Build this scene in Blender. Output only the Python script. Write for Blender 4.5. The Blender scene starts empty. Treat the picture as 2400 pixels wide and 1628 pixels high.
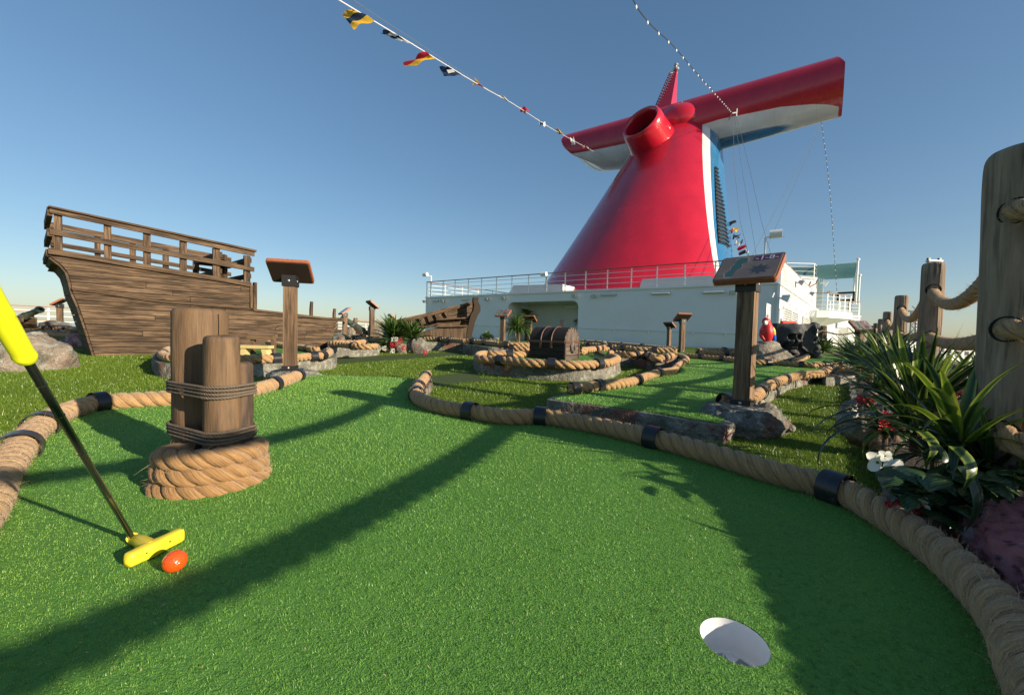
import bpy, bmesh, math, random
import numpy as np
from mathutils import Vector, Matrix, noise

random.seed(7)
V = Vector
C = bpy.context.scene.collection
SC = bpy.context.scene
PI = math.pi

# ------------------------------------------------------------------ camera, sky, sun, exposure
F = 933.0                     # focal length in photo pixels (14 mm on a 36 mm wide frame)
CAM = V((0, 0, 0.53)); PITCH = math.radians(2.09); ROLL = 0.025
fwd = V((0, math.cos(PITCH), -math.sin(PITCH)))
rt0 = V((1, 0, 0)); up0 = V((0, math.sin(PITCH), math.cos(PITCH)))
RT = rt0 * math.cos(ROLL) + up0 * math.sin(ROLL)
UP = up0 * math.cos(ROLL) - rt0 * math.sin(ROLL)
cd = bpy.data.cameras.new('camera'); cam = bpy.data.objects.new('camera', cd); C.objects.link(cam)
cd.sensor_width = 36; cd.lens = F / 2400 * 36; cd.clip_start = 0.02; cd.clip_end = 60000
m = Matrix((RT, UP, -fwd)).transposed().to_4x4(); m.translation = CAM
cam.matrix_world = m
SC.camera = cam

SUN_EL = math.radians(17.5)
SH = V((-0.84, 0.54, 0)).normalized()          # the way shadows fall
sunv = V((-SH.x * math.cos(SUN_EL), -SH.y * math.cos(SUN_EL), math.sin(SUN_EL)))
sd = bpy.data.lights.new('sun', 'SUN'); sun = bpy.data.objects.new('sun', sd); C.objects.link(sun)
sd.energy = 4.9; sd.angle = math.radians(0.6); sd.color = (1.0, 0.85, 0.64)
sun.rotation_euler = sunv.to_track_quat('Z', 'Y').to_euler()
w = bpy.data.worlds.new('World'); SC.world = w; w.use_nodes = True
nt = w.node_tree; nt.nodes.clear()
sk = nt.nodes.new('ShaderNodeTexSky'); sk.sky_type = 'NISHITA'; sk.sun_disc = False
sk.sun_elevation = SUN_EL; sk.sun_rotation = math.atan2(sunv.x, sunv.y)
sk.air_density = 1.0; sk.dust_density = 0.55; sk.ozone_density = 3.0
bg = nt.nodes.new('ShaderNodeBackground'); bg.inputs[1].default_value = 0.122
ow = nt.nodes.new('ShaderNodeOutputWorld')
gm = nt.nodes.new('ShaderNodeGamma'); gm.inputs[1].default_value = 0.72; hsv = nt.nodes.new('ShaderNodeHueSaturation'); hsv.inputs['Saturation'].default_value = 1.22; hsv.inputs['Hue'].default_value = .5
nt.links.new(sk.outputs[0], gm.inputs[0]); nt.links.new(gm.outputs[0], hsv.inputs['Color']); nt.links.new(hsv.outputs[0], bg.inputs[0]); nt.links.new(bg.outputs[0], ow.inputs[0])
SC.view_settings.view_transform = 'Standard'; SC.view_settings.look = 'None'
SC.view_settings.gamma = 1; SC.view_settings.use_curve_mapping = False
SC.view_settings.exposure = 0.72

# ------------------------------------------------------------------ geometry of the place
def zt(y):                     # the course climbs gently away from the camera, then levels out
    if y < 7: return 0.025 * y
    t = min(y - 7, 4); return 0.175 + 0.025 * (t - t * t / 8)
LAWN = -0.10
def ray(px, py):               # direction with unit Y
    d = fwd + RT * ((px - 1200) / F) + UP * ((814 - py) / F)
    return d / d.y
def D(px, py, Y): return CAM + ray(px, py) * Y
def G(px, py, dz=0.0):         # point on the terrain (+dz)
    r = ray(px, py); y = 1.0
    for _ in range(60):
        y2 = (CAM.z - dz - zt(y)) / max(1e-3, -r.z)
        y = 0.5 * y + 0.5 * min(y2, 60)
    p = CAM + r * y; return p
def Zat(px, py, y): return D(px, py, y).z
def zoomed(pts, ox, oy, s): return [(ox + a / s, oy + b / s) for a, b in pts]

# ------------------------------------------------------------------ object helpers
def tag(o, label=None, cat=None, group=None, kind=None):
    if label: o['label'] = label
    if cat: o['category'] = cat
    if group: o['group'] = group
    if kind: o['kind'] = kind
    return o
def thing(name, label, cat, loc=(0, 0, 0), rz=0, group=None):
    o = bpy.data.objects.new(name, None); C.objects.link(o)
    o.location = loc; o.rotation_euler = (0, 0, rz); o.empty_display_size = 0.1
    return tag(o, label, cat, group)
def root_of(o):
    while o.parent: o = o.parent
    return o
def children(o): return [c for c in bpy.data.objects if c.parent == o]
def dup(root, loc, rz=0, label=None, group=None, scale=None):
    r = root.copy(); C.objects.link(r); r.location = loc; r.rotation_euler = (0, 0, rz)
    if scale: r.scale = (scale,) * 3
    if label: r['label'] = label
    if group: r['group'] = group
    for ch in children(root):
        c = ch.copy(); C.objects.link(c); c.parent = r
        for g in children(ch):
            d = g.copy(); C.objects.link(d); d.parent = c
    return r

class MB:
    def __init__(s): s.v = []; s.f = []; s.uv = []; s.m = []; s.mi = 0; s.ruv = random.random() * 50
    def poly(s, pts, uvs=None):
        b = len(s.v); s.v += [V(p) for p in pts]; s.f.append(tuple(range(b, b + len(pts))))
        if uvs is None:
            o = V(pts[0]); ax = (V(pts[1]) - o).normalized() if (V(pts[1]) - o).length > 1e-9 else V((1, 0, 0))
            n = ax.cross(V(pts[-1]) - o); ay = n.cross(ax).normalized() if n.length > 1e-12 else V((0, 0, 1))
            uvs = [((V(p) - o).dot(ax) + s.ruv, (V(p) - o).dot(ay) + s.ruv) for p in pts]
        s.uv.append(list(uvs)); s.m.append(s.mi)
    def grid(s, rows, uvf=None, closed=False, flip=False):    # rows of equal length of points
        b = len(s.v); n = len(rows[0])
        for r in rows: s.v += [V(p) for p in r]
        L = len(rows)
        for i in range(L - 1):
            for j in range(n if closed else n - 1):
                k = (j + 1) % n
                q = (b + i * n + j, b + i * n + k, b + (i + 1) * n + k, b + (i + 1) * n + j)
                uv = None
                if uvf: uv = [uvf(i, j), uvf(i, j + 1), uvf(i + 1, j + 1), uvf(i + 1, j)]
                if flip: q = q[::-1]; uv = uv[::-1] if uv else None
                s.f.append(q); s.m.append(s.mi)
                s.uv.append(uv or [(0, 0)] * 4)
    def frame(s, o, ax, ay, az):             # box: centre o, half vectors; ax is the long axis (grain)
        o = V(o); ax = V(ax); ay = V(ay); az = V(az); lx = ax.length; ly = ay.length; lz = az.length; r = s.ruv
        c = lambda i, j, k: o + ax * i + ay * j + az * k
        def q(pts, f): s.poly([c(*p) for p in pts], [f(*p) for p in pts])
        fy = lambda i, j, k: (i * lx + r, k * lz + r + j)
        fz = lambda i, j, k: (i * lx + r, j * ly + r + 3 * k)
        fx = lambda i, j, k: (j * ly + r, k * lz + r)
        q([(-1, -1, -1), (1, -1, -1), (1, -1, 1), (-1, -1, 1)], fy)
        q([(1, 1, -1), (-1, 1, -1), (-1, 1, 1), (1, 1, 1)], fy)
        q([(-1, -1, 1), (1, -1, 1), (1, 1, 1), (-1, 1, 1)], fz)
        q([(-1, 1, -1), (1, 1, -1), (1, -1, -1), (-1, -1, -1)], fz)
        q([(1, -1, -1), (1, 1, -1), (1, 1, 1), (1, -1, 1)], fx)
        q([(-1, 1, -1), (-1, -1, -1), (-1, -1, 1), (-1, 1, 1)], fx)
    def box(s, c, sz): s.frame(c, (sz[0] / 2, 0, 0), (0, sz[1] / 2, 0), (0, 0, sz[2] / 2))
    def vbox(s, c, sz, rz=0):                # long axis vertical
        ca, sa = math.cos(rz), math.sin(rz)
        s.frame(c, (0, 0, sz[2] / 2), (-sa * sz[1] / 2, ca * sz[1] / 2, 0), (ca * sz[0] / 2, sa * sz[0] / 2, 0))
    def beam(s, a, b, wd, ht, up=(0, 0, 1)):
        a = V(a); b = V(b); t = (b - a); L = t.length; t.normalize(); sd_ = t.cross(V(up))
        if sd_.length < 1e-6: sd_ = V((1, 0, 0))
        sd_.normalize(); u = sd_.cross(t)
        s.frame((a + b) / 2, t * L / 2, sd_ * wd / 2, u * ht / 2)
    def prism(s, pts, off, uvs=None):        # planar polygon pushed by vector off (pts = back face)
        pts = [V(p) for p in pts]; off = V(off); n = len(pts); r = s.ruv
        if uvs is None:
            ax = (pts[1] - pts[0]).normalized(); ay = off.normalized().cross(ax)
            uvs = [((p - pts[0]).dot(ax) + r, (p - pts[0]).dot(ay) + r) for p in pts]
        nn = V((0, 0, 0))
        for i in range(n): nn += pts[i].cross(pts[(i + 1) % n])
        fr = [p + off for p in pts]
        if nn.dot(off) > 0: s.poly(fr, uvs); s.poly(pts[::-1], uvs[::-1])
        else: s.poly(fr[::-1], uvs[::-1]); s.poly(pts, uvs)
        for i in range(n):
            j = (i + 1) % n; q = [pts[i], pts[j], fr[j], fr[i]]
            u = [uvs[i], uvs[j], (uvs[j][0], uvs[j][1] + .03), (uvs[i][0], uvs[i][1] + .03)]
            if nn.dot(off) > 0: s.poly(q, u)
            else: s.poly(q[::-1], u[::-1])
    def tube(s, path, r, seg=8, cap=True, up=None, ph=0):
        path = [V(p) for p in path]; n = len(path)
        rr = r if callable(r) else (lambda t: r)
        if isinstance(r, (list, tuple)): rr = lambda t: r[min(n - 1, int(round(t * (n - 1))))]
        T = []
        for i in range(n):
            t = path[min(i + 1, n - 1)] - path[max(i - 1, 0)]; T.append(t.normalized())
        u = V(up) if up else (V((0, 0, 1)) if abs(T[0].z) < .9 else V((1, 0, 0)))
        nx = T[0].cross(u).normalized(); rows = []; L = 0; Ls = []
        for i in range(n):
            if i: L += (path[i] - path[i - 1]).length
            Ls.append(L)
            nx = (nx - T[i] * nx.dot(T[i])).normalized(); ny = T[i].cross(nx); q = rr(i / (n - 1))
            rows.append([path[i] + (nx * math.cos(ph + 2 * PI * k / seg) + ny * math.sin(ph + 2 * PI * k / seg)) * q for k in range(seg)])
        ru = s.ruv; R0 = rr(0.5)
        s.grid(rows, lambda i, j: (Ls[i] + ru, 2 * PI * R0 * j / seg + ru), closed=True)
        if cap:
            s.poly(rows[0][::-1]); s.poly(rows[-1])
    def lathe(s, prof, o=(0, 0, 0), ax=(0, 0, 1), seg=16, cap=False):   # prof [(r, h)]
        o = V(o); ax = V(ax).normalized(); a = ax.orthogonal().normalized(); b = ax.cross(a)
        rows = [[o + ax * h + (a * math.cos(2 * PI * k / seg) + b * math.sin(2 * PI * k / seg)) * max(r, 1e-5) for k in range(seg)] for r, h in prof]
        s.grid(rows, lambda i, j: (prof[i][1] + s.ruv, 2 * PI * prof[i][0] * j / seg), closed=True)
        if cap: s.poly(rows[0][::-1]); s.poly(rows[-1])
    def ell(s, c, r, seg=12, rings=8, rot=None):
        c = V(c); rows = []
        for i in range(rings + 1):
            th = PI * i / rings
            row = []
            for k in range(seg):
                p = V((r[0] * math.sin(th) * math.cos(2 * PI * k / seg), r[1] * math.sin(th) * math.sin(2 * PI * k / seg), -r[2] * math.cos(th)))
                if rot: p = rot @ p
                row.append(c + p)
            rows.append(row)
        s.grid(rows, lambda i, j: (i / rings, j / seg), closed=True)
    def build(s, name, mats, parent=None, smooth=False, local=False, org=None):
        me = bpy.data.meshes.new(name)
        o0 = V((0, 0, 0))
        if parent and not local: o0 = V(root_of(parent).location)
        elif org is not None: o0 = V(org)
        me.from_pydata([tuple(p - o0) for p in s.v], [], s.f)
        uvl = me.uv_layers.new(name='UVMap')
        flat = [c for u in s.uv for pt in u for c in pt]
        uvl.data.foreach_set('uv', flat)
        if not isinstance(mats, (list, tuple)): mats = [mats]
        for mt in mats: me.materials.append(mt)
        if len(mats) > 1: me.polygons.foreach_set('material_index', s.m)
        if smooth: me.polygons.foreach_set('use_smooth', [True] * len(me.polygons))
        me.update()
        if smooth and smooth != 1:
            pass
        o = bpy.data.objects.new(name, me); C.objects.link(o)
        if parent: o.parent = parent
        elif org is not None: o.location = o0
        return o
def autosmooth(o, ang=35):
    me = o.data; bm = bmesh.new(); bm.from_mesh(me)
    bmesh.ops.remove_doubles(bm, verts=bm.verts, dist=1e-5)
    for f in bm.faces: f.smooth = True
    for e in bm.edges:
        if len(e.link_faces) == 2 and e.calc_face_angle(0) > math.radians(ang): e.smooth = False
    bm.to_mesh(me); bm.free(); return o

def resample(pts, ds=None, n=None, smooth=True):
    pts = [V(p) for p in pts]
    if smooth and len(pts) > 2:                  # Catmull-Rom
        q = [pts[0] * 2 - pts[1]] + pts + [pts[-1] * 2 - pts[-2]]; out = []
        for i in range(1, len(q) - 2):
            for k in range(10):
                t = k / 10; a, b, c, d = q[i - 1:i + 3]
                out.append(0.5 * ((2 * b) + (c - a) * t + (2 * a - 5 * b + 4 * c - d) * t * t + (3 * b - a - 3 * c + d) * t ** 3))
        out.append(pts[-1]); pts = out
    L = [0]
    for i in range(1, len(pts)): L.append(L[-1] + (pts[i] - pts[i - 1]).length)
    if n is None: n = max(2, int(L[-1] / ds) + 1)
    res = []; j = 0
    for i in range(n):
        s_ = L[-1] * i / (n - 1)
        while j < len(L) - 2 and L[j + 1] < s_: j += 1
        t = (s_ - L[j]) / max(1e-9, L[j + 1] - L[j]); res.append(pts[j].lerp(pts[j + 1], min(1, t)))
    return res
def plen(p): return sum((p[i + 1] - p[i]).length for i in range(len(p) - 1))

# ------------------------------------------------------------------ materials
def mk(name, col, rough=.6, metal=0, spec=.5, coord='Object', stretch=(1, 1, 1), layers=(), bumps=(), coat=0, vary=0, trans=0, sheen=0):
    mt = bpy.data.materials.new(name); mt.use_nodes = True; nt = mt.node_tree; N = nt.nodes; L = nt.links
    b = N['Principled BSDF']; b.inputs['Roughness'].default_value = rough; b.inputs['Metallic'].default_value = metal
    b.inputs['Specular IOR Level'].default_value = spec; b.inputs['Coat Weight'].default_value = coat
    b.inputs['Coat Roughness'].default_value = .06; b.inputs['Sheen Weight'].default_value = sheen
    tc = N.new('ShaderNodeTexCoord'); oi = N.new('ShaderNodeObjectInfo')
    add = N.new('ShaderNodeVectorMath'); add.operation = 'ADD'
    ml = N.new('ShaderNodeMath'); ml.operation = 'MULTIPLY'; ml.inputs[1].default_value = 31.7 if coord == 'UV' else 0.0
    L.new(oi.outputs['Random'], ml.inputs[0]); L.new(tc.outputs[coord], add.inputs[0]); L.new(ml.outputs[0], add.inputs[1])
    cur = N.new('ShaderNodeRGB'); cur.outputs[0].default_value = (*col, 1); out = cur.outputs[0]
    def tex(ty, sc, st, det=4, rg=.6):
        mp = N.new('ShaderNodeMapping'); mp.inputs['Scale'].default_value = tuple(a * c for a, c in zip(st, stretch))
        L.new(add.outputs[0], mp.inputs[0])
        if ty == 'voronoi': t = N.new('ShaderNodeTexVoronoi'); t.inputs['Scale'].default_value = sc; L.new(mp.outputs[0], t.inputs['Vector']); return t.outputs['Distance']
        if ty == 'cells': t = N.new('ShaderNodeTexVoronoi'); t.inputs['Scale'].default_value = sc; L.new(mp.outputs[0], t.inputs['Vector']); sp = N.new('ShaderNodeSeparateColor'); L.new(t.outputs['Color'], sp.inputs[0]); return sp.outputs[0]
        if ty == 'wave':
            t = N.new('ShaderNodeTexWave'); t.inputs['Scale'].default_value = sc; t.inputs['Distortion'].default_value = 6; t.inputs['Detail'].default_value = 3; t.bands_direction = 'Y'; L.new(mp.outputs[0], t.inputs['Vector']); return t.outputs['Fac']
        t = N.new('ShaderNodeTexNoise'); t.inputs['Scale'].default_value = sc; t.inputs['Detail'].default_value = det; t.inputs['Roughness'].default_value = rg
        L.new(mp.outputs[0], t.inputs['Vector']); return t.outputs['Fac']
    for ly in layers:
        o = tex(ly.get('t', 'noise'), ly['s'], ly.get('st', (1, 1, 1)), ly.get('d', 4))
        mr = N.new('ShaderNodeMapRange'); mr.inputs[1].default_value = ly['r'][0]; mr.inputs[2].default_value = ly['r'][1]; mr.inputs[4].default_value = ly.get('a', 1)
        L.new(o, mr.inputs[0]); mx = N.new('ShaderNodeMix'); mx.data_type = 'RGBA'
        L.new(mr.outputs[0], mx.inputs[0]); L.new(out, mx.inputs[6]); mx.inputs[7].default_value = (*ly['c'], 1); out = mx.outputs[2]
    if vary:
        hs = N.new('ShaderNodeHueSaturation'); mr = N.new('ShaderNodeMapRange'); mr.inputs[3].default_value = 1 - vary; mr.inputs[4].default_value = 1 + vary
        L.new(oi.outputs['Random'], mr.inputs[0]); L.new(mr.outputs[0], hs.inputs['Value']); L.new(out, hs.inputs['Color']); out = hs.outputs[0]
    L.new(out, b.inputs['Base Color'])
    prev = None
    for bp in bumps:
        o = tex(bp.get('t', 'noise'), bp['s'], bp.get('st', (1, 1, 1)), bp.get('d', 4))
        bn = N.new('ShaderNodeBump'); bn.inputs['Strength'].default_value = bp.get('k', .5); bn.inputs['Distance'].default_value = bp['h']
        L.new(o, bn.inputs['Height'])
        if prev: L.new(prev, bn.inputs['Normal'])
        prev = bn.outputs[0]
    if prev: L.new(prev, b.inputs['Normal'])
    if trans:
        tr = N.new('ShaderNodeBsdfTranslucent'); L.new(out, tr.inputs[0]); ms = N.new('ShaderNodeMixShader'); ms.inputs[0].default_value = trans
        L.new(b.outputs[0], ms.inputs[1]); L.new(tr.outputs[0], ms.inputs[2]); L.new(ms.outputs[0], N['Material Output'].inputs[0])
    return mt
def var_mat(name, base_args):  return mk(name, **base_args)

M = {}
M['green'] = mk('green_turf', (.10, .26, .045), .75, spec=.25, layers=[dict(s=260, r=(.35, .75), c=(.12, .29, .05), d=2), dict(s=90, r=(.5, .8), c=(.035, .11, .022), d=3), dict(s=2.2, r=(.4, .7), c=(.07, .19, .03), a=.5)], bumps=[dict(s=300, h=.004, k=.9, d=2), dict(s=110, h=.004, k=.6)])
M['greenblade'] = mk('green_blade', (.19, .385, .070), .38, spec=.5, layers=[dict(s=120, r=(.35, .7), c=(.27, .50, .11), d=1), dict(s=3, r=(.45, .7), c=(.085, .25, .035), a=.6), dict(s=.9, r=(.42, .62), c=(.24, .42, .07), a=.7)], trans=.25)
M['lawn'] = mk('lawn_turf', (.085, .140, .012), .8, spec=.2, layers=[dict(s=90, r=(.4, .7), c=(.12, .19, .022), d=3), dict(s=1.5, r=(.4, .65), c=(.075, .13, .012), a=.6)], bumps=[dict(s=120, h=.01, k=1, d=3)])
M['lawnblade'] = mk('lawn_blade', (.125, .205, .016), .35, spec=.5, layers=[dict(s=60, r=(.35, .7), c=(.18, .28, .03), d=1), dict(s=1.1, r=(.4, .65), c=(.09, .16, .014), a=.6)], trans=.25)
M['path'] = mk('path_turf', (.075, .105, .030), .85, spec=.2, layers=[dict(s=150, r=(.4, .7), c=(.035, .058, .016))], bumps=[dict(s=200, h=.003, k=.6)])
M['rope'] = mk('manila', (.42, .238, .092), .8, spec=.25, coord='UV', sheen=.3,
   layers=[dict(s=1, st=(14, 620, 1), r=(.35, .7), c=(.57, .355, .165), d=3), dict(s=1, st=(18, 260, 1), r=(.5, .72), c=(.13, .07, .03), d=3), dict(s=1, st=(5, 25, 1), r=(.45, .75), c=(.27, .16, .07), a=.6)],
   bumps=[dict(s=1, st=(16, 420, 1), h=.006, k=1, d=3), dict(s=1, st=(40, 120, 1), h=.003, k=.5)])
M['ropecoil'] = mk('brown_manila', (.31, .165, .062), .8, spec=.25, coord='UV', sheen=.2,
   layers=[dict(s=1, st=(14, 560, 1), r=(.35, .7), c=(.46, .27, .115), d=3), dict(s=1, st=(18, 260, 1), r=(.5, .72), c=(.11, .055, .022), d=3)],
   bumps=[dict(s=1, st=(16, 420, 1), h=.006, k=1, d=3)])
M['fibre'] = mk('fibre', (.60, .43, .24), .6)
M['greyrope'] = mk('tarred_cord', (.11, .085, .065), .8, coord='UV', layers=[dict(s=1, st=(20, 500, 1), r=(.4, .7), c=(.18, .145, .11))], bumps=[dict(s=1, st=(30, 500, 1), h=.001, k=.8)])
M['collar'] = mk('black_plastic', (.018, .018, .022), .32, spec=.5, layers=[dict(s=14, r=(.5, .8), c=(.05, .05, .055))], bumps=[dict(s=40, h=.0006, k=.4)])
W_ = lambda name, c1, c2, c3, b=.004, **k: mk(name, c1, .75, spec=.25, coord='UV', vary=.18,
   layers=[dict(s=1, st=(2.6, 55, 1), r=(.40, .62), c=c2, d=8), dict(s=1, st=(4, 120, 1), r=(.50, .66), c=c3, d=6), dict(s=1, st=(2.2, 17, 1), r=(.47, .63), c=tuple(x * .36 for x in c1), a=.85, d=7), dict(s=1, st=(1.2, 5, 1), r=(.5, .75), c=tuple(x * .5 for x in c1), a=.6, d=5)],
   bumps=[dict(s=1, st=(4, 110, 1), h=b, k=.7), dict(s=1, st=(2, 20, 1), h=b, k=.5)], **k)
M['plank'] = W_('weathered_plank', (.072, .046, .029), (.20, .13, .076), (.026, .018, .014), .008)
M['plankdark'] = W_('dark_plank', (.085, .054, .032), (.14, .09, .052), (.04, .026, .017), .005)
M['post'] = W_('sign_post_wood', (.155, .098, .06), (.25, .165, .10), (.09, .055, .034), .002)
M['log'] = mk('stained_log', (.135, .083, .048), .7, spec=.25, coord='UV',
   layers=[dict(s=1, st=(1.6, 9, 1), r=(.38, .68), c=(.215, .138, .078), d=4), dict(s=1, st=(2.2, 14, 1), r=(.50, .66), c=(.045, .035, .032), d=5), dict(s=1, st=(4, 60, 1), r=(.52, .7), c=(.06, .04, .03), a=.6), dict(s=1, st=(9, 160, 1), r=(.5, .75), c=(.12, .072, .042), a=.6)],
   bumps=[dict(s=1, st=(8, 130, 1), h=.003, k=.8), dict(s=1, st=(5, 20, 1), h=.008, k=.6)])
M['piling'] = mk('grey_piling', (.20, .152, .112), .8, spec=.2, coord='UV',
   layers=[dict(s=1, st=(3, 30, 1), r=(.36, .66), c=(.33, .255, .185), d=6), dict(s=1, st=(5, 70, 1), r=(.5, .72), c=(.085, .068, .055), d=6), dict(s=1, st=(4, 7, 1), r=(.55, .75), c=(.10, .08, .062), a=.7)],
   bumps=[dict(s=1, st=(5, 90, 1), h=.005, k=.8), dict(s=1, st=(7, 14, 1), h=.008, k=.4)])
M['crack'] = mk('crack', (.012, .010, .008), .95)
M['fpost'] = W_('fence_post_wood', (.15, .11, .07), (.23, .17, .11), (.07, .05, .035), .003)
def stone(name, c1, c2, c3, pa=.8, hs=1.0):
    return mk(name, c1, .85, spec=.2, layers=[dict(s=7 * hs, r=(.40, .62), c=c2, d=7), dict(s=28 * hs, r=(.5, .68), c=c3, d=5), dict(s=11 * hs, st=(1, 1, 1.5), r=(.54, .58), c=(.58, .58, .50), a=.75, d=8), dict(s=4.5 * hs, r=(.54, .62), c=(.10, .14, .10), a=.6), dict(s=3.1 * hs, r=(.59, .63), c=(.25, .05, .06), a=pa * .8), dict(s=2.7 * hs, st=(1.3, .8, 1.2), r=(.60, .64), c=(.36, .16, .08), a=pa * .8), dict(s=60 * hs, t='voronoi', r=(.0, .35), c=(.05, .05, .045), a=.5)],
              bumps=[dict(s=16 * hs, h=.03, k=.8, d=7), dict(s=60 * hs, t='voronoi', h=.008, k=.7)])
M['kerb'] = stone('kerb_stone', (.27, .265, .22), (.46, .43, .36), (.14, .15, .125))
M['rockgrey'] = stone('grey_coral_rock', (.22, .21, .185), (.36, .345, .31), (.09, .09, .085), .5)
M['rocktan'] = stone('tan_rock', (.36, .29, .225), (.48, .40, .32), (.24, .19, .15), .15)
M['rockpurple'] = mk('purple_coral', (.26, .085, .09), .6, layers=[dict(s=9, r=(.5, .62), c=(.40, .26, .26)), dict(s=36, t='voronoi', r=(.36, .12), c=(.045, .012, .016)), dict(s=6, r=(.55, .7), c=(.30, .24, .23))], bumps=[dict(s=120, h=.004, k=.7)])  # voronoi layer paints the dark of the coral's pits into the colour
M['coralwhite'] = mk('white_coral', (.55, .53, .5), .7, layers=[dict(s=60, t='voronoi', r=(0, .4), c=(.25, .2, .2))], bumps=[dict(s=60, t='voronoi', h=.01, k=1)])
M['black_rock'] = mk('black_rock', (.025, .028, .030), .65, layers=[dict(s=9, r=(.5, .7), c=(.05, .055, .057))], bumps=[dict(s=30, h=.004, k=.5, d=4)])
M['soil'] = mk('soil', (.025, .018, .012), .95, layers=[dict(s=50, r=(.5, .7), c=(.05, .036, .022))], bumps=[dict(s=60, h=.015, k=1)])
wp = dict(layers=[dict(s=1.2, r=(.45, .7), c=(.66, .68, .66), a=.6), dict(s=9, st=(1, 1, .12), r=(.6, .8), c=(.6, .58, .53), a=.35)], bumps=[dict(s=1.1, h=.02, k=.25)])
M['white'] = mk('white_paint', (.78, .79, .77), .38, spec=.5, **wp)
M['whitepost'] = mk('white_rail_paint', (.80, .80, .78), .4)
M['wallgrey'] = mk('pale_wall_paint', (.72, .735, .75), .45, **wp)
M['teak'] = mk('teak_rail', (.20, .085, .04), .5, layers=[dict(s=30, r=(.4, .7), c=(.30, .14, .065))])
M['steel'] = mk('galvanised', (.42, .43, .43), .4, metal=.7)
M['darksteel'] = mk('dark_steel', (.03, .032, .035), .45, metal=.3)
M['glass'] = mk('lamp_glass', (.55, .6, .62), .15, spec=.8)
M['terracotta'] = mk('terracotta_frame', (.36, .12, .05), .45, layers=[dict(s=40, r=(.4, .7), c=(.27, .085, .04))])
M['blackmetal'] = mk('black_bracket', (.016, .015, .016), .5)
M['underside'] = mk('panel_underside', (.03, .018, .014), .6)
M['chest'] = W_('chest_wood_shaded', (.024, .020, .019), (.044, .036, .032), (.018, .012, .010), .004)  # chest boards near black: shade of the long side is in the colour
M['chestlit'] = W_('chest_wood_lit', (.13, .10, .082), (.19, .15, .125), (.07, .045, .033), .004)  # same boards much lighter, sunlight on the end painted into the colour
M['copper'] = mk('coppery_strap', (.17, .075, .045), .55, metal=.3, layers=[dict(s=30, r=(.4, .62), c=(.08, .055, .045))], bumps=[dict(s=60, h=.004, k=.6)])
M['bronze'] = mk('bronze_green', (.085, .095, .07), .45, metal=.5, layers=[dict(s=14, r=(.45, .7), c=(.15, .19, .14))])
M['yellowplank'] = mk('pale_yellow_paint', (.62, .47, .21), .5, layers=[dict(s=20, r=(.5, .7), c=(.5, .38, .16))])
M['leaf'] = mk('dark_leaf', (.025, .065, .014), .35, spec=.5, layers=[dict(s=20, r=(.4, .7), c=(.05, .11, .02))], trans=.25)
M['leaflight'] = mk('palm_leaf', (.085, .15, .03), .4, layers=[dict(s=20, r=(.4, .7), c=(.14, .21, .05))], trans=.3)
M['red'] = mk('red_petal', (.55, .012, .045), .5, trans=.2)
M['whiteflower'] = mk('white_petal', (.80, .80, .70), .5, trans=.2)
M['parrotred'] = mk('parrot_red', (.55, .015, .02), .35, bumps=[dict(s=120, t='voronoi', h=.004, k=.6)])
M['pblue'] = mk('parrot_blue', (.01, .10, .50), .35); M['pyellow'] = mk('parrot_yellow', (.75, .50, .02), .35); M['pwhite'] = mk('parrot_face', (.75, .7, .6), .4)
M['skin_yellow'] = mk('yellow_plastic', (.80, .62, .03), .38, spec=.5, bumps=[dict(s=9, h=.003, k=.3)])
M['ball'] = mk('orange_ball', (.80, .085, .008), .22, spec=.5, coat=.5, bumps=[dict(s=250, t='voronoi', h=.0014, k=.8)])
M['shaft'] = mk('black_shaft', (.012, .012, .014), .18, metal=.0, spec=.8, coat=.6)
M['cup'] = mk('white_cup', (.66, .68, .70), .4)
M['teal'] = mk('teal_awning', (.15, .31, .31), .7, trans=.45)
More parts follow.
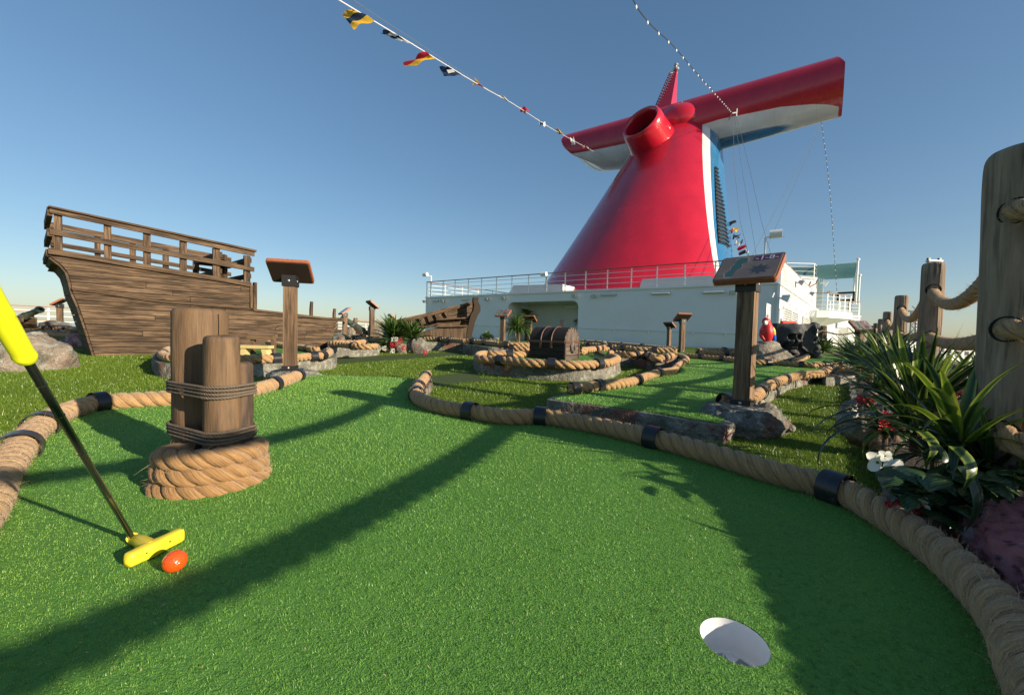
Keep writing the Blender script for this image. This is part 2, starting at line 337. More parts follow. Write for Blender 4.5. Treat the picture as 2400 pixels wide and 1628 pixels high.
def ramp_uv_mat(name, stops, rough, spec=.5, coat=0, axis=0, bump=None, noise_mix=None, trans=0, interp='LINEAR'):
    mt = bpy.data.materials.new(name); mt.use_nodes = True; nt = mt.node_tree; N = nt.nodes; L = nt.links
    b = N['Principled BSDF']; b.inputs['Roughness'].default_value = rough; b.inputs['Specular IOR Level'].default_value = spec; b.inputs['Coat Weight'].default_value = coat; b.inputs['Coat Roughness'].default_value = .08
    uv = N.new('ShaderNodeTexCoord'); sp = N.new('ShaderNodeSeparateXYZ'); L.new(uv.outputs['UV'], sp.inputs[0])
    cr = N.new('ShaderNodeValToRGB'); L.new(sp.outputs[axis], cr.inputs[0]); cr.color_ramp.interpolation = interp
    e = cr.color_ramp.elements
    while len(e) < len(stops): e.new(0.5)
    for i, (p, c) in enumerate(stops): e[i].position = p; e[i].color = (*c, 1)
    out = cr.outputs[0]
    if noise_mix:
        t = N.new('ShaderNodeTexNoise'); t.inputs['Scale'].default_value = noise_mix[0]; t.inputs['Detail'].default_value = 6
        mp = N.new('ShaderNodeMapping'); mp.inputs['Scale'].default_value = noise_mix[3]; L.new(uv.outputs['Object'], mp.inputs[0]); L.new(mp.outputs[0], t.inputs['Vector'])
        mr = N.new('ShaderNodeMapRange'); mr.inputs[1].default_value = .35; mr.inputs[2].default_value = .75; mr.inputs[3].default_value = noise_mix[1]; mr.inputs[4].default_value = noise_mix[2]
        L.new(t.outputs['Fac'], mr.inputs[0]); hs = N.new('ShaderNodeHueSaturation'); L.new(mr.outputs[0], hs.inputs['Value']); L.new(out, hs.inputs['Color']); out = hs.outputs[0]
        mr2 = N.new('ShaderNodeMapRange'); mr2.inputs[3].default_value = rough * .7; mr2.inputs[4].default_value = rough * 1.5; L.new(t.outputs['Fac'], mr2.inputs[0]); L.new(mr2.outputs[0], b.inputs['Roughness'])
    L.new(out, b.inputs['Base Color'])
    if bump:
        t = N.new('ShaderNodeTexNoise'); t.inputs['Scale'].default_value = bump[0]; L.new(uv.outputs['Object'], t.inputs['Vector']); bn = N.new('ShaderNodeBump'); bn.inputs['Strength'].default_value = .4; bn.inputs['Distance'].default_value = bump[1]; L.new(t.outputs['Fac'], bn.inputs['Height']); L.new(bn.outputs[0], b.inputs['Normal'])
    if trans:
        tr = N.new('ShaderNodeBsdfTranslucent'); L.new(out, tr.inputs[0]); ms = N.new('ShaderNodeMixShader'); ms.inputs[0].default_value = trans
        L.new(b.outputs[0], ms.inputs[1]); L.new(tr.outputs[0], ms.inputs[2]); L.new(ms.outputs[0], N['Material Output'].inputs[0])
    return mt
RED = (.50, .010, .028); BLU = (.030, .17, .36); WHT = (.78, .79, .77)
M['funnel'] = ramp_uv_mat('funnel_paint', [(0, RED), (.298, RED), (.302, WHT), (.498, WHT), (.502, BLU), (1, BLU)], .24, .5, .5, bump=(.35, .05), noise_mix=(1.0, .86, 1.10, (.8, .8, .22)))
LD, LM, LY = (.018, .050, .014), (.06, .14, .025), (.30, .36, .06)
_n = M['funnel'].node_tree; _u = _n.nodes.new('ShaderNodeTexCoord'); _s = _n.nodes.new('ShaderNodeSeparateXYZ'); _n.links.new(_u.outputs['UV'], _s.inputs[0])
_a = _n.nodes.new('ShaderNodeMath'); _a.operation = 'MULTIPLY'; _a.inputs[1].default_value = 9; _n.links.new(_s.outputs[1], _a.inputs[0]); _f = _n.nodes.new('ShaderNodeMath'); _f.operation = 'PINGPONG'; _f.inputs[1].default_value = .5; _n.links.new(_a.outputs[0], _f.inputs[0])
_r = _n.nodes.new('ShaderNodeMapRange'); _r.inputs[1].default_value = 0; _r.inputs[2].default_value = .012; _r.inputs[3].default_value = .80; _r.inputs[4].default_value = 1; _n.links.new(_f.outputs[0], _r.inputs[0])
_h = _n.nodes.new('ShaderNodeHueSaturation'); _b = _n.nodes['Principled BSDF']; _l = _b.inputs['Base Color'].links[0]; _n.links.new(_l.from_socket, _h.inputs['Color']); _n.links.new(_r.outputs[0], _h.inputs['Value']); _n.links.new(_h.outputs[0], _b.inputs['Base Color'])
M['vleaf'] = ramp_uv_mat('variegated_leaf', [(0, LY), (.14, LY), (.2, LM), (.4, LD), (.62, LM), (.85, (.2, .27, .05)), (1, LY)], .32, .5, axis=1, noise_mix=(14, .7, 1.2, (1, 1, 1)), trans=.3)
M['vleafdark'] = ramp_uv_mat('striped_dark_leaf', [(0, (.05, .09, .04)), (.2, LD), (.45, (.012, .035, .014)), (.5, (.09, .14, .07)), (.55, (.012, .035, .014)), (.8, LD), (1, (.10, .15, .08))], .28, .6, axis=1, noise_mix=(14, .7, 1.3, (1, 1, 1)), trans=.15)
M['vleafyel'] = ramp_uv_mat('yellow_green_leaf', [(0, (.36, .42, .05)), (.18, (.34, .42, .05)), (.25, (.13, .24, .02)), (.5, (.10, .2, .02)), (.75, (.13, .24, .02)), (.82, (.34, .42, .05)), (1, (.36, .42, .05))], .32, .5, axis=1, noise_mix=(14, .8, 1.1, (1, 1, 1)), trans=.35)
M['grip'] = ramp_uv_mat('yellow_grip_tape', [(0, (.85, .88, .02)), (1, (.85, .88, .02))], .5, .4)
nt = M['grip'].node_tree; wv = nt.nodes.new('ShaderNodeTexWave'); wv.bands_direction = 'X'; wv.inputs['Scale'].default_value = 160; tcg = nt.nodes.new('ShaderNodeTexCoord'); bn = nt.nodes.new('ShaderNodeBump'); bn.inputs['Strength'].default_value = .2; bn.inputs['Distance'].default_value = .0003
nt.links.new(tcg.outputs['UV'], wv.inputs['Vector']); nt.links.new(wv.outputs['Fac'], bn.inputs['Height']); nt.links.new(bn.outputs[0], nt.nodes['Principled BSDF'].inputs['Normal'])

# ------------------------------------------------------------------ setting: sea, deck, lawn
M['sea'] = mk('sea', (.012, .045, .075), .12, spec=.5, bumps=[dict(s=.25, h=.5, k=.6, d=6)])
b = MB(); b.poly([(-40000, -40000, -16), (40000, -40000, -16), (40000, 40000, -16), (-40000, 40000, -16)]); tag(b.build('sea', M['sea']), 'calm blue sea around the ship', 'sea', kind='structure')
M['pier'] = mk('pier', (.20, .20, .17), .9, layers=[dict(s=.03, r=(.4, .6), c=(.26, .24, .11)), dict(s=.05, r=(.55, .7), c=(.10, .12, .05))])
b = MB(); b.poly([(70, -60, -12.5), (2600, -60, -12.5), (2600, 2600, -12.5), (1500, 2600, -12.5), (70, 90, -12.5)]); tag(b.build('quay', M['pier']), 'distant quay and flat land seen through the right railing', 'quay', kind='structure')
def XL(y): return -23.6 + (y - 20) * .57
def XR(y): return 8.7 + (y - 7.7) * .88
def sheet(name, dz, mat, y0, y1, xl, xr, n=44):
    b = MB(); rows = []
    for i in range(n + 1):
        y = y0 + (y1 - y0) * i / n; rows.append([(xl(y) + (xr(y) - xl(y)) * k / 12, y, zt(y) + dz) for k in range(13)])
    b.grid(rows, flip=True); o = b.build(name, mat); return o
M['deck'] = mk('ship_deck', (.26, .22, .17), .8, layers=[dict(s=3, r=(.4, .7), c=(.18, .15, .11))])
tag(sheet('ship_deck', LAWN - .02, M['deck'], -6, 44, XL, lambda y: XR(y) + .2), 'open top deck of the cruise ship under the golf course', 'deck', kind='structure')
b = MB(); b.poly([(XR(-5) + .1, -5, -2.1), (40, -5, -2.1), (60, 50, -2.1), (XR(50) + .1, 50, -2.1)]); tag(b.build('lower_deck', M['deck']), 'lower side deck beyond the post fence', 'deck', kind='structure')
b = MB(); ys = [-6, 2, 7, 9, 11, 20, 44]; b.grid([[(XR(y) + .2, y, zt(y) + LAWN - .02) for y in ys], [(XR(y) + .2, y, -2.1) for y in ys]]); b.grid([[(XL(y), y, zt(y) + LAWN - .02) for y in ys], [(XL(y), y, -2.1) for y in ys]])
tag(b.build('deck_edge', M['white']), 'white painted edge of the top deck', 'deck edge', kind='structure')
tag(sheet('lawn', LAWN, M['lawn'], -5, 27, lambda y: max(-18, XL(y) + 2), XR), 'olive green artificial lawn between the raised putting greens', 'lawn', kind='structure')

def flat_poly(name, pts, dz, mat, holes=(), label=None, cat=None, kind='structure'):
    """a thin sheet following the terrain inside the outline; finer cuts across it keep it on the slope"""
    bm = bmesh.new()
    def loop(ps):
        vs = [bm.verts.new((p[0], p[1], 0)) for p in ps]
        return [bm.edges.new((vs[i], vs[(i + 1) % len(vs)])) for i in range(len(vs))]
    es = loop(pts)
    for h in holes: es += loop(h)
    bmesh.ops.triangle_fill(bm, use_beauty=True, use_dissolve=False, edges=es)
    y0 = min(p[1] for p in pts); y1 = max(p[1] for p in pts); y = math.ceil(y0)
    while y < y1:
        if y >= 7: bmesh.ops.bisect_plane(bm, geom=bm.verts[:] + bm.edges[:] + bm.faces[:], plane_co=(0, y, 0), plane_no=(0, 1, 0))
        y += 1
    for v in bm.verts: v.co.z = zt(v.co.y) + dz
    for f in bm.faces:
        if f.normal.z < 0: f.normal_flip()
    me = bpy.data.meshes.new(name); bm.to_mesh(me); bm.free(); me.materials.append(mat)
    for p in me.polygons:
        pass
    o = bpy.data.objects.new(name, me); C.objects.link(o)
    return tag(o, label, cat, kind=kind)

KERBS = []
def kerb(pts, ztop, label, closed=True, thick=.05, name='stone_kerb', step=.06, mat='kerb', bottom=LAWN - .02, col=True):
    """rough stone wall round a raised green; inner side at the outline"""
    P = resample([V((p[0], p[1], 0)) for p in (list(pts) + [pts[0]] if closed else pts)], ds=max(step, .02), smooth=False)
    L = plen(P)
    if L / step > 400: P = resample(P, n=400, smooth=False)
    rows = [[], [], [], [], []]
    area = sum(P[i].x * P[(i + 1) % len(P)].y - P[(i + 1) % len(P)].x * P[i].y for i in range(len(P)))
    sg = 1 if area > 0 else -1
    if not closed: sg = 1
    n = len(P)
    for i, p in enumerate(P):
        a = P[i - 1] if i else (P[-2] if closed else P[0]); c = P[(i + 1)] if i < n - 1 else (P[1] if closed else P[-1])
        t = (c - a).normalized(); nrm = V((t.y, -t.x, 0)) * sg
        zb = zt(p.y) + bottom; zu = zt(p.y) + ztop
        if closed and i == n - 1: q = P[0]
        else: q = p
        for k, (off, z) in enumerate(((thick, zb), (thick, zb * .66 + zu * .34), (thick, zb * .33 + zu * .67), (thick * .92, zu), (0, zu + .001))):
            dsp = (noise.noise(V((q.x * 9, q.y * 9, z * 12))) * .5 + noise.noise(V((q.x * 30, q.y * 30, z * 30))) * .35) * .03 if k < 4 else 0
            rows[k].append(V((q.x, q.y, z)) + nrm * (off + dsp))
    b = MB(); b.grid(rows, flip=(sg < 0)); o = b.build(name, M[mat], smooth=True, org=(P[0].x, P[0].y, zt(P[0].y) + bottom)); autosmooth(o, 50)
    tag(o, label, 'kerb', 'stone kerbs round the putting greens'); return o

# ------------------------------------------------------------------ ropes
def rope_rows(b, P, R, lay, ns=10, twist=1, ph0=0.0, taper=None, strands=3, per=12):
    P = resample(P, ds=lay / per, smooth=True); n = len(P)
    T = [(P[min(i + 1, n - 1)] - P[max(i - 1, 0)]).normalized() for i in range(n)]
    nx = T[0].cross(V((0, 0, 1)) if abs(T[0].z) < .9 else V((1, 0, 0))).normalized(); fr = []
    for i in range(n):
        nx = (nx - T[i] * nx.dot(T[i])).normalized(); fr.append((nx, T[i].cross(nx)))
    s_ = 0; S = [0]
    for i in range(1, n): s_ += (P[i] - P[i - 1]).length; S.append(s_)
    for k in range(strands):
        cen = []
        for i in range(n):
            a = ph0 + twist * 2 * PI * S[i] / lay + 2 * PI * k / strands
            cen.append(P[i] + (fr[i][0] * math.cos(a) + fr[i][1] * math.sin(a)) * R * .51)
        rows = []
        for i in range(n):
            t = (cen[min(i + 1, n - 1)] - cen[max(i - 1, 0)]).normalized(); rd = (cen[i] - P[i])
            rd = (rd - t * rd.dot(t)).normalized(); bb = t.cross(rd)
            sw = 1 + .05 * noise.noise(cen[i] * 25)
            rows.append([cen[i] + (rd * math.cos(2 * PI * j / ns) + bb * math.sin(2 * PI * j / ns) * 1.08) * R * .515 * sw for j in range(ns)])
        u0 = random.random() * 9
        b.grid(rows, lambda i, j: (S[i] + u0, R * 3.5 * j / ns + i * .0), closed=True)
        b.poly(rows[0][::-1]); b.poly(rows[-1])
    return P, T
def fuzz(P, R, n, parent, zmin=None, ln=(.006, .022), w=.00028, name='loose_fibres'):
    b = MB(); m_ = len(P)
    for _ in range(n):
        i = random.randint(1, m_ - 2); t = (P[i + 1] - P[i - 1]).normalized(); u = V((random.gauss(0, 1), random.gauss(0, 1), random.gauss(0, 1)))
        u = (u - t * u.dot(t)).normalized(); q = P[i] + u * R * .93; d = (u * random.uniform(.2, 1) + t * random.uniform(-1.4, 1.4)).normalized(); L = random.uniform(*ln) * (2 if random.random() < .1 else 1)
        sd_ = d.cross(V((random.random(), random.random(), random.random()))).normalized() * w
        a = q; bd = V((random.uniform(-1, 1), random.uniform(-1, 1), random.uniform(-1, .6))) * L * .4
        m1 = q + d * L * .5; e = q + d * L + bd
        b.poly([a - sd_, a + sd_, m1 + sd_ * .8, m1 - sd_ * .8]); b.poly([m1 - sd_ * .8, m1 + sd_ * .8, e])
    return tag(b.build(name, M['fibre'], parent), kind='stuff')
def collar_at(p, t, R, parent, ln=None, full=True):
    b = MB(); ln = ln or R * 1.5; o, i_ = R * 1.30, R * 1.20
    b.lathe([(i_, -ln / 2), (o, -ln / 2), (o, ln / 2), (i_, ln / 2), (i_, -ln / 2)], p, t, 28)
    # clamp flange underneath
    b2 = V((0, 0, -1)); sdv = t.cross(b2).normalized()
    b.frame(p + b2 * R * .9 + sdv * R * 1.1, t * ln * .38, sdv * R * .28, b2 * R * .12)
    o_ = b.build('collar', M['collar'], parent); autosmooth(o_, 40); return o_
def edging(pts, label, R=.042, lay=None, collars=(), ns=8, fz=0, colln=None, group='manila ropes edging the putting greens', per=10, ph=0.0):
    pts = [V(p) for p in pts]; lay = lay or R * 4.6
    t = thing('rope_edging', label, 'rope', pts[0] - V((0, 0, R)), group=group)
    b = MB(); P, T = rope_rows(b, pts, R, lay, ns, ph0=ph, per=per); o = b.build('rope', M['rope'], t); autosmooth(o, 70)
    for c in collars:
        if isinstance(c, (tuple, list)):           # nearest point to a photo pixel
            c = min(range(len(P)), key=lambda i: (pix(P[i])[0] - c[0]) ** 2 + (pix(P[i])[1] - c[1]) ** 2) / (len(P) - 1)
        i = int(c * (len(P) - 1)); collar_at(P[i], T[i], R, t, colln)
    if fz: fuzz(P, R, fz, t)
    return P
def pix(p):
    d = V(p) - CAM; z = d.dot(fwd); return 1200 + F * d.dot(RT) / z, 814 - F * d.dot(UP) / z
DSP = 1.0331
def gp(pts, dz, s=1.0): return [G(x * s, y * s, dz) for x, y in pts]

# ---- our green (foreground)
R1 = .042
rightR = gp([(970, 848), (952, 872), (944, 893), (958, 908), (1000, 922), (1065, 933), (1150, 945), (1230, 945), (1350, 964), (1480, 993), (1600, 1025), (1750, 1069), (1900, 1110), (2000, 1162), (2100, 1228), (2200, 1312), (2300, 1425), (2345, 1520)], R1 * .9, DSP)
rightR[0].z = G(970 * DSP, 848 * DSP, .03).z
e = (rightR[-1] - rightR[-2]).normalized(); rightR += [rightR[-1] + e * .2, rightR[-1] + e * .55]
leftR = gp([(0, 1075), (48, 1010), (90, 968), (140, 938), (215, 915), (300, 908), (400, 903), (490, 896), (560, 888), (620, 872), (660, 858), (680, 850)], R1 * .9, DSP)
e = (leftR[0] - leftR[1]).normalized(); leftR = [leftR[0] + e * 1.2 + V((0, -.3, 0)), leftR[0] + e * .55] + leftR
fl = [G(715 * DSP, 850 * DSP), G(760 * DSP, 852 * DSP), G(900 * DSP, 856 * DSP), G(945 * DSP, 860 * DSP)]
outl = [V((p.x, p.y, 0)) for p in resample(leftR, ds=.08)] + [V((p.x, p.y, 0)) for p in fl] + [V((p.x, p.y, 0)) for p in resample(rightR, ds=.08)]
outl += [V((outl[-1].x, -.6, 0)), V((outl[0].x, -.6, 0))]
GREEN1 = [(p.x, p.y) for p in outl]
cupc = G(1720, 1498); CR = .054
cuploop = [(cupc.x + CR * math.cos(2 * PI * k / 48), cupc.y + CR * math.sin(2 * PI * k / 48)) for k in range(48)]
flat_poly('putting_green', GREEN1, 0, M['green'], holes=[cuploop], label='bright green putting surface in the foreground with the hole', cat='putting green')
kerb(GREEN1, -.004, 'low stone kerb round the foreground putting green under its ropes')
b = MB(); zc = cupc.z
rows = [[(cupc.x + r * math.cos(2 * PI * k / 48), cupc.y + r * math.sin(2 * PI * k / 48), zc + z + (0.025 * r * math.sin(2 * PI * k / 48))) for k in range(48)] for r, z in ((CR + .0004, -.0016), (CR - .0014, -.0010), (CR - .003, -.056), (CR - .006, -.060), (.001, -.060))]
b.grid(rows, closed=True)
t = thing('golf_cup', 'white golf hole cup sunk in the green at the lower right', 'golf hole', (cupc.x, cupc.y, zc - .060))
autosmooth(b.build('cup_wall', M['cup'], t), 40)
M['cuphole'] = mk('cup_slot', (.25, .26, .27), .6)
for a in (-2.55, -1.55, -.55, .6, 1.6, 2.6):
    b = MB(); p = V((cupc.x + .030 * math.cos(a), cupc.y + .030 * math.sin(a), zc - .0595)); d = V((math.cos(a), math.sin(a), 0)); s_ = V((-d.y, d.x, 0))
    b.frame(p, d * .012, s_ * .0085, V((0, 0, .001))); b.build('drain_slot', M['cuphole'], t)
t_r = edging(rightR, 'long thick rope curving along the right side of the foreground green', R1, lay=R1 * 3.9, collars=[(1103, 960), (1270, 976), (1533, 1022), (1962, 1140), (962, 923), (975, 905), (998, 885)], ns=12, fz=13000, colln=.062, per=14)
t_l = edging(leftR, 'thick rope curving along the left side of the foreground green behind the log bollard', .047, lay=.18, collars=[(46, 1050), (90, 990), (232, 945), (640, 897), (697, 880)], ns=12, fz=13000, colln=.055, per=14)
# ------------------------------------------------------------------ other greens, kerbs, ropes
def offs(pts, d):
    """shift outline inward a little"""
    c = sum((V((p[0], p[1], 0)) for p in pts), V()) / len(pts)
    return [((V((p[0], p[1], 0)) - c) * (1 - d / max(.3, (V((p[0], p[1], 0)) - c).length)) + c)[:2] for p in pts]
def xy(ps): return [(p.x, p.y) for p in ps]
BEDS = [GREEN1]
# green 2 : raised green in front of the right signpost
g2 = gp([(1297, 935), (1500, 962), (1688, 993)], 0) + gp([(1760, 930), (1830, 893), (1890, 878), (1935, 866), (1965, 862)], 0)
g2 += gp(zoomed([(1560, 512), (1420, 503), (1250, 497), (1090, 483), (980, 468), (850, 458), (700, 445)], 1400, 700, 3.32), 0)
g2 += gp(zoomed([(2050, 430), (1985, 480), (1850, 520), (1700, 565), (1560, 592), (1300, 625)], 900, 700, 2.905), 0)
BEDS.append(xy(g2))
flat_poly('putting_green', xy(g2), .002, M['green'], label='raised green leading back between two ropes beside the right signpost', cat='putting green')
kerb(xy(g2), -.002, 'stone wall along the front edge of the raised green beside the right signpost', step=.07)
# chest bed
zc_ = .05
cf = gp(zoomed([(700, 382), (650, 388), (628, 402), (665, 420), (800, 438), (980, 455), (1140, 463), (1300, 470), (1460, 464), (1545, 452), (1590, 430), (1575, 410)], 900, 700, 2.905), zc_)
cb = gp(zoomed([(1520, 396), (1450, 388), (1340, 380), (1000, 380), (850, 380)], 900, 700, 2.905), zc_)
bed = xy(cf + cb); BEDS.append(bed)
flat_poly('putting_green', bed, zc_, M['green'], label='round raised green carrying the treasure chest', cat='putting green')
kerb(bed, zc_ - .002, 'mottled stone kerb of the round green below the treasure chest', step=.07, thick=.04)
rc = zoomed([(1000, 376), (920, 379), (850, 378), (760, 378), (700, 374), (652, 380), (636, 397), (665, 409), (800, 419), (980, 436), (1140, 443), (1300, 450), (1460, 443), (1545, 433), (1588, 412), (1570, 397), (1530, 388)], 900, 700, 2.905)
edging(gp(rc, zc_ + .045), 'rope circling the round stone kerb in front of the treasure chest', .05, lay=.27, collars=[(1173, 842), (1293, 850), (1404, 852), (1195, 830)], ns=8, colln=.085, fz=500)
edging(gp(zoomed([(1345, 365), (1400, 347), (1450, 344), (1530, 342)], 900, 700, 2.905), zc_ + .045), 'short rope bending away behind the treasure chest', .05, collars=[.45], ns=7)
# middle rope of green 2
edging(gp(zoomed([(1262, 614), (1300, 614), (1380, 603), (1460, 592), (1560, 583), (1700, 560), (1850, 508), (1965, 490), (1992, 462), (2030, 436), (2060, 414), (2035, 394), (1975, 382)], 900, 700, 2.905), .04),
    'rope with a cut end in front, running back along the left of the raised green', .043, collars=[(1346, 912), (1404, 904), (1492, 889), (1543, 873), (1583, 864), (1606, 850)], fz=900, ns=10, colln=.06)
edging(gp(zoomed([(690, 440), (760, 447), (850, 455), (980, 466), (1090, 480), (1250, 494), (1420, 499), (1560, 511), (1700, 521)], 1400, 700, 3.32), .04),
    'rope across the far end of the raised green', .043, collars=[.15, .33, .7, .93], ns=8, colln=.06)
edging(gp(zoomed([(985, 800), (1100, 790), (1225, 760), (1290, 702), (1380, 652), (1480, 620), (1600, 592), (1735, 582), (1775, 555), (1815, 546), (1900, 553), (1990, 560), (2130, 575)], 1400, 700, 3.32), .045),
    'rope running back from the right signpost along the raised green', .045, collars=[(1705, 937), (1783, 920), (1808, 898), (1838, 888), (1925, 875), (1945, 861)], fz=900, ns=10, colln=.06)
# light stone retaining wall right of green 2 rope is part of its kerb; low wall further right
w2 = gp(zoomed([(1790, 610), (1990, 590), (2140, 600), (2140, 560), (1990, 560), (1830, 548)], 1400, 700, 3.32), 0)
BEDS.append(xy(w2)); flat_poly('planting_strip', xy(w2), -.004, M['soil'], label='strip of soil behind the rope at the right', cat='flower bed')
kerb(xy(w2), .0, 'pale stone retaining wall right of the raised green next to the planter')
# wall-side lane ropes
def lane(z, ln, name_label, crop, zz, R=.05, col=(), **k):
    return edging(gp(zoomed(ln, *crop), zz), name_label, R, collars=col, ns=6, per=8, **k)
c3 = (900, 700, 2.905); c5 = (1400, 700, 3.32); c6 = (600, 680, 5.81); c2 = (300, 680, 4.925); c8 = (0, 650, 6.303); cz = (1250, 780, 5.164)
z5 = .06
g5 = gp(zoomed([(1535, 385), (1600, 385), (1720, 388), (1850, 412), (1950, 400), (1985, 380), (1985, 366), (1850, 362), (1720, 352), (1600, 342), (1480, 335), (1450, 350)], *c3), z5)
BEDS.append(xy(g5)); flat_poly('putting_green', xy(g5), z5, M['green'], label='narrow raised green behind the chest, bordered by two ropes', cat='putting green'); kerb(xy(g5), z5 - .002, 'stone kerb with red patches right of the treasure chest', step=.1)
lane(0, [(1535, 378), (1560, 372), (1600, 376), (1680, 384), (1720, 382), (1790, 380), (1850, 404), (1900, 402), (1960, 388)], 'wavy rope on the red-patched kerb right of the chest', c3, z5 + .05, .055, [.12, .3, .42, .6, .78])
lane(0, [(1350, 350), (1440, 342), (1500, 332), (1600, 336), (1720, 346), (1850, 352), (1990, 358)], 'straight rope behind the wavy rope right of the chest', c3, z5 + .06, .055, [.2, .35, .5, .62, .86])
lane(0, [(1340, 312), (1420, 316), (1500, 322), (1620, 332), (1760, 344), (1860, 348), (1960, 351)], 'rope of the far lane near the pale wall', c3, .1, .055, [.1, .3, .5, .7])
g6 = gp(zoomed([(1330, 318), (1500, 326), (1700, 345), (1990, 356), (1990, 343), (1700, 315), (1330, 292)], *c3), .05)
BEDS.append(xy(g6)); flat_poly('putting_green', xy(g6), .05, M['green'], label='long thin green along the foot of the pale wall', cat='putting green')
lane(0, [(1330, 286), (1500, 298), (1700, 316), (1850, 330), (1990, 343)], 'thin dark rope at the foot of the pale wall', c3, .07, .05, [.1, .25, .4, .6, .8])
# ring bed centre right
rg = gp(zoomed([(785, 415), (800, 428), (950, 436), (1110, 440), (1180, 436), (1180, 405), (1110, 402), (950, 400), (810, 400)], *c5), .03)
BEDS.append(xy(rg)); flat_poly('putting_green', xy(rg), .03, M['green'], label='small green inside the dark kerb by the pale wall', cat='putting green'); kerb(xy(rg), .028, 'dark shaded kerb with ropes left of the parrot rock')
lane(0, [(1110, 402), (900, 398), (800, 400), (790, 408), (830, 416), (960, 424), (1110, 428)], 'double rope on the dark kerb left of the parrot rock', c5, .08, .05, [.15, .55, .7, .9])
# far right green beside skull
fr_ = gp(zoomed([(1560, 505), (1700, 508), (1900, 510), (1990, 495), (1960, 462), (1850, 446), (1700, 445), (1640, 458)], *c5), .02)
BEDS.append(xy(fr_)); flat_poly('putting_green', xy(fr_), .02, M['green'], label='far green to the right of the skull rock', cat='putting green'); kerb(xy(fr_), .018, 'low kerb of the far green right of the skull rock')
lane(0, [(1540, 482), (1580, 470), (1620, 455), (1645, 440)], 'short rope end below the skull rock', c5, .06, .045, [])
lane(0, [(1690, 510), (1780, 512), (1850, 513), (1910, 508)], 'dark rope lying along the far green', c5, .05, .04, [.3, .7])
# left-middle bed, behind bollard
lb = gp(zoomed([(340, 790), (430, 840), (560, 850), (1200, 850), (1500, 845), (1750, 840), (2000, 815), (2216, 790)], *c2), .04)
lb2 = gp(zoomed([(960, 930), (1040, 900), (1045, 870), (1000, 838), (850, 815), (700, 800), (520, 760), (300, 740), (160, 722)], *c6), .04)
lb3 = gp(zoomed([(1500, 640), (1100, 640), (800, 640), (540, 650), (420, 700), (350, 740)], *c2), .04)
BEDS.append(xy(lb + lb2 + lb3)); flat_poly('putting_green', xy(lb + lb2 + lb3), .04, M['green'], label='raised green between the wooden hull and the log bollard', cat='putting green')
kerb(xy(lb + lb2 + lb3), .038, 'stone kerb with red and orange patches behind the left signpost', step=.07)
edging(gp(zoomed([(545, 655), (460, 690), (400, 735), (430, 765), (550, 785), (900, 795), (1300, 790), (1500, 795), (1700, 788), (1920, 775)], *c2) + zoomed([(520, 925), (700, 905), (880, 893), (960, 873), (1005, 838), (960, 825)], *c6), .085),
    'rope on the stone kerb between the log bollard and the left signpost', .047, collars=[(358, 828), (645, 839), (755, 832), (735, 820)], ns=8, fz=300, colln=.08)
edging(gp(zoomed([(165, 715), (300, 740), (520, 765), (640, 780), (760, 805), (850, 812)], *c6), .085), 'rope at the foot of the wooden hull behind the left signpost', .045, collars=[.85], ns=8)
# middle-left strip kerbs
def strip(front, depth_px, z, lab_g, lab_k):
    f = gp(front, z); bk = gp([(x, y - depth_px) for x, y in front[::-1]], z)
    o = xy(f + bk); BEDS.append(o)
    flat_poly('putting_green', o, z, M['green'], label=lab_g, cat='putting green'); kerb(o, z - .002, lab_k, step=.09)
strip(zoomed([(1015, 775), (1200, 770), (1450, 768), (1640, 752)], *c6), 14, .07, 'small green behind the broken bow end of the hull', 'pale kerb between the wooden hull and the flower rock')
lane(0, [(1010, 730), (1200, 745), (1380, 765), (1540, 770), (1640, 762)], 'rope right of the broken end of the wooden hull', c6, .12, .05, [.6])
lane(0, [(1060, 712), (1250, 712), (1400, 712), (1480, 700)], 'second rope behind the broken end of the hull', c6, .12, .05, [.96])
lane(0, [(1320, 625), (1420, 632), (1500, 636)], 'far rope left of the tall signpost', c6, .12, .06, [.8])
lane(0, [(1330, 660), (1500, 668), (1650, 680), (1740, 690)], 'rope passing behind the tall signpost', c6, .12, .055, [.08, .45])
strip(zoomed([(270, 292), (400, 294), (555, 298)], *c3), 6, .09, 'narrow green in front of the boat bow', 'pale kerb with red patches below the boat bow')
lane(0, [(265, 272), (400, 278), (480, 284), (555, 290)], 'thin rope on the kerb below the boat bow', c3, .14, .055, [.35, .6])
strip(zoomed([(555, 308), (650, 318), (720, 328), (860, 330), (985, 322)], *c3), 9, .09, 'green round the signpost left of the chest', 'grey kerb round the signpost left of the chest')
lane(0, [(560, 290), (620, 293), (700, 300), (780, 309), (860, 313), (990, 316)], 'rope by the signpost left of the chest', c3, .14, .055, [.1, .35, .75])
lane(0, [(870, 338), (920, 340), (990, 342)], 'short rope end left of the chest', c3, .1, .055, [.1])
# far left kerbs (seen left of the hull)
strip(zoomed([(300, 800), (560, 795), (880, 795), (1150, 800)], *c8), 5, .10, 'far green at the left edge by the railing', 'far kerb under the left ropes')
strip(zoomed([(380, 890), (640, 890), (900, 900), (1150, 900)], *c8), 5, .02, 'green behind the tan boulder', 'kerb with orange patches behind the tan boulder')
lane(0, [(200, 740), (320, 742), (560, 745), (700, 752)], 'far left rope behind the putter grip', c8, .17, .055, [.97])
lane(0, [(760, 748), (900, 752), (1000, 755), (1150, 765)], 'far rope at the foot of the left small signpost', c8, .17, .055, [.4])
lane(0, [(330, 812), (480, 820), (560, 838), (700, 842), (900, 850), (1050, 855)], 'lower rope left of the wooden hull', c8, .08, .05, [.3])
lane(0, [(600, 810), (720, 812), (860, 805), (1000, 812)], 'short rope behind the lower left rope', c8, .1, .05, [.62])

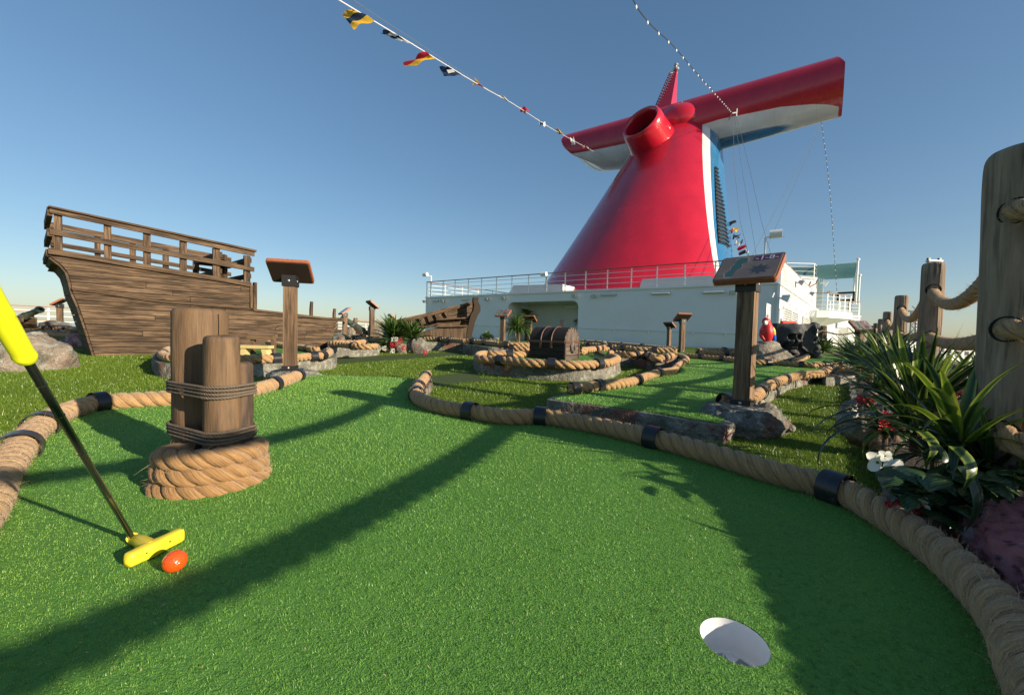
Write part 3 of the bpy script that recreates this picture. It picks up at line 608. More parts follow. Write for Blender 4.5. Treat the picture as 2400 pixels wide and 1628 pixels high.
# paths in the lawn
pA = gp([(781, 838), (860, 834), (985, 829), (1110, 822), (1250, 818), (1250, 824), (1110, 830), (985, 839), (860, 848), (781, 853)], LAWN + .004)
flat_poly('footpath', xy(pA), LAWN + .005, M['path'], label='smooth dark green footpath strip crossing the lawn', cat='path')
pB = gp(zoomed([(320, 530), (480, 508), (620, 494), (660, 540), (860, 555), (700, 560), (550, 575), (345, 598)], *c3), LAWN + .004)
flat_poly('footpath', xy(pB), LAWN + .005, M['path'], label='smooth dark footpath between the chest kerb and the foreground rope', cat='path')

# ------------------------------------------------------------------ blades
def inside(px_, py_, poly):
    r = np.zeros(len(px_), bool); n = len(poly)
    for i in range(n):
        x1, y1 = poly[i]; x2, y2 = poly[(i + 1) % n]
        if y1 == y2: continue
        c = ((y1 > py_) != (y2 > py_)) & (px_ < (x2 - x1) * (py_ - y1) / (y2 - y1) + x1); r ^= c
    return r
rng = np.random.default_rng(3)
def blades(name, X, Y, z0, ln, wd, lean, mat, label):
    n = len(X); zz = np.where(Y < 7, .025 * Y, .175 + .025 * ((np.clip(Y - 7, 0, 4)) - np.clip(Y - 7, 0, 4) ** 2 / 8)) + z0
    hsh = (np.floor(X / .0075).astype(np.int64) * 73856093 ^ np.floor(Y / .0075).astype(np.int64) * 19349663) & 4095; cl = rng.uniform(.55, 1.45, 4096)[hsh]; cla = rng.uniform(0, 2 * np.pi, 4096)[hsh]
    a = rng.uniform(0, 2 * np.pi, n); L = ln * cl * rng.uniform(.6, 1.25, n) * (1 + .15 * np.sin(X * 3) * np.cos(Y * 2.3)); w_ = wd * rng.uniform(.7, 1.3, n)
    la = cla + rng.normal(0, .8, n); le = rng.uniform(.1, 1, n) * lean
    co = np.empty((n, 3, 3), np.float32)
    co[:, 0, 0] = X - np.cos(a) * w_; co[:, 0, 1] = Y - np.sin(a) * w_; co[:, 0, 2] = zz
    co[:, 1, 0] = X + np.cos(a) * w_; co[:, 1, 1] = Y + np.sin(a) * w_; co[:, 1, 2] = zz
    co[:, 2, 0] = X + np.cos(la) * L * le; co[:, 2, 1] = Y + np.sin(la) * L * le; co[:, 2, 2] = zz + L * np.sqrt(np.clip(1 - le ** 2, .05, 1))
    me = bpy.data.meshes.new(name); me.vertices.add(n * 3); me.loops.add(n * 3); me.polygons.add(n)
    me.vertices.foreach_set('co', co.ravel()); me.loops.foreach_set('vertex_index', np.arange(n * 3, dtype=np.int32))
    me.polygons.foreach_set('loop_start', np.arange(0, n * 3, 3, dtype=np.int32)); me.polygons.foreach_set('loop_total', np.full(n, 3, np.int32))
    me.update(); me.validate(); me.materials.append(mat); o = bpy.data.objects.new(name, me); C.objects.link(o)
    return tag(o, label, 'turf', kind='stuff')
def sample(n, y0, y1, pw, kl=-1.33, kr=1.33):
    u = rng.uniform(0, 1, n); Y = (y0 ** pw + u * (y1 ** pw - y0 ** pw)) ** (1 / pw)
    X = rng.uniform(kl, kr, n) * Y; return X, Y
X, Y = sample(720000, .46, 4.9, .5)
k = inside(X, Y, GREEN1) & (((X - cupc.x) ** 2 + (Y - cupc.y) ** 2) > (CR - .0015) ** 2); X, Y = X[k], Y[k]
sz = np.clip(.45 + .55 * Y, .6, 2.2)
blades('green_turf_blades', X, Y, -.001, .0052 * sz, .00075 * sz, .95, M['greenblade'], 'short crimped turf fibres of the foreground green')
X, Y = sample(760000, .9, 9.5, .40, -1.65, 1.5)
k = np.ones(len(X), bool)
for bd in BEDS: k &= ~inside(X, Y, bd)
X, Y = X[k], Y[k]
pa = inside(X, Y, xy(pA)) | inside(X, Y, xy(pB)); X, Y = X[~pa], Y[~pa]
sz = np.clip(.5 + .22 * Y, .7, 1.9)
blades('lawn_blades', X, Y, LAWN, .017 * np.clip(sz, .7, 1.3), .0014 * sz, .95, M['lawnblade'], 'longer artificial grass blades of the lawn')
X, Y = sample(130000, 2.2, 7, .5, -.1, 1.0); k = inside(X, Y, BEDS[1]); X, Y = X[k], Y[k]
blades('green_turf_blades', X, Y, .002, .009, .0018, .9, M['greenblade'], 'short turf fibres of the raised green beside the right signpost')
# ragged turf fringe on the front lip of green 2
E = resample(g2[:3], ds=.002, smooth=False); X = np.array([p.x for p in E]) + rng.normal(0, .004, len(E)); Y = np.array([p.y for p in E]) + rng.normal(0, .004, len(E)) - .004
blades('turf_fringe', X, Y, -.006, .014, .002, 1.0, M['greenblade'], 'frayed turf lip over the front wall of the raised green')
# ------------------------------------------------------------------ ship superstructure
def onplane(px, py, A, d):
    r = ray(px, py); n = V((d[1], -d[0], 0)); A = V((A[0], A[1], 0)); den = r.dot(n)
    t = (A - V((CAM.x, CAM.y, 0))).dot(n) / den; return CAM + r * t
K = V((9.92, 15.0, 0)); WD = V((-.83, .56, 0)).normalized(); SDv = V((.66, .75, 0)).normalized()
WN = V((-WD.y, WD.x, 0)); WN = -WN if WN.y > 0 else WN                      # outward normal of front wall (to camera)
SN = V((SDv.y, -SDv.x, 0))
FW = lambda px, py: onplane(px, py, K, WD)
SW = lambda px, py: onplane(px, py, K, SDv)
ZT = 2.62; ZB = 0.05
house = thing('deckhouse', 'long white superstructure block across the deck behind the golf course', 'ship superstructure', (K.x, K.y, ZB))
def fwz(px, z): p = FW(px, 700); return V((p.x, p.y, z))
pl = fwz(998, ZB)
alc = [(1356, ZB)] + [(FW(1356, y), None) for y in ()]
zal = FW(1280, 706).z
def arc(cx, dx, n=5):
    out = []
    for i in range(n + 1):
        a = PI / 2 * i / n; out.append(a)
    return out
b = MB(); o1 = fwz(1356, ZB); o2 = fwz(1191, ZB); dirw = (o2 - o1).normalized(); rr = .32
pts = [V((K.x, K.y, ZB)), o1]
for i in range(6):
    a = PI / 2 * i / 5; pts.append(V((o1.x, o1.y, 0)) + dirw * rr * (1 - math.cos(a)) + V((0, 0, zal - rr + rr * math.sin(a))))
for i in range(6):
    a = PI / 2 * (1 - i / 5); pts.append(V((o2.x, o2.y, 0)) - dirw * rr * (1 - math.cos(a)) + V((0, 0, zal - rr + rr * math.sin(a))))
pts += [o2, pl, V((pl.x, pl.y, ZT)), V((K.x, K.y, ZT))]
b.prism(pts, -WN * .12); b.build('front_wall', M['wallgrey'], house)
b = MB(); q1, q2 = o1 - WN * .12, o2 - WN * .12; bk1, bk2 = o1 - WN * 2.2 - dirw * .01, o2 - WN * 2.2
up_ = V((0, 0, zal - ZB + .02))
b.poly([bk1 - dirw, bk2 + dirw, bk2 + dirw + up_, bk1 - dirw + up_]); b.poly([q1, bk1, bk1 + up_, q1 + up_]); b.poly([q2, bk2, bk2 + up_, q2 + up_]); b.poly([q1 + up_ - dirw, q2 + up_ + dirw, bk2 + up_ + dirw, bk1 + up_ - dirw])
b.build('alcove', M['white'], house)
far = K + SDv * 20.0
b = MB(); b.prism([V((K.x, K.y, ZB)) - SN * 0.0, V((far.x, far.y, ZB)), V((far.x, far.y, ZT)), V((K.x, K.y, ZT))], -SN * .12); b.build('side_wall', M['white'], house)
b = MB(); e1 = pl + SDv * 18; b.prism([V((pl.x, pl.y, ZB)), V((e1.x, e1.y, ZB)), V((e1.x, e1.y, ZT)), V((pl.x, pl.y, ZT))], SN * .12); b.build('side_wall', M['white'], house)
b = MB(); rp = [K - WN * .1 - SN * .1, far - SN * .1, e1 + SN * .1, V((pl.x, pl.y, 0)) - WN * .1 + SN * .1]; b.prism([V((p.x, p.y, ZT - .12)) for p in rp], (0, 0, .1)); b.build('roof_deck', M['deck'], house)
b = MB(); b.beam(fwz(998, ZT) + WN * .02 + V((0, 0, .02)), V((K.x, K.y, ZT + .02)) + WN * .02, .1, .06); b.beam(V((K.x, K.y, ZT + .02)) + SN * .02, V((far.x, far.y, ZT + .02)) + SN * .02, .1, .06); b.build('coping', M['white'], house)
b = MB()
b.beam(FW(1360, 768) + WN * .02, FW(1800, 783) + WN * .02, .04, .05); b.build('wall_ledge', M['wallgrey'], house); b = MB(); b.beam(FW(1000, 758) + WN * .02, FW(1190, 764) + WN * .02, .04, .05)
b.build('wall_ledge', M['wallgrey'], house)
for px in (1405, 1440, 1520, 1560, 1625, 1700, 1760):
    b = MB(); p = FW(px, 770 + (px - 1360) * .034 + 3) + WN * .03; b.vbox(p, (.05, .04, .12)); b.build('ledge_bracket', M['wallgrey'], house)
b = MB(); b.vbox(V((K.x, K.y, (ZB + ZT) / 2)) + WN * .02 + SN * .02, (.09, .09, ZT - ZB), math.atan2(WD.y, WD.x)); b.build('corner_post', M['white'], house)

def railing(pts, h, label, rails=4, post=.05, rr=.014, spacing=1.15, top='teak', postm='whitepost', posts=None, balus=0, name='railing', toprad=.028, group='ship railings'):
    pts = [V(p) for p in pts]; t = thing(name, label, 'railing', pts[0], group=group); U = V((0, 0, 1))
    b = MB()
    for i in range(len(pts) - 1): b.beam(pts[i] + U * h, pts[i + 1] + U * h, toprad * 2.6, toprad * 1.4)
    b.build('top_rail', M[top], t)
    for k in range(rails):
        b = MB(); z = h * (k + .35) / (rails + .1)
        for i in range(len(pts) - 1): b.tube([pts[i] + U * z, pts[i + 1] + U * z], rr, 5)
        b.build('rail', M[postm], t)
    P = []
    if posts is not None: P = posts
    else:
        for i in range(len(pts) - 1):
            L = (pts[i + 1] - pts[i]).length; n = max(1, round(L / spacing))
            P += [pts[i].lerp(pts[i + 1], j / n) for j in range(n + (i == len(pts) - 2))]
    mesh = None
    for p in P:
        if mesh is None:
            b = MB(); b.vbox(V((0, 0, h / 2)), (post, post * .55, h)); o = b.build('post', M[postm], t, local=True); mesh = o.data
        else: o = bpy.data.objects.new('post', mesh); C.objects.link(o); o.parent = t
        o.location = p - t.location
    if balus:
        b = MB()
        for i in range(len(pts) - 1):
            L = (pts[i + 1] - pts[i]).length; n = int(L / balus)
            for j in range(n): p = pts[i].lerp(pts[i + 1], (j + .5) / n); b.vbox(p + U * h / 2, (.035, .035, h))
        tag(b.build('baluster', M[postm], t), kind='stuff')
    return t
posts = []
for px in (1010, 1039, 1067, 1098, 1129, 1164, 1200, 1239, 1280, 1325, 1373, 1424, 1480, 1540, 1605, 1676, 1752):
    p = FW(px, 650); posts.append(V((p.x, p.y, ZT)))
railing([fwz(1000, ZT), V((K.x, K.y, ZT)) + WD * .9], 1.0, 'white railing with dark teak top along the front roof edge below the red funnel', rails=4, posts=posts)
p0 = fwz(1000, ZT)
railing([p0, p0 + SDv * 9], 1.0, 'white railing running back from the left corner of the roof', rails=4, spacing=1.4)
railing([V((K.x, K.y, ZT)) + SDv * .6, K + SDv * 13.3 + V((0, 0, ZT))], 1.0, 'long side railing with grey balusters receding above the sunlit side wall', rails=1, balus=.33, spacing=2.2, postm='steel', top='teak', toprad=.02)

# pale housings on the roof
def housing(pxs, label, back=1.6, mat='white'):
    ps = [FW(x, y) - WN * .9 for x, y in pxs]; b = MB(); b.prism(ps, -WN * back)
    o = b.build('deck_housing', M[mat], org=ps[0]); tag(o, label, 'deck housing'); return o
housing([(1478, 690), (1492, 648), (1655, 638), (1712, 672), (1712, 688)], 'low white sloped housing in front of the funnel base')
housing([(1165, 695), (1182, 664), (1300, 661), (1300, 695)], 'low pale sloped housing left of the funnel base', mat='wallgrey')

# lamps on the wall
def linear_lamp(c, d, n, L, label):
    t = thing('linear_lamp', label, 'lamp', c, group='lamps on the ship walls')
    b = MB(); b.frame(c + n * .04, d * L / 2, n * .04, V((0, 0, .035))); autosmooth(b.build('housing', M['steel'], t), 30)
    b = MB(); b.tube([c + n * .09 - d * L * .46, c + n * .09 + d * L * .46], .04, 8); b.build('diffuser', M['glass'], t, smooth=True)
def flood(c, n, label, s=.13, tilt=-.5, mat='white', arm=True):
    t = thing('floodlight', label, 'floodlight', c, group='floodlights on the ship')
    n = V(n).normalized(); f = (n + V((0, 0, tilt))).normalized(); sd_ = V((0, 0, 1)).cross(f).normalized(); u = f.cross(sd_)
    o = c + n * s * 1.3; b = MB()
    F4 = [o + f * s * .7 + sd_ * s * i + u * s * j * .75 for i, j in ((-1, -1), (1, -1), (1, 1), (-1, 1))]
    B4 = [o - f * s * .6 + (p - o - f * s * .7) * .55 for p in F4]
    b.poly(B4[::-1]); [b.poly([B4[i], B4[(i + 1) % 4], F4[(i + 1) % 4], F4[i]]) for i in range(4)]; b.poly(F4)
    b.build('lamp_body', M[mat], t)
    b = MB(); b.frame(o + f * s * .71, sd_ * s * .85, u * s * .6, f * .004); b.build('lens', M['glass'], t)
    if arm: b = MB(); b.beam(c, o, s * .3, s * .3); b.build('bracket', M[mat], t)
for (x, y, L, w_) in ((1022, 705, .5, 'leftmost'), (1090, 702, .5, 'second from the left, above the boat bow'), (1427, 691, .75, 'third from the left, right of the alcove'), (1549, 688, .8, 'fourth, above the small signposts'), (1673, 685, .8, 'rightmost')):
    linear_lamp(FW(x, y), WD, WN, L, 'tubular wall lamp on the pale front wall, %s' % w_)
for (x, y, w_) in ((999, 706, 'at the far left end of the front wall'), (1041, 705, 'rounded, just right of the left end of the front wall'), (1144, 701, 'above the left part of the alcove'), (1183, 698, 'square, just left of the alcove top'), (1349, 693, 'above the right corner of the alcove'), (1394, 694, 'small, left of the third tube lamp'), (1718, 685, 'near the right end of the front wall')):
    flood(FW(x, y), WN, 'small grey floodlight ' + w_, s=.11, mat='steel')
t = linear_lamp(FW(1322, 716) - WN * .9 + V((0, 0, 0)), WD, WN, .7, 'tubular lamp under the ceiling of the alcove')
# pole floods
def pole_flood(base, h, n, label, s=.16):
    t = thing('floodlight_pole', label, 'floodlight', base, group='pole floodlights on the ship')
    b = MB(); b.tube([base, base + V((0, 0, h)), base + V((0, 0, h + .02)) + V(n) * .25], .035, 8); b.build('pole', M['whitepost'], t, smooth=True)
    c = base + V((0, 0, h + .08)) + V(n) * .3; b = MB(); b.tube([c - WD * s, c + WD * s], s * .75, 10); b.build('lamp_body', M['white'], t, smooth=True)
    b = MB(); b.frame(c + V((0, 0, -s * .7)), WD * s * .8, V(n) * s * .5, V((0, 0, .01))); b.build('lens', M['glass'], t)
p = FW(1010, 690); pole_flood(V((p.x, p.y, ZT)), 1.35, WN * 1.0 + WD * .7, 'white pole floodlight at the left end of the roof railing')
p = FW(1280, 690); pole_flood(V((p.x, p.y, ZT)), .85, WN, 'white floodlight clamped to the railing before the funnel base', .15)
p = SW(1824, 690) - SN * .5; pole_flood(V((p.x, p.y, ZT)), 1.35 + .45, SN + V((0, -.2, 0)), 'large white floodlight on a post above the right signpost panel', .2)

# side wall fittings
def louvre(a, c, label):
    p0, p1 = SW(*a), SW(*c); d = SDv; L = (V((p1.x, p1.y, 0)) - V((p0.x, p0.y, 0))).length; H = p0.z - p1.z
    mid = (p0 + p1) / 2 + SN * .02; t = thing('louvre_panel', label, 'louvre', mid, group='louvres in the side wall')
    b = MB(); b.frame(mid, d * L / 2, SN * .01, V((0, 0, H / 2))); b.build('backing', M['steel'], t)
    n = max(4, int(H / .085)); b = MB()
    for i in range(n): z = -H / 2 + H * (i + .5) / n; b.frame(mid + SN * .03 + V((0, 0, z)), d * L / 2, (SN + V((0, 0, -.8))).normalized() * .035, V((0, 0, .008)))
    for sx in (-1, 1): b.frame(mid + SN * .03 + d * L / 2 * sx, V((0, 0, H / 2)), SN * .03, d * .03)
    tag(b.build('slats', M['white'], t), kind='stuff')
z4 = lambda x, y: (1650 + x / 4.5, 550 + y / 4.5)
louvre(z4(830, 755), z4(900, 945), 'first white louvre beside the parrot'); louvre(z4(912, 795), z4(970, 950), 'second white louvre, above the skull rock')
louvre(z4(1035, 855), z4(1085, 960), 'third small louvre, farther back'); louvre(z4(1100, 880), z4(1150, 960), 'fourth small louvre under the balcony')
def door(a, c, label):
    p0, p1 = SW(*a), SW(*c); L = (V((p1.x, p1.y, 0)) - V((p0.x, p0.y, 0))).length; zb = ZB + .1; mid = V(((p0.x + p1.x) / 2, (p0.y + p1.y) / 2, (p0.z + zb) / 2)) + SN * .03
    t = thing('steel_door', label, 'door', mid, group='doors in the side wall'); H = p0.z - zb
    b = MB(); b.frame(mid, SDv * L / 2, SN * .02, V((0, 0, H / 2))); b.build('door_leaf', M['white'], t)
    b = MB(); b.frame(mid + SN * .05 - SDv * L * .3, SDv * .05, SN * .03, V((0, 0, .12))); b.frame(mid + SN * .05 - SDv * L * .3 + V((0, 0, .4)), SDv * .03, SN * .03, V((0, 0, .05))); b.build('handle', M['steel'], t)
    b = MB(); [b.frame(mid + SN * .01 + SDv * (L / 2 + .04) * s_, V((0, 0, H / 2 + .05)), SN * .03, SDv * .03) for s_ in (-1, 1)]; b.frame(mid + SN * .01 + V((0, 0, H / 2 + .04)), SDv * (L / 2 + .07), SN * .03, V((0, 0, .03))); b.build('door_frame', M['wallgrey'], t)
door(z4(638, 745), z4(672, 860), 'narrow white steel door just behind the right signpost'); door(z4(785, 800), z4(818, 900), 'white steel door left of the louvres')
for (x, y, s_, w_) in ((770, 670, .2, 'large, near the corner behind the signpost'), (660, 632, .1, 'small grey box at the wall corner'), (1075, 830, .18, 'above the third louvre'), (875, 740, .07, 'tiny, above the first louvre'), (948, 778, .07, 'tiny, above the second louvre'), (1000, 805, .07, 'tiny, between louvres and rear lamp')):
    flood(SW(*z4(x, y)), SN, 'side wall floodlight, ' + w_, s=s_, tilt=-.3)
for (x, y, w_) in ((965, 505, 'on the side railing, nearer one'), (1088, 620, 'on the side railing, farther one')):
    p = SW(*z4(x, y)); flood(p, SN, 'square floodlight ' + w_, s=.16, mat='steel', tilt=-.6)
# red box on the deck
p = G(*z4(790, 960), .0); c = SW(*z4(795, 940)) + SN * .25; b = MB(); b.box(c, (.5, .3, .22)); M['redpaint'] = mk('red_paint', (.5, .03, .02), .4)
tag(b.build('red_locker', M['redpaint'], org=c), 'small red equipment box seen above the skull rock', 'locker')

# balcony wing and rear blocks
YB = 25.5
def quadblock(pxl, pxr, ytop, ybot, Y, depth, name, label, cat, mat='white', parent=None, dirb=SDv):
    a, c = D(pxl, ytop, Y), D(pxr, ytop, Y); zt_, zb_ = a.z, D(pxl, ybot, Y).z
    t = thing(name, label, cat, (a.x, Y, zb_)); b = MB()
    b.prism([V((a.x, Y, zb_)), V((c.x, Y, zb_)), V((c.x, Y, zt_)), V((a.x, Y, zt_))], V((0, 0, 0)) + dirb * depth); b.build('wall', M[mat], t)
    b = MB(); b.box(((a.x + c.x) / 2, Y - .03, zt_ - .06), (c.x - a.x + .1, .12, .12)); b.build('coping', M[mat], t)
    return t, a, c, zt_, zb_
t, a, c, z1, z0 = quadblock(1901, 2014, 737, 835, 27.0, 8, 'bridge_wing', 'white block facing the camera at the right end of the superstructure', 'ship superstructure')
b = MB(); p = D(1988, 757, 26.98); b.frame(p + V((0, -.03, 0)), (.75, 0, 0), (0, .02, 0), (0, 0, .33)); b.build('vent_panel', M['wallgrey'], t)
b = MB(); p = D(1975, 747, 26.98); b.frame(p + V((0, -.08, 0)), (.8, 0, 0), (0, .08, 0), (0, 0, .06)); b.build('lamp', M['steel'], t)
b = MB(); b.box(((a.x + c.x) / 2, 26.95, z0 + .45), (c.x - a.x, .06, .06)); b.build('ledge', M['wallgrey'], t)
M['bluepaint'] = mk('blue_stripe_paint', (.08, .2, .5), .5)
b = MB(); b.frame(D(1960, 823, 26.9), (1.4, 0, 0), (0, .02, 0), (0, 0, .05)); b.build('blue_stripe', M['bluepaint'], t)
railing([V((a.x + 1.3, 27.05, z1)), V((c.x, 27.05, z1)), V((c.x, 27.05, z1)) + SDv * 4], .95, 'white balcony railing with teak rail on the right rear block', rails=4, spacing=.75, group='ship railings')
# side locker on the lower wall
b = MB(); p = D(2000, 805, 25.5); b.prism([V((p.x - .35, 25.5, .0)), V((p.x + .25, 25.5, 0)), V((p.x + .25, 25.5, .9)), V((p.x - .35, 25.5, 1.35))], (0, .8, 0)); tag(b.build('white_locker', M['whitepost'], org=(p.x, 25.5, 0)), 'white slanted locker in front of the right rear block', 'locker')
# balcony bulge
t = thing('balcony', 'rounded white balcony slab jutting from the side wall', 'balcony', SW(1901, 737)); p = SW(1897, 726); q = SW(1905, 745)
b = MB(); A_ = V((p.x, p.y, p.z)); o_ = [A_, A_ + SDv * 3.2, A_ + SDv * 2.8 + SN * 1.9, A_ + SN * .9 + SDv * .4, A_ + SN * .35 + SDv * .05]
b.prism([x + V((0, 0, -.45)) for x in o_], (0, 0, .42)); b.build('slab', M['white'], t)
b = MB(); cc = A_ + SDv * 1.5 + V((0, 0, -.95)); b.grid([[x + V((0, 0, -.46)) for x in o_], [cc + (V((x.x, x.y, 0)) - V((cc.x, cc.y, 0))) * .25 for x in o_]], closed=True); b.build('underside', M['wallgrey'], t)
railing([A_ + SDv * .1, A_ + SN * .8 + SDv * .45, A_ + SDv * 2.7 + SN * 1.8], 1.0, 'short white railing on the rounded balcony', rails=4, spacing=.6)
# upper block with top rail
t, a, c, z1, z0 = quadblock(1834, 1912, 648, 740, 27.5, 7, 'upper_deckhouse', 'upper white deckhouse block right of the signpost panel', 'ship superstructure')
railing([V((a.x, 27.6, z1)), V((c.x - .05, 27.6, z1)), V((c.x, 27.6, z1)) + SDv * 6.5], .95, 'top railing on the upper white deckhouse', rails=3, spacing=1.5, top='whitepost', postm='whitepost', balus=0)
for k, (x, y) in enumerate(((1922, 664), (1932, 686), (1944, 693))):
    flood(D(x, y, 28 + k), SN, ('white floodlight high on the upper deckhouse, ' + ('nearest', 'middle', 'farthest')[k]), s=.2)
b = MB(); p = [D(x, y, 27.3) for x, y in ((1888, 686), (1898, 672), (1912, 665), (1916, 655))]; b.tube(p, .04, 6); tag(b.build('pipe', M['teak'], org=p[0]), 'bent brown pipe on the face of the upper deckhouse', 'pipe')
# awning
t = thing('awning', 'teal mesh awning stretched between white poles at the right', 'awning', D(1960, 700, 27.8))
A1, A2, A3, A4 = D(1800, 631, 30), D(2009, 615, 27.2), D(2003, 651, 31.5), D(1936, 655, 33)
rows = [[A1.lerp(A4, j / 8) + V((0, 0, -.25 * math.sin(PI * j / 8) * math.sin(PI * i / 8))) for j in range(9)] for i in range(1)]
rows = []
for i in range(9):
    l = A1.lerp(A4, i / 8); r_ = A2.lerp(A3, i / 8); rows.append([l.lerp(r_, j / 8) - V((0, 0, .3 * math.sin(PI * j / 8) * math.sin(PI * i / 8))) for j in range(9)])
b = MB(); b.grid(rows); b.build('cloth', M['teal'], t, smooth=True)
b = MB(); B1, B2 = D(2009, 615, 27.2), D(2003, 651, 31.5); b.poly([B1, B2, D(2005, 712, 31.5), D(2009, 706, 27.2)]); b.build('side_cloth', M['teal'], t)
for x, yt, yb, Y in ((2011, 608, 712, 27.1), (2015, 645, 712, 29.5), (2004, 632, 712, 31.6)):
    b = MB(); b.tube([D(x, yt, Y), V((D(x, yt, Y).x, Y, D(x, yb, Y).z))], .06, 8); b.ell(D(x, yt, Y), (.12, .12, .1), 8, 5); b.build('pole', M['whitepost'], t, smooth=True)
b = MB(); h = [D(1965, 687, 28.5), D(2003, 685, 28.5), D(2003, 705, 28.5), D(1965, 705, 28.5)]
for i in range(4): b.beam(h[i], h[(i + 1) % 4], .14, .14, up=(0, 1, 0))
b.beam(D(1993, 700, 28.5), V((D(1993, 700, 28.5).x, 28.5, D(1993, 740, 28.5).z)), .16, .16, up=(0, 1, 0)); b.beam(D(1952, 706, 28.5), D(2000, 701, 28.5), .1, .1, up=(0, 1, 0))
tag(b.build('equipment_rack', M['darksteel'], org=h[0]), 'black steel rack on the balcony under the teal awning', 'rack')

# ------------------------------------------------------------------ funnel
AX = V((.61, .79, 0)).normalized(); DX = V((.79, -.61, 0)).normalized(); UZ = V((0, 0, 1))
fun = thing('funnel', 'giant red winged ship funnel with white and blue stripes', 'ship funnel', (5.3, 19.5, ZT))
def Fc(s): c0, c1 = V((5.33, 19.5, 2.4)), V((9.83, 25.0, 12.8)); return c0.lerp(c1, s)
def Fw(s): return 4.49 + (2.36 - 4.49) * s + .25 * (1 - s) ** 4
def Flf(s): return 3.1 + (1.9 - 3.1) * s
def Fls(s): return 3.0 + (.85 - 3.0) * s
def bound(s, ys, xs):
    c = Fc(s); best = None; w_, lf, ls = Fw(s), Flf(s), Fls(s)
    for k in range(121):
        xa = -lf * math.sin(PI / 2 * (1 - k / 80)) if k <= 80 else ls * (k - 80) / 40
        xd = w_ * math.cos(PI / 2 * (1 - k / 80)) if k <= 80 else w_ * .99
        q = pix(c + DX * xd + AX * xa); e = abs(q[0] - float(np.interp(q[1], ys, xs)))
        if best is None or e < best[0]: best = (e, xa)
    return best[1]
BQ = [(s, bound(s, [330, 462, 557, 610, 640], [1646, 1650.6, 1662, 1673.5, 1682]), bound(s, [330, 462, 557, 610, 640], [1664, 1668, 1675, 1682, 1693])) for s in [i / 10 for i in range(11)]]
BP0 = np.polyfit([q[0] for q in BQ], [q[1] for q in BQ], 3); BP1 = np.polyfit([q[0] for q in BQ], [q[2] for q in BQ], 3)
print('BQ', [(round(a, 2), round(b_, 2), round(c_, 2)) for a, b_, c_ in BQ])
def Fq(xa, s):
    a, c_ = float(np.polyval(BP0, s)), float(np.polyval(BP1, s)); return .3 + .2 * (xa - a) / max(.1, c_ - a)
b = MB(); NS = 40; rows = []; uvs = []
for i in range(NS + 1):
    s = i / NS * 1.02; c = Fc(s); w_ = Fw(s); lf = Flf(s); ls = Fls(s); row = []; ur = []
    prof = [(w_ * math.cos(a), -lf * math.sin(a)) for a in [PI * k / 40 for k in range(41)]]
    prof += [(-w_ * .99, ls * .12 * k) for k in range(1, 8)] + [(-w_ * .98, ls), (w_ * .98, ls)] + [(w_ * .99, ls * .12 * k) for k in range(7, 0, -1)]
    for xd, xa in prof: row.append(c + DX * xd + AX * xa); ur.append(Fq(xa, s))
    rows.append(row); uvs.append(ur)
b.grid(rows, lambda i, j: (max(.01, min(.99, uvs[i][j % len(uvs[0])])), i / NS), closed=True)
o = b.build('casing', M['funnel'], fun); autosmooth(o, 60)
# wings
WC = V((9.83, 25.0, 13.05))
M['redcoat'] = mk('red_coat', RED, .22, coat=.5)
def wing(sg, L, rise, skew, name):
    b = MB(); rows = []; uv = []; NL = 30; NA = 48
    for i in range(NL + 1):
        t = i / NL; c = WC + DX * sg * L * t + UZ * rise * t ** 1.2; hz = 1.5 - (.28 * t if sg > 0 else .2 * t); hd = 1.75 - .15 * t
        row = []; ur = []
        vb1 = np.interp(t, [0, .35, .7, .88, 1], [-.50, -.46, -.62, -.80, -.97]) if sg > 0 else -.45; vb2 = np.interp(t, [0, .3, .6, .85, 1], [-.90, -.94, -.97, -1.02, -1.1]) if sg > 0 else -1.08
        for k in range(NA):
            a = 2 * PI * k / NA; cz = math.copysign(abs(math.sin(a)) ** .92, math.sin(a)); ca = math.copysign(abs(math.cos(a)) ** .75, math.cos(a))
            zl = cz * hz; sk_ = t ** 4 * (float(np.interp(cz, [-1, 0, .3, 1], [0, 0, 0, -.45])) if sg > 0 else float(np.interp(cz, [-1, -.8, -.5, 0, .45, .8, 1], [-2.3, -1.6, -.95, -.3, 0, -.15, -.5])))
            row.append(c + UZ * zl + AX * ca * hd + DX * sg * sk_)
            ur.append(max(.01, min(.99, .3 + .2 * (vb1 - cz) / (vb1 - vb2))))
        rows.append(row); uv.append(ur)
    if sg < 0:
        e_ = rows[-1]; ce = sum(e_, V()) / len(e_)
        for f_, o_ in ((.93, .10), (.7, .25), (.35, .32), (.02, .34)): rows.append([ce + (p - ce) * f_ - DX * o_ for p in e_]); uv.append([u_ * 1.0 for u_ in uv[NL]])
    b.grid(rows, lambda i, j: (uv[i][j % NA], i / NL), closed=True, flip=(sg < 0))
    o = b.build(name, M['funnel'], fun); autosmooth(o, 60)
    if sg < 0: return
    # rim and dark hollow end
    b = MB(); e = rows[-1]; cen = sum(e, V()) / len(e); out = DX * sg * .14
    inn = [cen + (p - cen) * .93 + out * .6 for p in e]; inn2 = [cen + (p - cen) * .90 - DX * sg * 1.2 for p in e]
    b.grid([e, [cen + (p - cen) * 1.0 + out for p in e], inn], closed=True, flip=(sg < 0)); (b.poly(inn) if sg < 0 else None); b.build('wing_rim', M['redcoat'], fun); b = MB();
    if sg < 0: return
    b.grid([inn, inn2, [cen - DX * sg * 1.25 + (p - cen) * .02 for p in e]], closed=True, flip=(sg < 0))
    o = b.build('wing_end', M['wingend'], fun); autosmooth(o, 40)
M['wingend'] = mk('wing_end_dark', (.05, .012, .015), .5)
wing(1, 7.75, .05, .45, 'wing'); wing(-1, 7.4, .45, -1.5, 'wing')
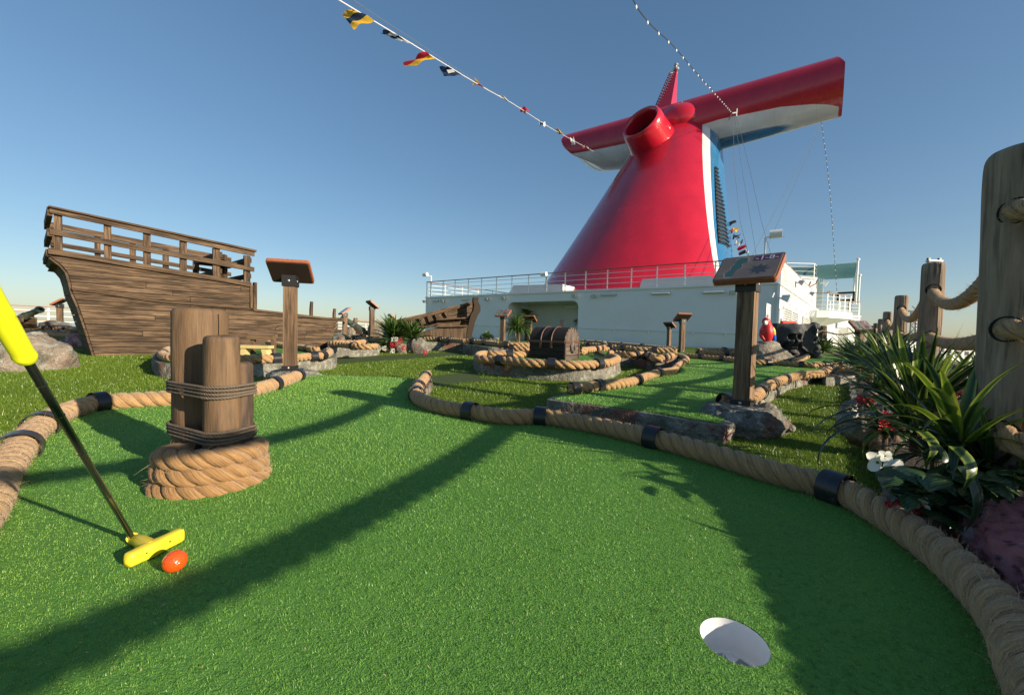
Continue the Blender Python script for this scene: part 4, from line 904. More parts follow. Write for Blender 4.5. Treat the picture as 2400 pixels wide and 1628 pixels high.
# hood behind the nozzle
b = MB(); b.ell(WC + UZ * .02 - AX * .1, (1.65, 2.2, 1.34), 32, 18); b.build('hood', M['redcoat'], fun, smooth=True)
NV = V((-.66, -.62, .46)).normalized()
MO = D(1500, 284, 22.6); b = MB()
b.lathe([(1.38, -3.0), (1.28, -1.4), (1.17, -.5), (1.15, -.22), (1.10, -.05), (1.02, .02), (.93, -.02), (.87, -.15), (.84, -.4), (.83, -1.6)], MO, NV, 48); autosmooth(b.build('nozzle', M['redcoat'], fun), 60)
M['matt_black'] = mk('matt_black', (.01, .008, .008), .9)  # plain black for the nozzle throat, putter dimples and car wheels
b = MB(); b.lathe([(.84, -.9), (.01, -.95)], MO, NV, 32); b.build('nozzle_throat', M['matt_black'], fun)
# fin mast
mb, mt_ = D(1560, 262, 25.2), D(1584, 168, 25.8)
b = MB(); rows = []
for i in range(9):
    t = i / 8; c = mb.lerp(mt_, t); hw = .38 * (1 - t) + .09; hd = .45 * (1 - t) + .10; rows.append([c + DX * hw * x + AX * hd * y for x, y in ((-1, -1), (1, -1), (1, 1), (-1, 1))])
b.grid(rows, closed=True); b.poly(rows[-1]); b.build('mast_fin', M['redcoat'], fun)
b = MB(); sd_ = V((-1, 0, 0)) * .32
for i in range(15):
    t = i / 15; c = mb.lerp(mt_, t) + V((-.44 * (1 - t) - .16, 0, 0)); 
    b.lathe([(.17, -.02), (.19, -.02), (.19, .02), (.17, .02), (.17, -.02)], c, (mt_ - mb), 10)
b.tube([mb + V((-.77, 0, 0)), mt_ + V((-.35, 0, 0))], .03, 4); tag(b.build('ladder_cage', M['darkred'] if 'darkred' in M else mk('dark_red', (.2, .02, .03), .5), fun), kind='stuff')
b = MB(); b.tube([mt_, mt_ + UZ * .45], .06, 8); b.ell(mt_ + UZ * .15, (.2, .2, .13), 10, 6); b.ell(mt_ + UZ * .42, (.14, .14, .1), 10, 6); b.frame(mt_ + V((-.15, 0, -.1)), (.25, 0, 0), (0, .05, 0), (0, 0, .05)); b.build('mast_lamps', M['steel'], fun)
M['bluepaint0'] = mk('louvre_blue', (.02, .07, .13), .5)
# louvres on the blue side
def side_pt(s, xa, off=.04):
    return Fc(s) + DX * (Fw(s) * (.99 if xa >= 0 else math.sqrt(1 - (xa / Flf(s)) ** 2)) + off) + AX * xa
def find(px, py):
    best = None
    for i in range(60):
        for j in range(40):
            s = .15 + .8 * i / 59; xa = -Flf(s) * .6 + (Fls(s) * 1.0 + Flf(s) * .6) * j / 39; q = pix(side_pt(s, xa)); d_ = (q[0] - px) ** 2 + (q[1] - py) ** 2
            if best is None or d_ < best[0]: best = (d_, s, xa)
    return best[1], best[2]
LR = []
for k in range(21):
    t = k / 20; y = 388 + 180 * t; xl = np.interp(y, [380, 470, 567], [1675.5, 1677, 1685]); s0, a0 = find(xl, y); xr = np.interp(y + 8, [380, 462, 585], [1678, 1692, 1710]); s1, a1 = find(xr, y + 4 + 10 * t)
    LR.append((s0, a0, s1, a1))
cf0 = [np.polyfit(range(21), [q[i] for q in LR], 3) for i in range(4)]; rows = []
for k in range(41):
    s0, a0, s1, a1 = [float(np.polyval(c_, k / 2)) for c_ in cf0]; rows.append([side_pt(s0 + (s1 - s0) * j / 6, a0 + (a1 - a0) * j / 6, .05) for j in range(7)])
b = MB(); b.grid(rows); b.build('louvre_recess', M['darksteel'], fun)
for k in range(1, 40, 2): b = MB(); b.tube([p + DX * .04 for p in rows[k]], .035, 5); b.build('louvre_slat', M['bluepaint0'], fun)
b = MB(); b.frame(D(1668, 634, 17.2), WD * .12, WN * .06, UZ * .15); b.build('fitting', M['steel'], fun)
# the whole funnel stands a little farther back on the roof, at its true size
FS = 1.24
for o in children(fun):
    me = o.data; L0 = V(fun.location)
    for v in me.vertices: v.co = CAM + (v.co + L0 - CAM) * FS - L0


# ------------------------------------------------------------------ lines, flags, light strings
def line_thing(name, pts, r, mat, label, cat, group=None):
    b = MB(); b.tube(pts, r, 5, up=(0.3, .2, 1)); return tag(b.build(name, mat, org=pts[0]), label, cat, group)
def persp(pa, Ya, pb, Yb, n, sag=0):
    out = []
    for i in range(n + 1):
        t = i / n; Y = 1 / ((1 - t) / Ya + t / Yb); out.append(D(pa[0] + (pb[0] - pa[0]) * t, pa[1] + (pb[1] - pa[1]) * t, Y))
    return out
M['whiteline'] = mk('white_line', (.8, .8, .8), .6); M['darkline'] = mk('dark_line', (.03, .035, .04), .6); M['greyline'] = mk('grey_wire', (.13, .15, .17), .5)
fp = [(760, -20, 5.0), (797, 1, 5.6), (877, 50, 6.9), (1019, 157, 10.5), (1143, 211, 15), (1240, 272, 19), (1330, 325, 24), (1414, 362, 28.5)]
# the line is straight enough: follow measured pixels
line_px = [(760, -22), (797, 2), (830, 22), (880, 52), (960, 100), (1050, 155), (1087, 178), (1143, 211), (1200, 242), (1290, 300), (1370, 344), (1405, 362)]
def lineY(x): t = (x - 760) / (1412 - 760); return 1 / ((1 - t) / 4.6 + t / (28.5 * FS))
main = [D(x, y, lineY(x)) for x, y in line_px]
line_thing('flag_line', main, .0065, M['whiteline'], 'white halyard carrying signal flags down to the left funnel wing', 'halyard')
line_thing('flag_line', [D(x, y, lineY(x)) for x, y in ((815, -8), (882, 38), (960, 88), (1050, 148), (1135, 203), (1230, 262), (1330, 322), (1405, 360))], .005, M['greyline'], 'thin upper wire above the flag halyard', 'wire')
def interp_line(x): xs = [p[0] for p in line_px]; return float(np.interp(x, xs, [p[1] for p in line_px]))
FM = {}
def fm(c):
    k = tuple(round(v, 3) for v in c)
    if k not in FM: FM[k] = mk('flag_cloth', c, .7, trans=.3, bumps=[dict(s=20, h=.01, k=.4)])
    return FM[k]
NAVY, YEL, REDF, WHF, BLK = (.010, .028, .075), (.70, .42, .03), (.50, .015, .04), (.66, .66, .64), (.015, .017, .02)
def flag(corners, Yc, cols, label, wav=.06, split='u', seed=1):
    """corners: 4 pixels (hoist a, fly a, fly b, hoist b)"""
    P = [D(x, y, Yc + dy) for (x, y), dy in zip(corners, (0, .12 * Yc * .2, -.05 * Yc * .2, .03))]
    t = thing('signal_flag', label, 'flag', P[0], group='signal flags on the halyard'); n = 10; S = (P[1] - P[0]).length
    for ci in range(len(cols)):
        b = MB(); rows = []
        lo, hi = ci / len(cols), (ci + 1) / len(cols)
        for i in range(n + 1):
            row = []
            for j in range(n + 1):
                u, v_ = i / n, j / n
                if split == 'u': u = lo + (hi - lo) * u
                else: v_ = lo + (hi - lo) * v_
                p = P[0].lerp(P[1], u).lerp(P[3].lerp(P[2], u), v_); p = p + V((math.sin(u * 7 + seed) * .03, math.sin(u * 9 + v_ * 5 + seed) * wav, math.cos(u * 6 + v_ * 7 + seed * 2) * wav * .35)) * S * 2.2
                row.append(p)
            rows.append(row)
        b.grid(rows); b.build('cloth_panel', fm(cols[ci]), t, smooth=True)
    return t
sc = lambda pts: [(750 + x / 3.32, y / 3.32) for x, y in pts]
flag(sc([(248, 62), (165, 115), (250, 225), (415, 160)]), lineY(830), [YEL, NAVY, YEL], 'largest flag, yellow with a broad navy band, top left end of the line', split='v', wav=.03)
flag(sc([(520, 228), (465, 262), (610, 310), (690, 335)]), lineY(925), [NAVY, WHF, NAVY, WHF], 'second flag, navy and white, furled into a thin strip', split='v', wav=.03, seed=2)
flag(sc([(820, 405), (655, 495), (665, 522), (890, 455)]), lineY(985), [REDF, YEL], 'third flag, crimson over yellow, streaming to the left', split='v', wav=.025, seed=3)
flag(sc([(1005, 520), (935, 520), (975, 598), (1108, 582)]), lineY(1050), [NAVY, NAVY], 'fourth flag, navy with a white square', wav=.02, seed=4)
q = [D(x, y, lineY(1050) - .12) for x, y in sc([(985, 545), (1035, 540), (1052, 560), (1000, 572)])]; b = MB(); b.poly(q); b.build('white_square', fm(WHF), bpy.data.objects['signal_flag.003'])
flag(sc([(1208, 602), (1190, 660), (1225, 655), (1285, 695)]), lineY(1118), [YEL, REDF], 'fifth flag, yellow and red, crumpled', split='v', wav=.04, seed=5)
flag(sc([(1395, 745), (1412, 735), (1470, 790), (1450, 785)]), lineY(1180), [WHF, BLK, WHF], 'sixth flag, small black and white twist', wav=.05, seed=6)
flag(sc([(1548, 852), (1580, 830), (1625, 860), (1590, 892)]), lineY(1228), [REDF, YEL, REDF], 'seventh flag, bright red with a yellow middle', wav=.05, seed=7)
flag(sc([(1688, 935), (1745, 945), (1755, 975), (1705, 985)]), lineY(1268), [WHF, NAVY, WHF], 'eighth flag, bunched white and navy', wav=.06, seed=8)
flag(sc([(1828, 1010), (1840, 998), (1890, 1040), (1870, 1048)]), lineY(1310), [NAVY, YEL], 'ninth flag, small navy with a yellow spot', wav=.05, seed=9)
flag(sc([(1948, 1072), (1975, 1070), (1990, 1120), (1965, 1130)]), lineY(1343), [WHF], 'tenth flag, white, hanging before the left wing', wav=.05, seed=10)
flag(sc([(2045, 1140), (2065, 1132), (2098, 1155), (2070, 1165)]), lineY(1370), [REDF, BLK, WHF], 'last flag, tiny, dark against the left wing', wav=.04, seed=11)
# second flag line behind the funnel
l2 = persp((1700, 522), 30, (1763, 612), 22, 8); line_thing('flag_line', l2, .012, M['greyline'], 'short halyard with small flags right of the funnel', 'halyard')
for k, (x, y, cs, lb) in enumerate(((1704, 524, [BLK], 'topmost, black'), (1710, 541, [REDF, YEL], 'second, orange red'), (1716, 555, [NAVY], 'third, navy'), (1723, 570, [WHF, NAVY], 'fourth, white and grey'), (1732, 580, [REDF], 'fifth, red'), (1736, 592, [BLK, WHF], 'sixth, black wavy'))):
    flag([(x - 1, y - 3), (x + 17, y - 7), (x + 18, y), (x + 1, y + 6)], 26 - k * .5, cs, 'small flag on the short line right of the funnel, ' + lb, seed=k)
def light_string(px, Y0, Y1, nb, label, r=.018, br=.05):
    P = []; n = len(px)
    tot = [0]
    for i in range(1, n): tot.append(tot[-1] + math.hypot(px[i][0] - px[i - 1][0], px[i][1] - px[i - 1][1]))
    for i, (x, y) in enumerate(px): t = tot[i] / tot[-1]; P.append(D(x, y, 1 / ((1 - t) / Y0 + t / Y1)))
    P = resample(P, n=60); t = thing('light_string', label, 'string lights', P[-1], group='strings of light bulbs')
    b = MB(); b.tube(P, r, 5, up=(.3, .2, 1)); b.build('cable', M['darkline'], t)
    mesh = None
    T = [0]
    a0, a1 = px[0], px[-1]
    for k in range(nb):
        f = (k + .5) / nb
        # evenly spaced in space
        L = plen(P); Q = resample(P, n=nb * 2 + 1, smooth=False)[2 * k + 1]
        b = MB()
        if mesh is None:
            b.ell((0, 0, -br * 1.6), (br, br, br * 1.4), 8, 6); b.lathe([(br * .55, -br), (br * .55, 0)], (0, 0, 0), (0, 0, 1), 6); o = b.build('bulb', M['glasswhite'], t, smooth=True, local=True); mesh = o.data
        else: o = bpy.data.objects.new('bulb', mesh); C.objects.link(o); o.parent = t
        o.location = Q - t.location
M['glasswhite'] = mk('bulb_glass', (.85, .87, .88), .15)
light_string([(1478, -12), (1500, 28), (1535, 68), (1580, 110), (1640, 180), (1690, 235), (1714, 262)], 8, 21.5 * FS, 22, 'string of clear bulbs from the top edge down to the right funnel wing', .011, .028)
light_string([(1925, 287), (1935, 360), (1945, 450), (1953, 560), (1962, 690)], 20.2 * FS, 26, 30, 'string of bulbs hanging from the tip of the right wing', .013, .024)
wl = ['left', 'middle', 'right']
for k, (pts) in enumerate(([(1717, 272), (1722, 400), (1735, 520), (1757, 608)], [(1721, 272), (1740, 400), (1760, 520), (1774, 608)], [(1726, 272), (1758, 400), (1785, 520), (1810, 608)])):
    line_thing('stay_wire', [D(x, y, (21 - i * .7) * (FS if i < 3 else 1.1)) for i, (x, y) in enumerate(pts)], .010, M['greyline'], 'thin stay wire hanging from the wing, %s of three' % wl[k], 'wire', 'stay wires')
line_thing('stay_wire', [D(1924, 290, 20.2 * FS), D(1762, 600, 18.5)], .010, M['greyline'], 'slanting stay wire from the wing tip, left one', 'wire', 'stay wires')
line_thing('stay_wire', [D(1926, 290, 20.2 * FS), D(1785, 608, 18.5)], .010, M['greyline'], 'slanting stay wire from the wing tip, right one', 'wire', 'stay wires')
t = thing('wing_bracket', 'small metal bracket where the bulb string meets the wing', 'bracket', D(1718, 268, 21.3 * FS)); b = MB(); p = D(1716, 266, 21.3 * FS); b.beam(p, p + V((.3, 0, .05)), .08, .08); b.beam(p + V((.28, 0, -.2)), p + V((.3, 0, .3)), .06, .06); b.tube([p, p + V((.1, .6, -.1))], .04, 6); b.build('arm', M['steel'], t)
# ------------------------------------------------------------------ pirate ship stern
def clip(poly, x0, x1, y0, y1):
    def cl(ps, f, it):
        out = []
        for i in range(len(ps)):
            a, c = ps[i - 1], ps[i]; fa, fc = f(a), f(c)
            if fc >= 0:
                if fa < 0: out.append(it(a, c, fa, fc))
                out.append(c)
            elif fa >= 0: out.append(it(a, c, fa, fc))
        return out
    it = lambda a, c, fa, fc: (a[0] + (c[0] - a[0]) * fa / (fa - fc), a[1] + (c[1] - a[1]) * fa / (fa - fc))
    for f in (lambda p: p[0] - x0, lambda p: x1 - p[0], lambda p: p[1] - y0, lambda p: y1 - p[1]):
        poly = cl(poly, f, it)
        if not poly: return []
    out = []
    for p in poly:
        if not out or (abs(p[0] - out[-1][0]) + abs(p[1] - out[-1][1])) > 1e-4: out.append(p)
    return out if len(out) > 2 else []
def area2(p): return abs(sum(p[i - 1][0] * p[i][1] - p[i][0] * p[i - 1][1] for i in range(len(p)))) / 2
def planked(parent, O, du, outl, rowh, nrm, thick=.028, seg=(.8, 1.9), mat='plank', gap=.0035, vert=False, name='plank', jit=.004, shear=0):
    """boards laid over an outline given in (u, z) on the vertical plane through O along du; z may shear with u"""
    us = [p[0] for p in outl]; outs = [(p[0], p[1] - shear * p[0]) for p in outl]; zs = [p[1] for p in outs]
    up = V((0, 0, 1)); W3 = lambda u, z: V((O.x, O.y, 0)) + du * u + up * (z + shear * u)
    if vert: rows = np.arange(min(us), max(us), rowh)
    else: rows = np.arange(min(zs), max(zs), rowh)
    for r in rows:
        cells = []
        if vert: cells.append((r + gap, r + rowh - gap, min(zs), max(zs)))
        else:
            x = min(us) - random.uniform(0, seg[0])
            while x < max(us):
                L = random.uniform(*seg); cells.append((x + gap * .7, x + L - gap * .7, r + gap, r + rowh - gap)); x += L
        for c in cells:
            pg = clip(outs, *c)
            if not pg or area2(pg) < .0015: continue
            b = MB(); ru = b.ruv; th = thick + random.uniform(-jit, jit)
            uv = [((p[0] + ru), (p[1] + ru * .7)) if not vert else (p[1] + ru, p[0] + ru) for p in pg]
            b.prism([W3(*p) for p in pg], nrm * th, uv); b.build(name, M[mat], parent)
S0 = G(225, 835, LAWN); SD_ = V((.68, .73, 0)).normalized(); SNn = V((SD_.y, -SD_.x, 0))
def HP(px, py):
    p = onplane(px, py, S0, SD_); return p
def HU(px, py): p = HP(px, py); return ((V((p.x, p.y, 0)) - V((S0.x, S0.y, 0))).dot(SD_), p.z)
c1 = lambda x, y: (x / 2.905, 450 + y / 2.905)
ship = thing('wooden_ship_stern', 'large weathered wooden ship hull fragment with railed stern, left', 'ship prop', (S0.x, S0.y, S0.z))
hull_px = [c1(*p) for p in [(650, 1118), (590, 930), (540, 780), (500, 690), (483, 610), (462, 545), (425, 500), (385, 470), (345, 440), (330, 395)]] + [c1(1700, 628), c1(1722, 640), c1(1722, 800)] + [c1(*p) for p in [(2000, 828), (2290, 862), (2285, 900), (2262, 920), (2275, 960), (2250, 1000), (2262, 1040), (2235, 1085), (2240, 1110)]]
outl = [HU(*p) for p in hull_px]; outl[0] = (0, S0.z - .03); outl[-1] = (outl[-1][0], zt(G(785, 826, LAWN).y) + LAWN)
planked(ship, V((S0.x, S0.y, 0)), SD_, outl, .082, SNn, .03, (1.5, 3.2), shear=-.012)
up = V((0, 0, 1)); b = MB(); bp = [V((S0.x, S0.y, 0)) + SD_ * u + up * z for u, z in outl]; b.prism([p - SNn * .05 for p in bp], SNn * .045); b.build('backing_board', M['plankdark'], ship)
WV = V((-.775, .632, 0)).normalized(); Wd = 1.25
# stern faces: planked strip following the outline's left edge
SE = [bp[i] for i in range(0, 10)]
for i in range(9):
    a, c = SE[i], SE[i + 1]; n = max(1, int((c - a).length / .1))
    for k in range(n):
        p, q = a.lerp(c, k / n + .01), a.lerp(c, (k + 1) / n - .01); b = MB()
        b.prism([p, q, q + WV * Wd, p + WV * Wd], (q - p).cross(WV).normalized() * .03); b.build('stern_plank', M['plankdark'], ship)
b = MB(); b.prism([p + WV * Wd for p in bp], SNn * -.03); b.build('far_side', M['plankdark'], ship)
def hbar(p0, p1, wpx0, wpx1, out, dep, name, off=0.0, mat='plank', shift=None):
    """bar on the hull plane between two pixels (top edge) with pixel thickness"""
    a, c = HP(*p0), HP(*p1); a2, c2 = HP(p0[0], p0[1] + wpx0), HP(p1[0], p1[1] + wpx1)
    pts = [a, c, V((c.x, c.y, c2.z)), V((a.x, a.y, a2.z))]; pts = [p + SNn * off + (shift or V()) for p in pts]
    b = MB(); r = b.ruv; L = (c - a).length; b.prism(pts, SNn * dep, [(r, r), (r + L, r), (r + L, r + .1), (r, r + .1)]); return b.build(name, M[mat], ship)
hbar(c1(338, 102), c1(1728, 400), 15, 13, 0, .05, 'top_rail', .0)
hbar(c1(332, 98), c1(1738, 398), 4, 4, 0, .12, 'rail_cap', -.03)
hbar(c1(338, 250), c1(1727, 514), 13, 10, 0, .045, 'mid_rail', .0)
hbar(c1(328, 383), c1(1705, 616), 8, 7, 0, .09, 'sheer_rail', -.02)
hbar(c1(330, 408), c1(1705, 630), 5, 5, 0, .045, 'sheer_moulding', .028)
hbar(c1(488, 645), c1(1100, 738), 7, 5, 0, .035, 'rubbing_strake', .03); hbar(c1(1100, 738), c1(1722, 790), 5, 4, 0, .03, 'rubbing_strake', .03)
hbar(c1(1722, 795), c1(2292, 862), 5, 4, 0, .07, 'sheer_rail', -.01)
def hpost(xc, y0, y1, wpx, shift=None, name='stanchion', dep=.07, off=-.07):
    a, c = HP(*c1(xc - wpx, y0)), HP(*c1(xc + wpx, y0)); z1 = HP(*c1(xc, y1)).z; z0 = a.z
    pts = [V((a.x, a.y, z1)), V((a.x, a.y, z0)), V((c.x, c.y, z0)), V((c.x, c.y, z1))]; pts = [p + SNn * off + (shift or V()) for p in pts]
    b = MB(); r = b.ruv; b.prism(pts, SNn * dep, [(r, r), (r + z0 - z1, r), (r + z0 - z1, r + .09), (r, r + .09)]); return b.build(name, M['plank'], ship)
for x, y0, y1, w_ in ((394, 150, 400, 29), (732, 215, 450, 26), (1001, 275, 495, 25), (1249, 330, 540, 23), (1474, 380, 580, 24), (1684, 430, 612, 21)): hpost(x, y0, y1, w_)
hpost(1707, 632, 798, 9, name='end_board', dep=.03, off=.03); hpost(1735, 615, 800, 10, name='end_post', dep=.1, off=-.05)
sh = WV * Wd
def far_(p0, p1, w0, w1, name):
    o = hbar(p0, p1, w0, w1, 0, .05, name, 0, 'plank', sh)
for nm, a, c, w0, w1 in (('top_rail', c1(338, 102), c1(1728, 400), 15, 13), ('mid_rail', c1(338, 250), c1(1727, 514), 12, 9), ('sheer_rail', c1(328, 383), c1(1705, 616), 10, 9)): far_(a, c, w0, w1, nm)
for x, y0, y1, w_ in ((394, 150, 400, 27), (732, 215, 450, 24), (1001, 275, 495, 23), (1249, 330, 540, 22), (1474, 380, 580, 22), (1684, 430, 612, 21)): hpost(x, y0, y1, w_, sh)
# transom rails on the stern (left end) and inner end
for (p, dz, h) in ((c1(338, 102), 0, .12), (c1(338, 250), 0, .1), (c1(330, 390), 0, .09)):
    a = HP(*p); b = MB(); b.beam(a - UZ * h / 2 - WV * .02, a - UZ * h / 2 + sh + WV * .02, .05, h); b.build('transom_rail', M['plankdark'], ship)
for x, y0 in ((1500, 400), (1700, 440)):
    a = HP(*c1(x, y0)) ; b = MB(); b.beam(a - UZ * .06, a + sh - UZ * .06, .06, .09); b.beam(a - UZ * .34, a + sh - UZ * .34, .05, .08); b.build('cross_beam', M['plankdark'], ship)
for x in (1560, 1600):
    a = HP(*c1(x, 430)) + sh * .5; b = MB(); b.vbox(a - UZ * .2, (.08, .08, .55)); b.build('inner_post', M['plankdark'], ship)
b = MB(); a = HP(*c1(1520, 470)) + sh * .35; b.frame(a, SD_ * .25, WV * .25, UZ * .03); b.build('inner_shelf', M['plankdark'], ship)
# deck inside (dark)
b = MB(); a, c = HP(*c1(345, 440)), HP(*c1(1722, 650)); b.poly([a - UZ * .1, c - UZ * .1, c - UZ * .1 + sh, a - UZ * .1 + sh]); b.build('deck', M['plankdark'], ship)
# lower deck stub masts and ragged end
for (px, y0, y1, w_) in ((745, 705, 740, 3.2), (800, 722, 745, 3.0)):
    a = HP(px, y1) - SNn * .35; top = HP(px, y0).z; d = (a.x ** 2 + a.y ** 2) ** .5; b = MB(); b.tube([V((a.x, a.y, a.z - .3)), V((a.x, a.y, (a.z + top) / 2)), V((a.x + .01, a.y, top))], [.035, .035, .03], 7); b.build('broken_post', M['plank'], ship)
for k, (y) in enumerate((748, 762, 776)):
    a = HP(783, y); b = MB(); b.beam(a - SNn * .3 - SD_ * .1, a - SNn * .02 + SD_ * random.uniform(.05, .22), .09, .07); b.build('broken_beam', M['plank'], ship)
for k, y in enumerate((752, 762, 771, 778)):
    a = HP(790, y) - SNn * .5; b = MB(); b.frame(a, SD_ * .22, SNn * .02, UZ * .035); b.build('broken_plank', M['plank'], ship)

# ------------------------------------------------------------------ boat bow in the middle
c3z = lambda x, y: (700 + x / 3.32, 600 + y / 3.32)
B0 = D(1095, 795, 15.2); BD = V((.93, .36, 0)).normalized(); BN = V((BD.y, -BD.x, 0))
def BP(x, y, off=0): px, py = c3z(x, y); return onplane(px, py, V((B0.x, B0.y, 0)) - BN * off, BD)
bow = thing('wooden_boat_bow', 'broken wooden boat bow with open ribs before the pale wall', 'boat prop', (B0.x, B0.y, zt(15) + LAWN))
bout = [(685, 530), (800, 505), (1000, 462), (1150, 420), (1350, 372), (1350, 480), (1300, 545), (1000, 545), (760, 570), (690, 560)]
def BU(x, y, off=0): p = BP(x, y, off); q = V((B0.x, B0.y, 0)) - BN * off; return ((V((p.x, p.y, 0)) - q).dot(BD), p.z)
planked(bow, V((B0.x, B0.y, 0)) - BN * .6, BD, [BU(x, y, .6) for x, y in bout], .17, BN, .03, (.9, 1.8), shear=.22)
b = MB(); ps = [BP(x, y, .6) for x, y in bout]; b.prism([p - BN * .06 for p in ps], BN * .055); b.build('backing_board', M['plankdark'], bow)
b = MB(); b.tube([BP(x, y, .5) for x, y in [(680, 528), (800, 500), (1000, 457), (1150, 415), (1280, 385), (1352, 362)]], .075, 6); b.build('gunwale', M['plank'], bow)
for x0, y0, x1, y1 in ((700, 535, 712, 575), (765, 522, 780, 570), (825, 510, 845, 560), (885, 497, 908, 550), (945, 482, 968, 535), (1010, 468, 1035, 525), (1068, 452, 1090, 490), (1140, 435, 1165, 472)):
    a, c = BP(x0, y0, .5), BP(x1, y1, .5); b = MB(); b.beam(a, c, .14, .12, up=BN); b.build('rib', M['plankdark'], bow)
# prow post, curved
pp = [(1378, 322, .1), (1372, 350, .09), (1385, 385, .12), (1382, 425, .14), (1362, 460, .14), (1345, 510, .12), (1330, 580, .11), (1315, 655, .1)]
b = MB(); rows = []
for x, y, hw in pp:
    c = BP(x, y, 0); rows.append([c + BD * hw * i + BN * .1 * j for i, j in ((-1, -1), (1, -1), (1, 1), (-1, 1))])
b.grid(rows, closed=True); b.poly(rows[0][::-1]); b.build('prow_post', M['plank'], bow)
b = MB(); rows = []
for (x, y), (x2, y2) in zip([(1352, 362), (1352, 400), (1345, 440), (1320, 468), (1296, 475)], [(1378, 340), (1385, 400), (1378, 445), (1350, 480), (1300, 480)]):
    rows.append([BP(x, y, .35), BP(x2, y2, -.02)])
b.grid(rows); b.build('bow_cheek', M['plank'], bow)
# bench shelves and skirt
for (xa, ya, xb, yb, o0, o1) in ((1070, 492, 1300, 480, .55, -.05), (935, 545, 1315, 540, .5, -.25), (870, 575, 1090, 520, .55, .1)):
    a, c = BP(xa, ya, o0), BP(xb, yb, o0); a2, c2 = BP(xa, ya + 8, o1), BP(xb, yb + 5, o1); b = MB(); b.prism([a, c, V((c2.x, c2.y, c.z)), V((a2.x, a2.y, a.z))], -UZ * .05); b.build('bench_board', M['plank'], bow)
sk_out = [(930, 598), (1000, 575), (1120, 545), (1315, 545), (1310, 640), (930, 640)]
def BU2(x, y): p = BP(x, y, -.05); q = V((B0.x, B0.y, 0)) + BN * .05; return ((V((p.x, p.y, 0)) - q).dot(BD), p.z)
planked(bow, V((B0.x, B0.y, 0)) + BN * .05, BD, [BU2(x, y) for x, y in sk_out], .13, BN, .03, vert=True, mat='plankdark', name='skirt_board', gap=.004)
planked(bow, V((B0.x, B0.y, 0)) - BN * .3, BD, [BU(x, y, .3) for x, y in [(1075, 492), (1330, 480), (1330, 545), (1075, 545)]], .13, BN, .03, mat='plankdark', name='bench_front')

# ------------------------------------------------------------------ signposts
def text_mesh(s, size, name, mat, parent, mw, ext=.0008):
    cu = bpy.data.curves.new(name, 'FONT'); cu.body = s; cu.size = size; cu.extrude = ext; cu.align_x = 'CENTER'; cu.align_y = 'CENTER'; cu.resolution_u = 3
    o = bpy.data.objects.new(name, cu); dg = bpy.context.evaluated_depsgraph_get(); C.objects.link(o); bpy.context.view_layer.update(); dg.update()
    me = bpy.data.meshes.new_from_object(o.evaluated_get(dg)); bpy.data.objects.remove(o); bpy.data.curves.remove(cu)
    me.materials.clear(); me.materials.append(mat); o = bpy.data.objects.new(name, me); C.objects.link(o); o.parent = parent; o.matrix_local = mw; return o
M['map'] = mk('map_print', (.19, .14, .105), .25, coat=.4, layers=[dict(s=9, r=(.45, .7), c=(.25, .19, .145))]); M['mapgreen'] = mk('map_green', (.05, .12, .10), .3, coat=.4); M['mappurple'] = mk('map_purple', (.14, .03, .09), .3, coat=.4)
M['mapdark'] = mk('map_compass', (.06, .055, .065), .3, coat=.4); M['maplight'] = mk('map_letters', (.55, .50, .55), .3); M['maptan'] = mk('map_tan', (.36, .27, .17), .3, coat=.4)
SIGNROT = []
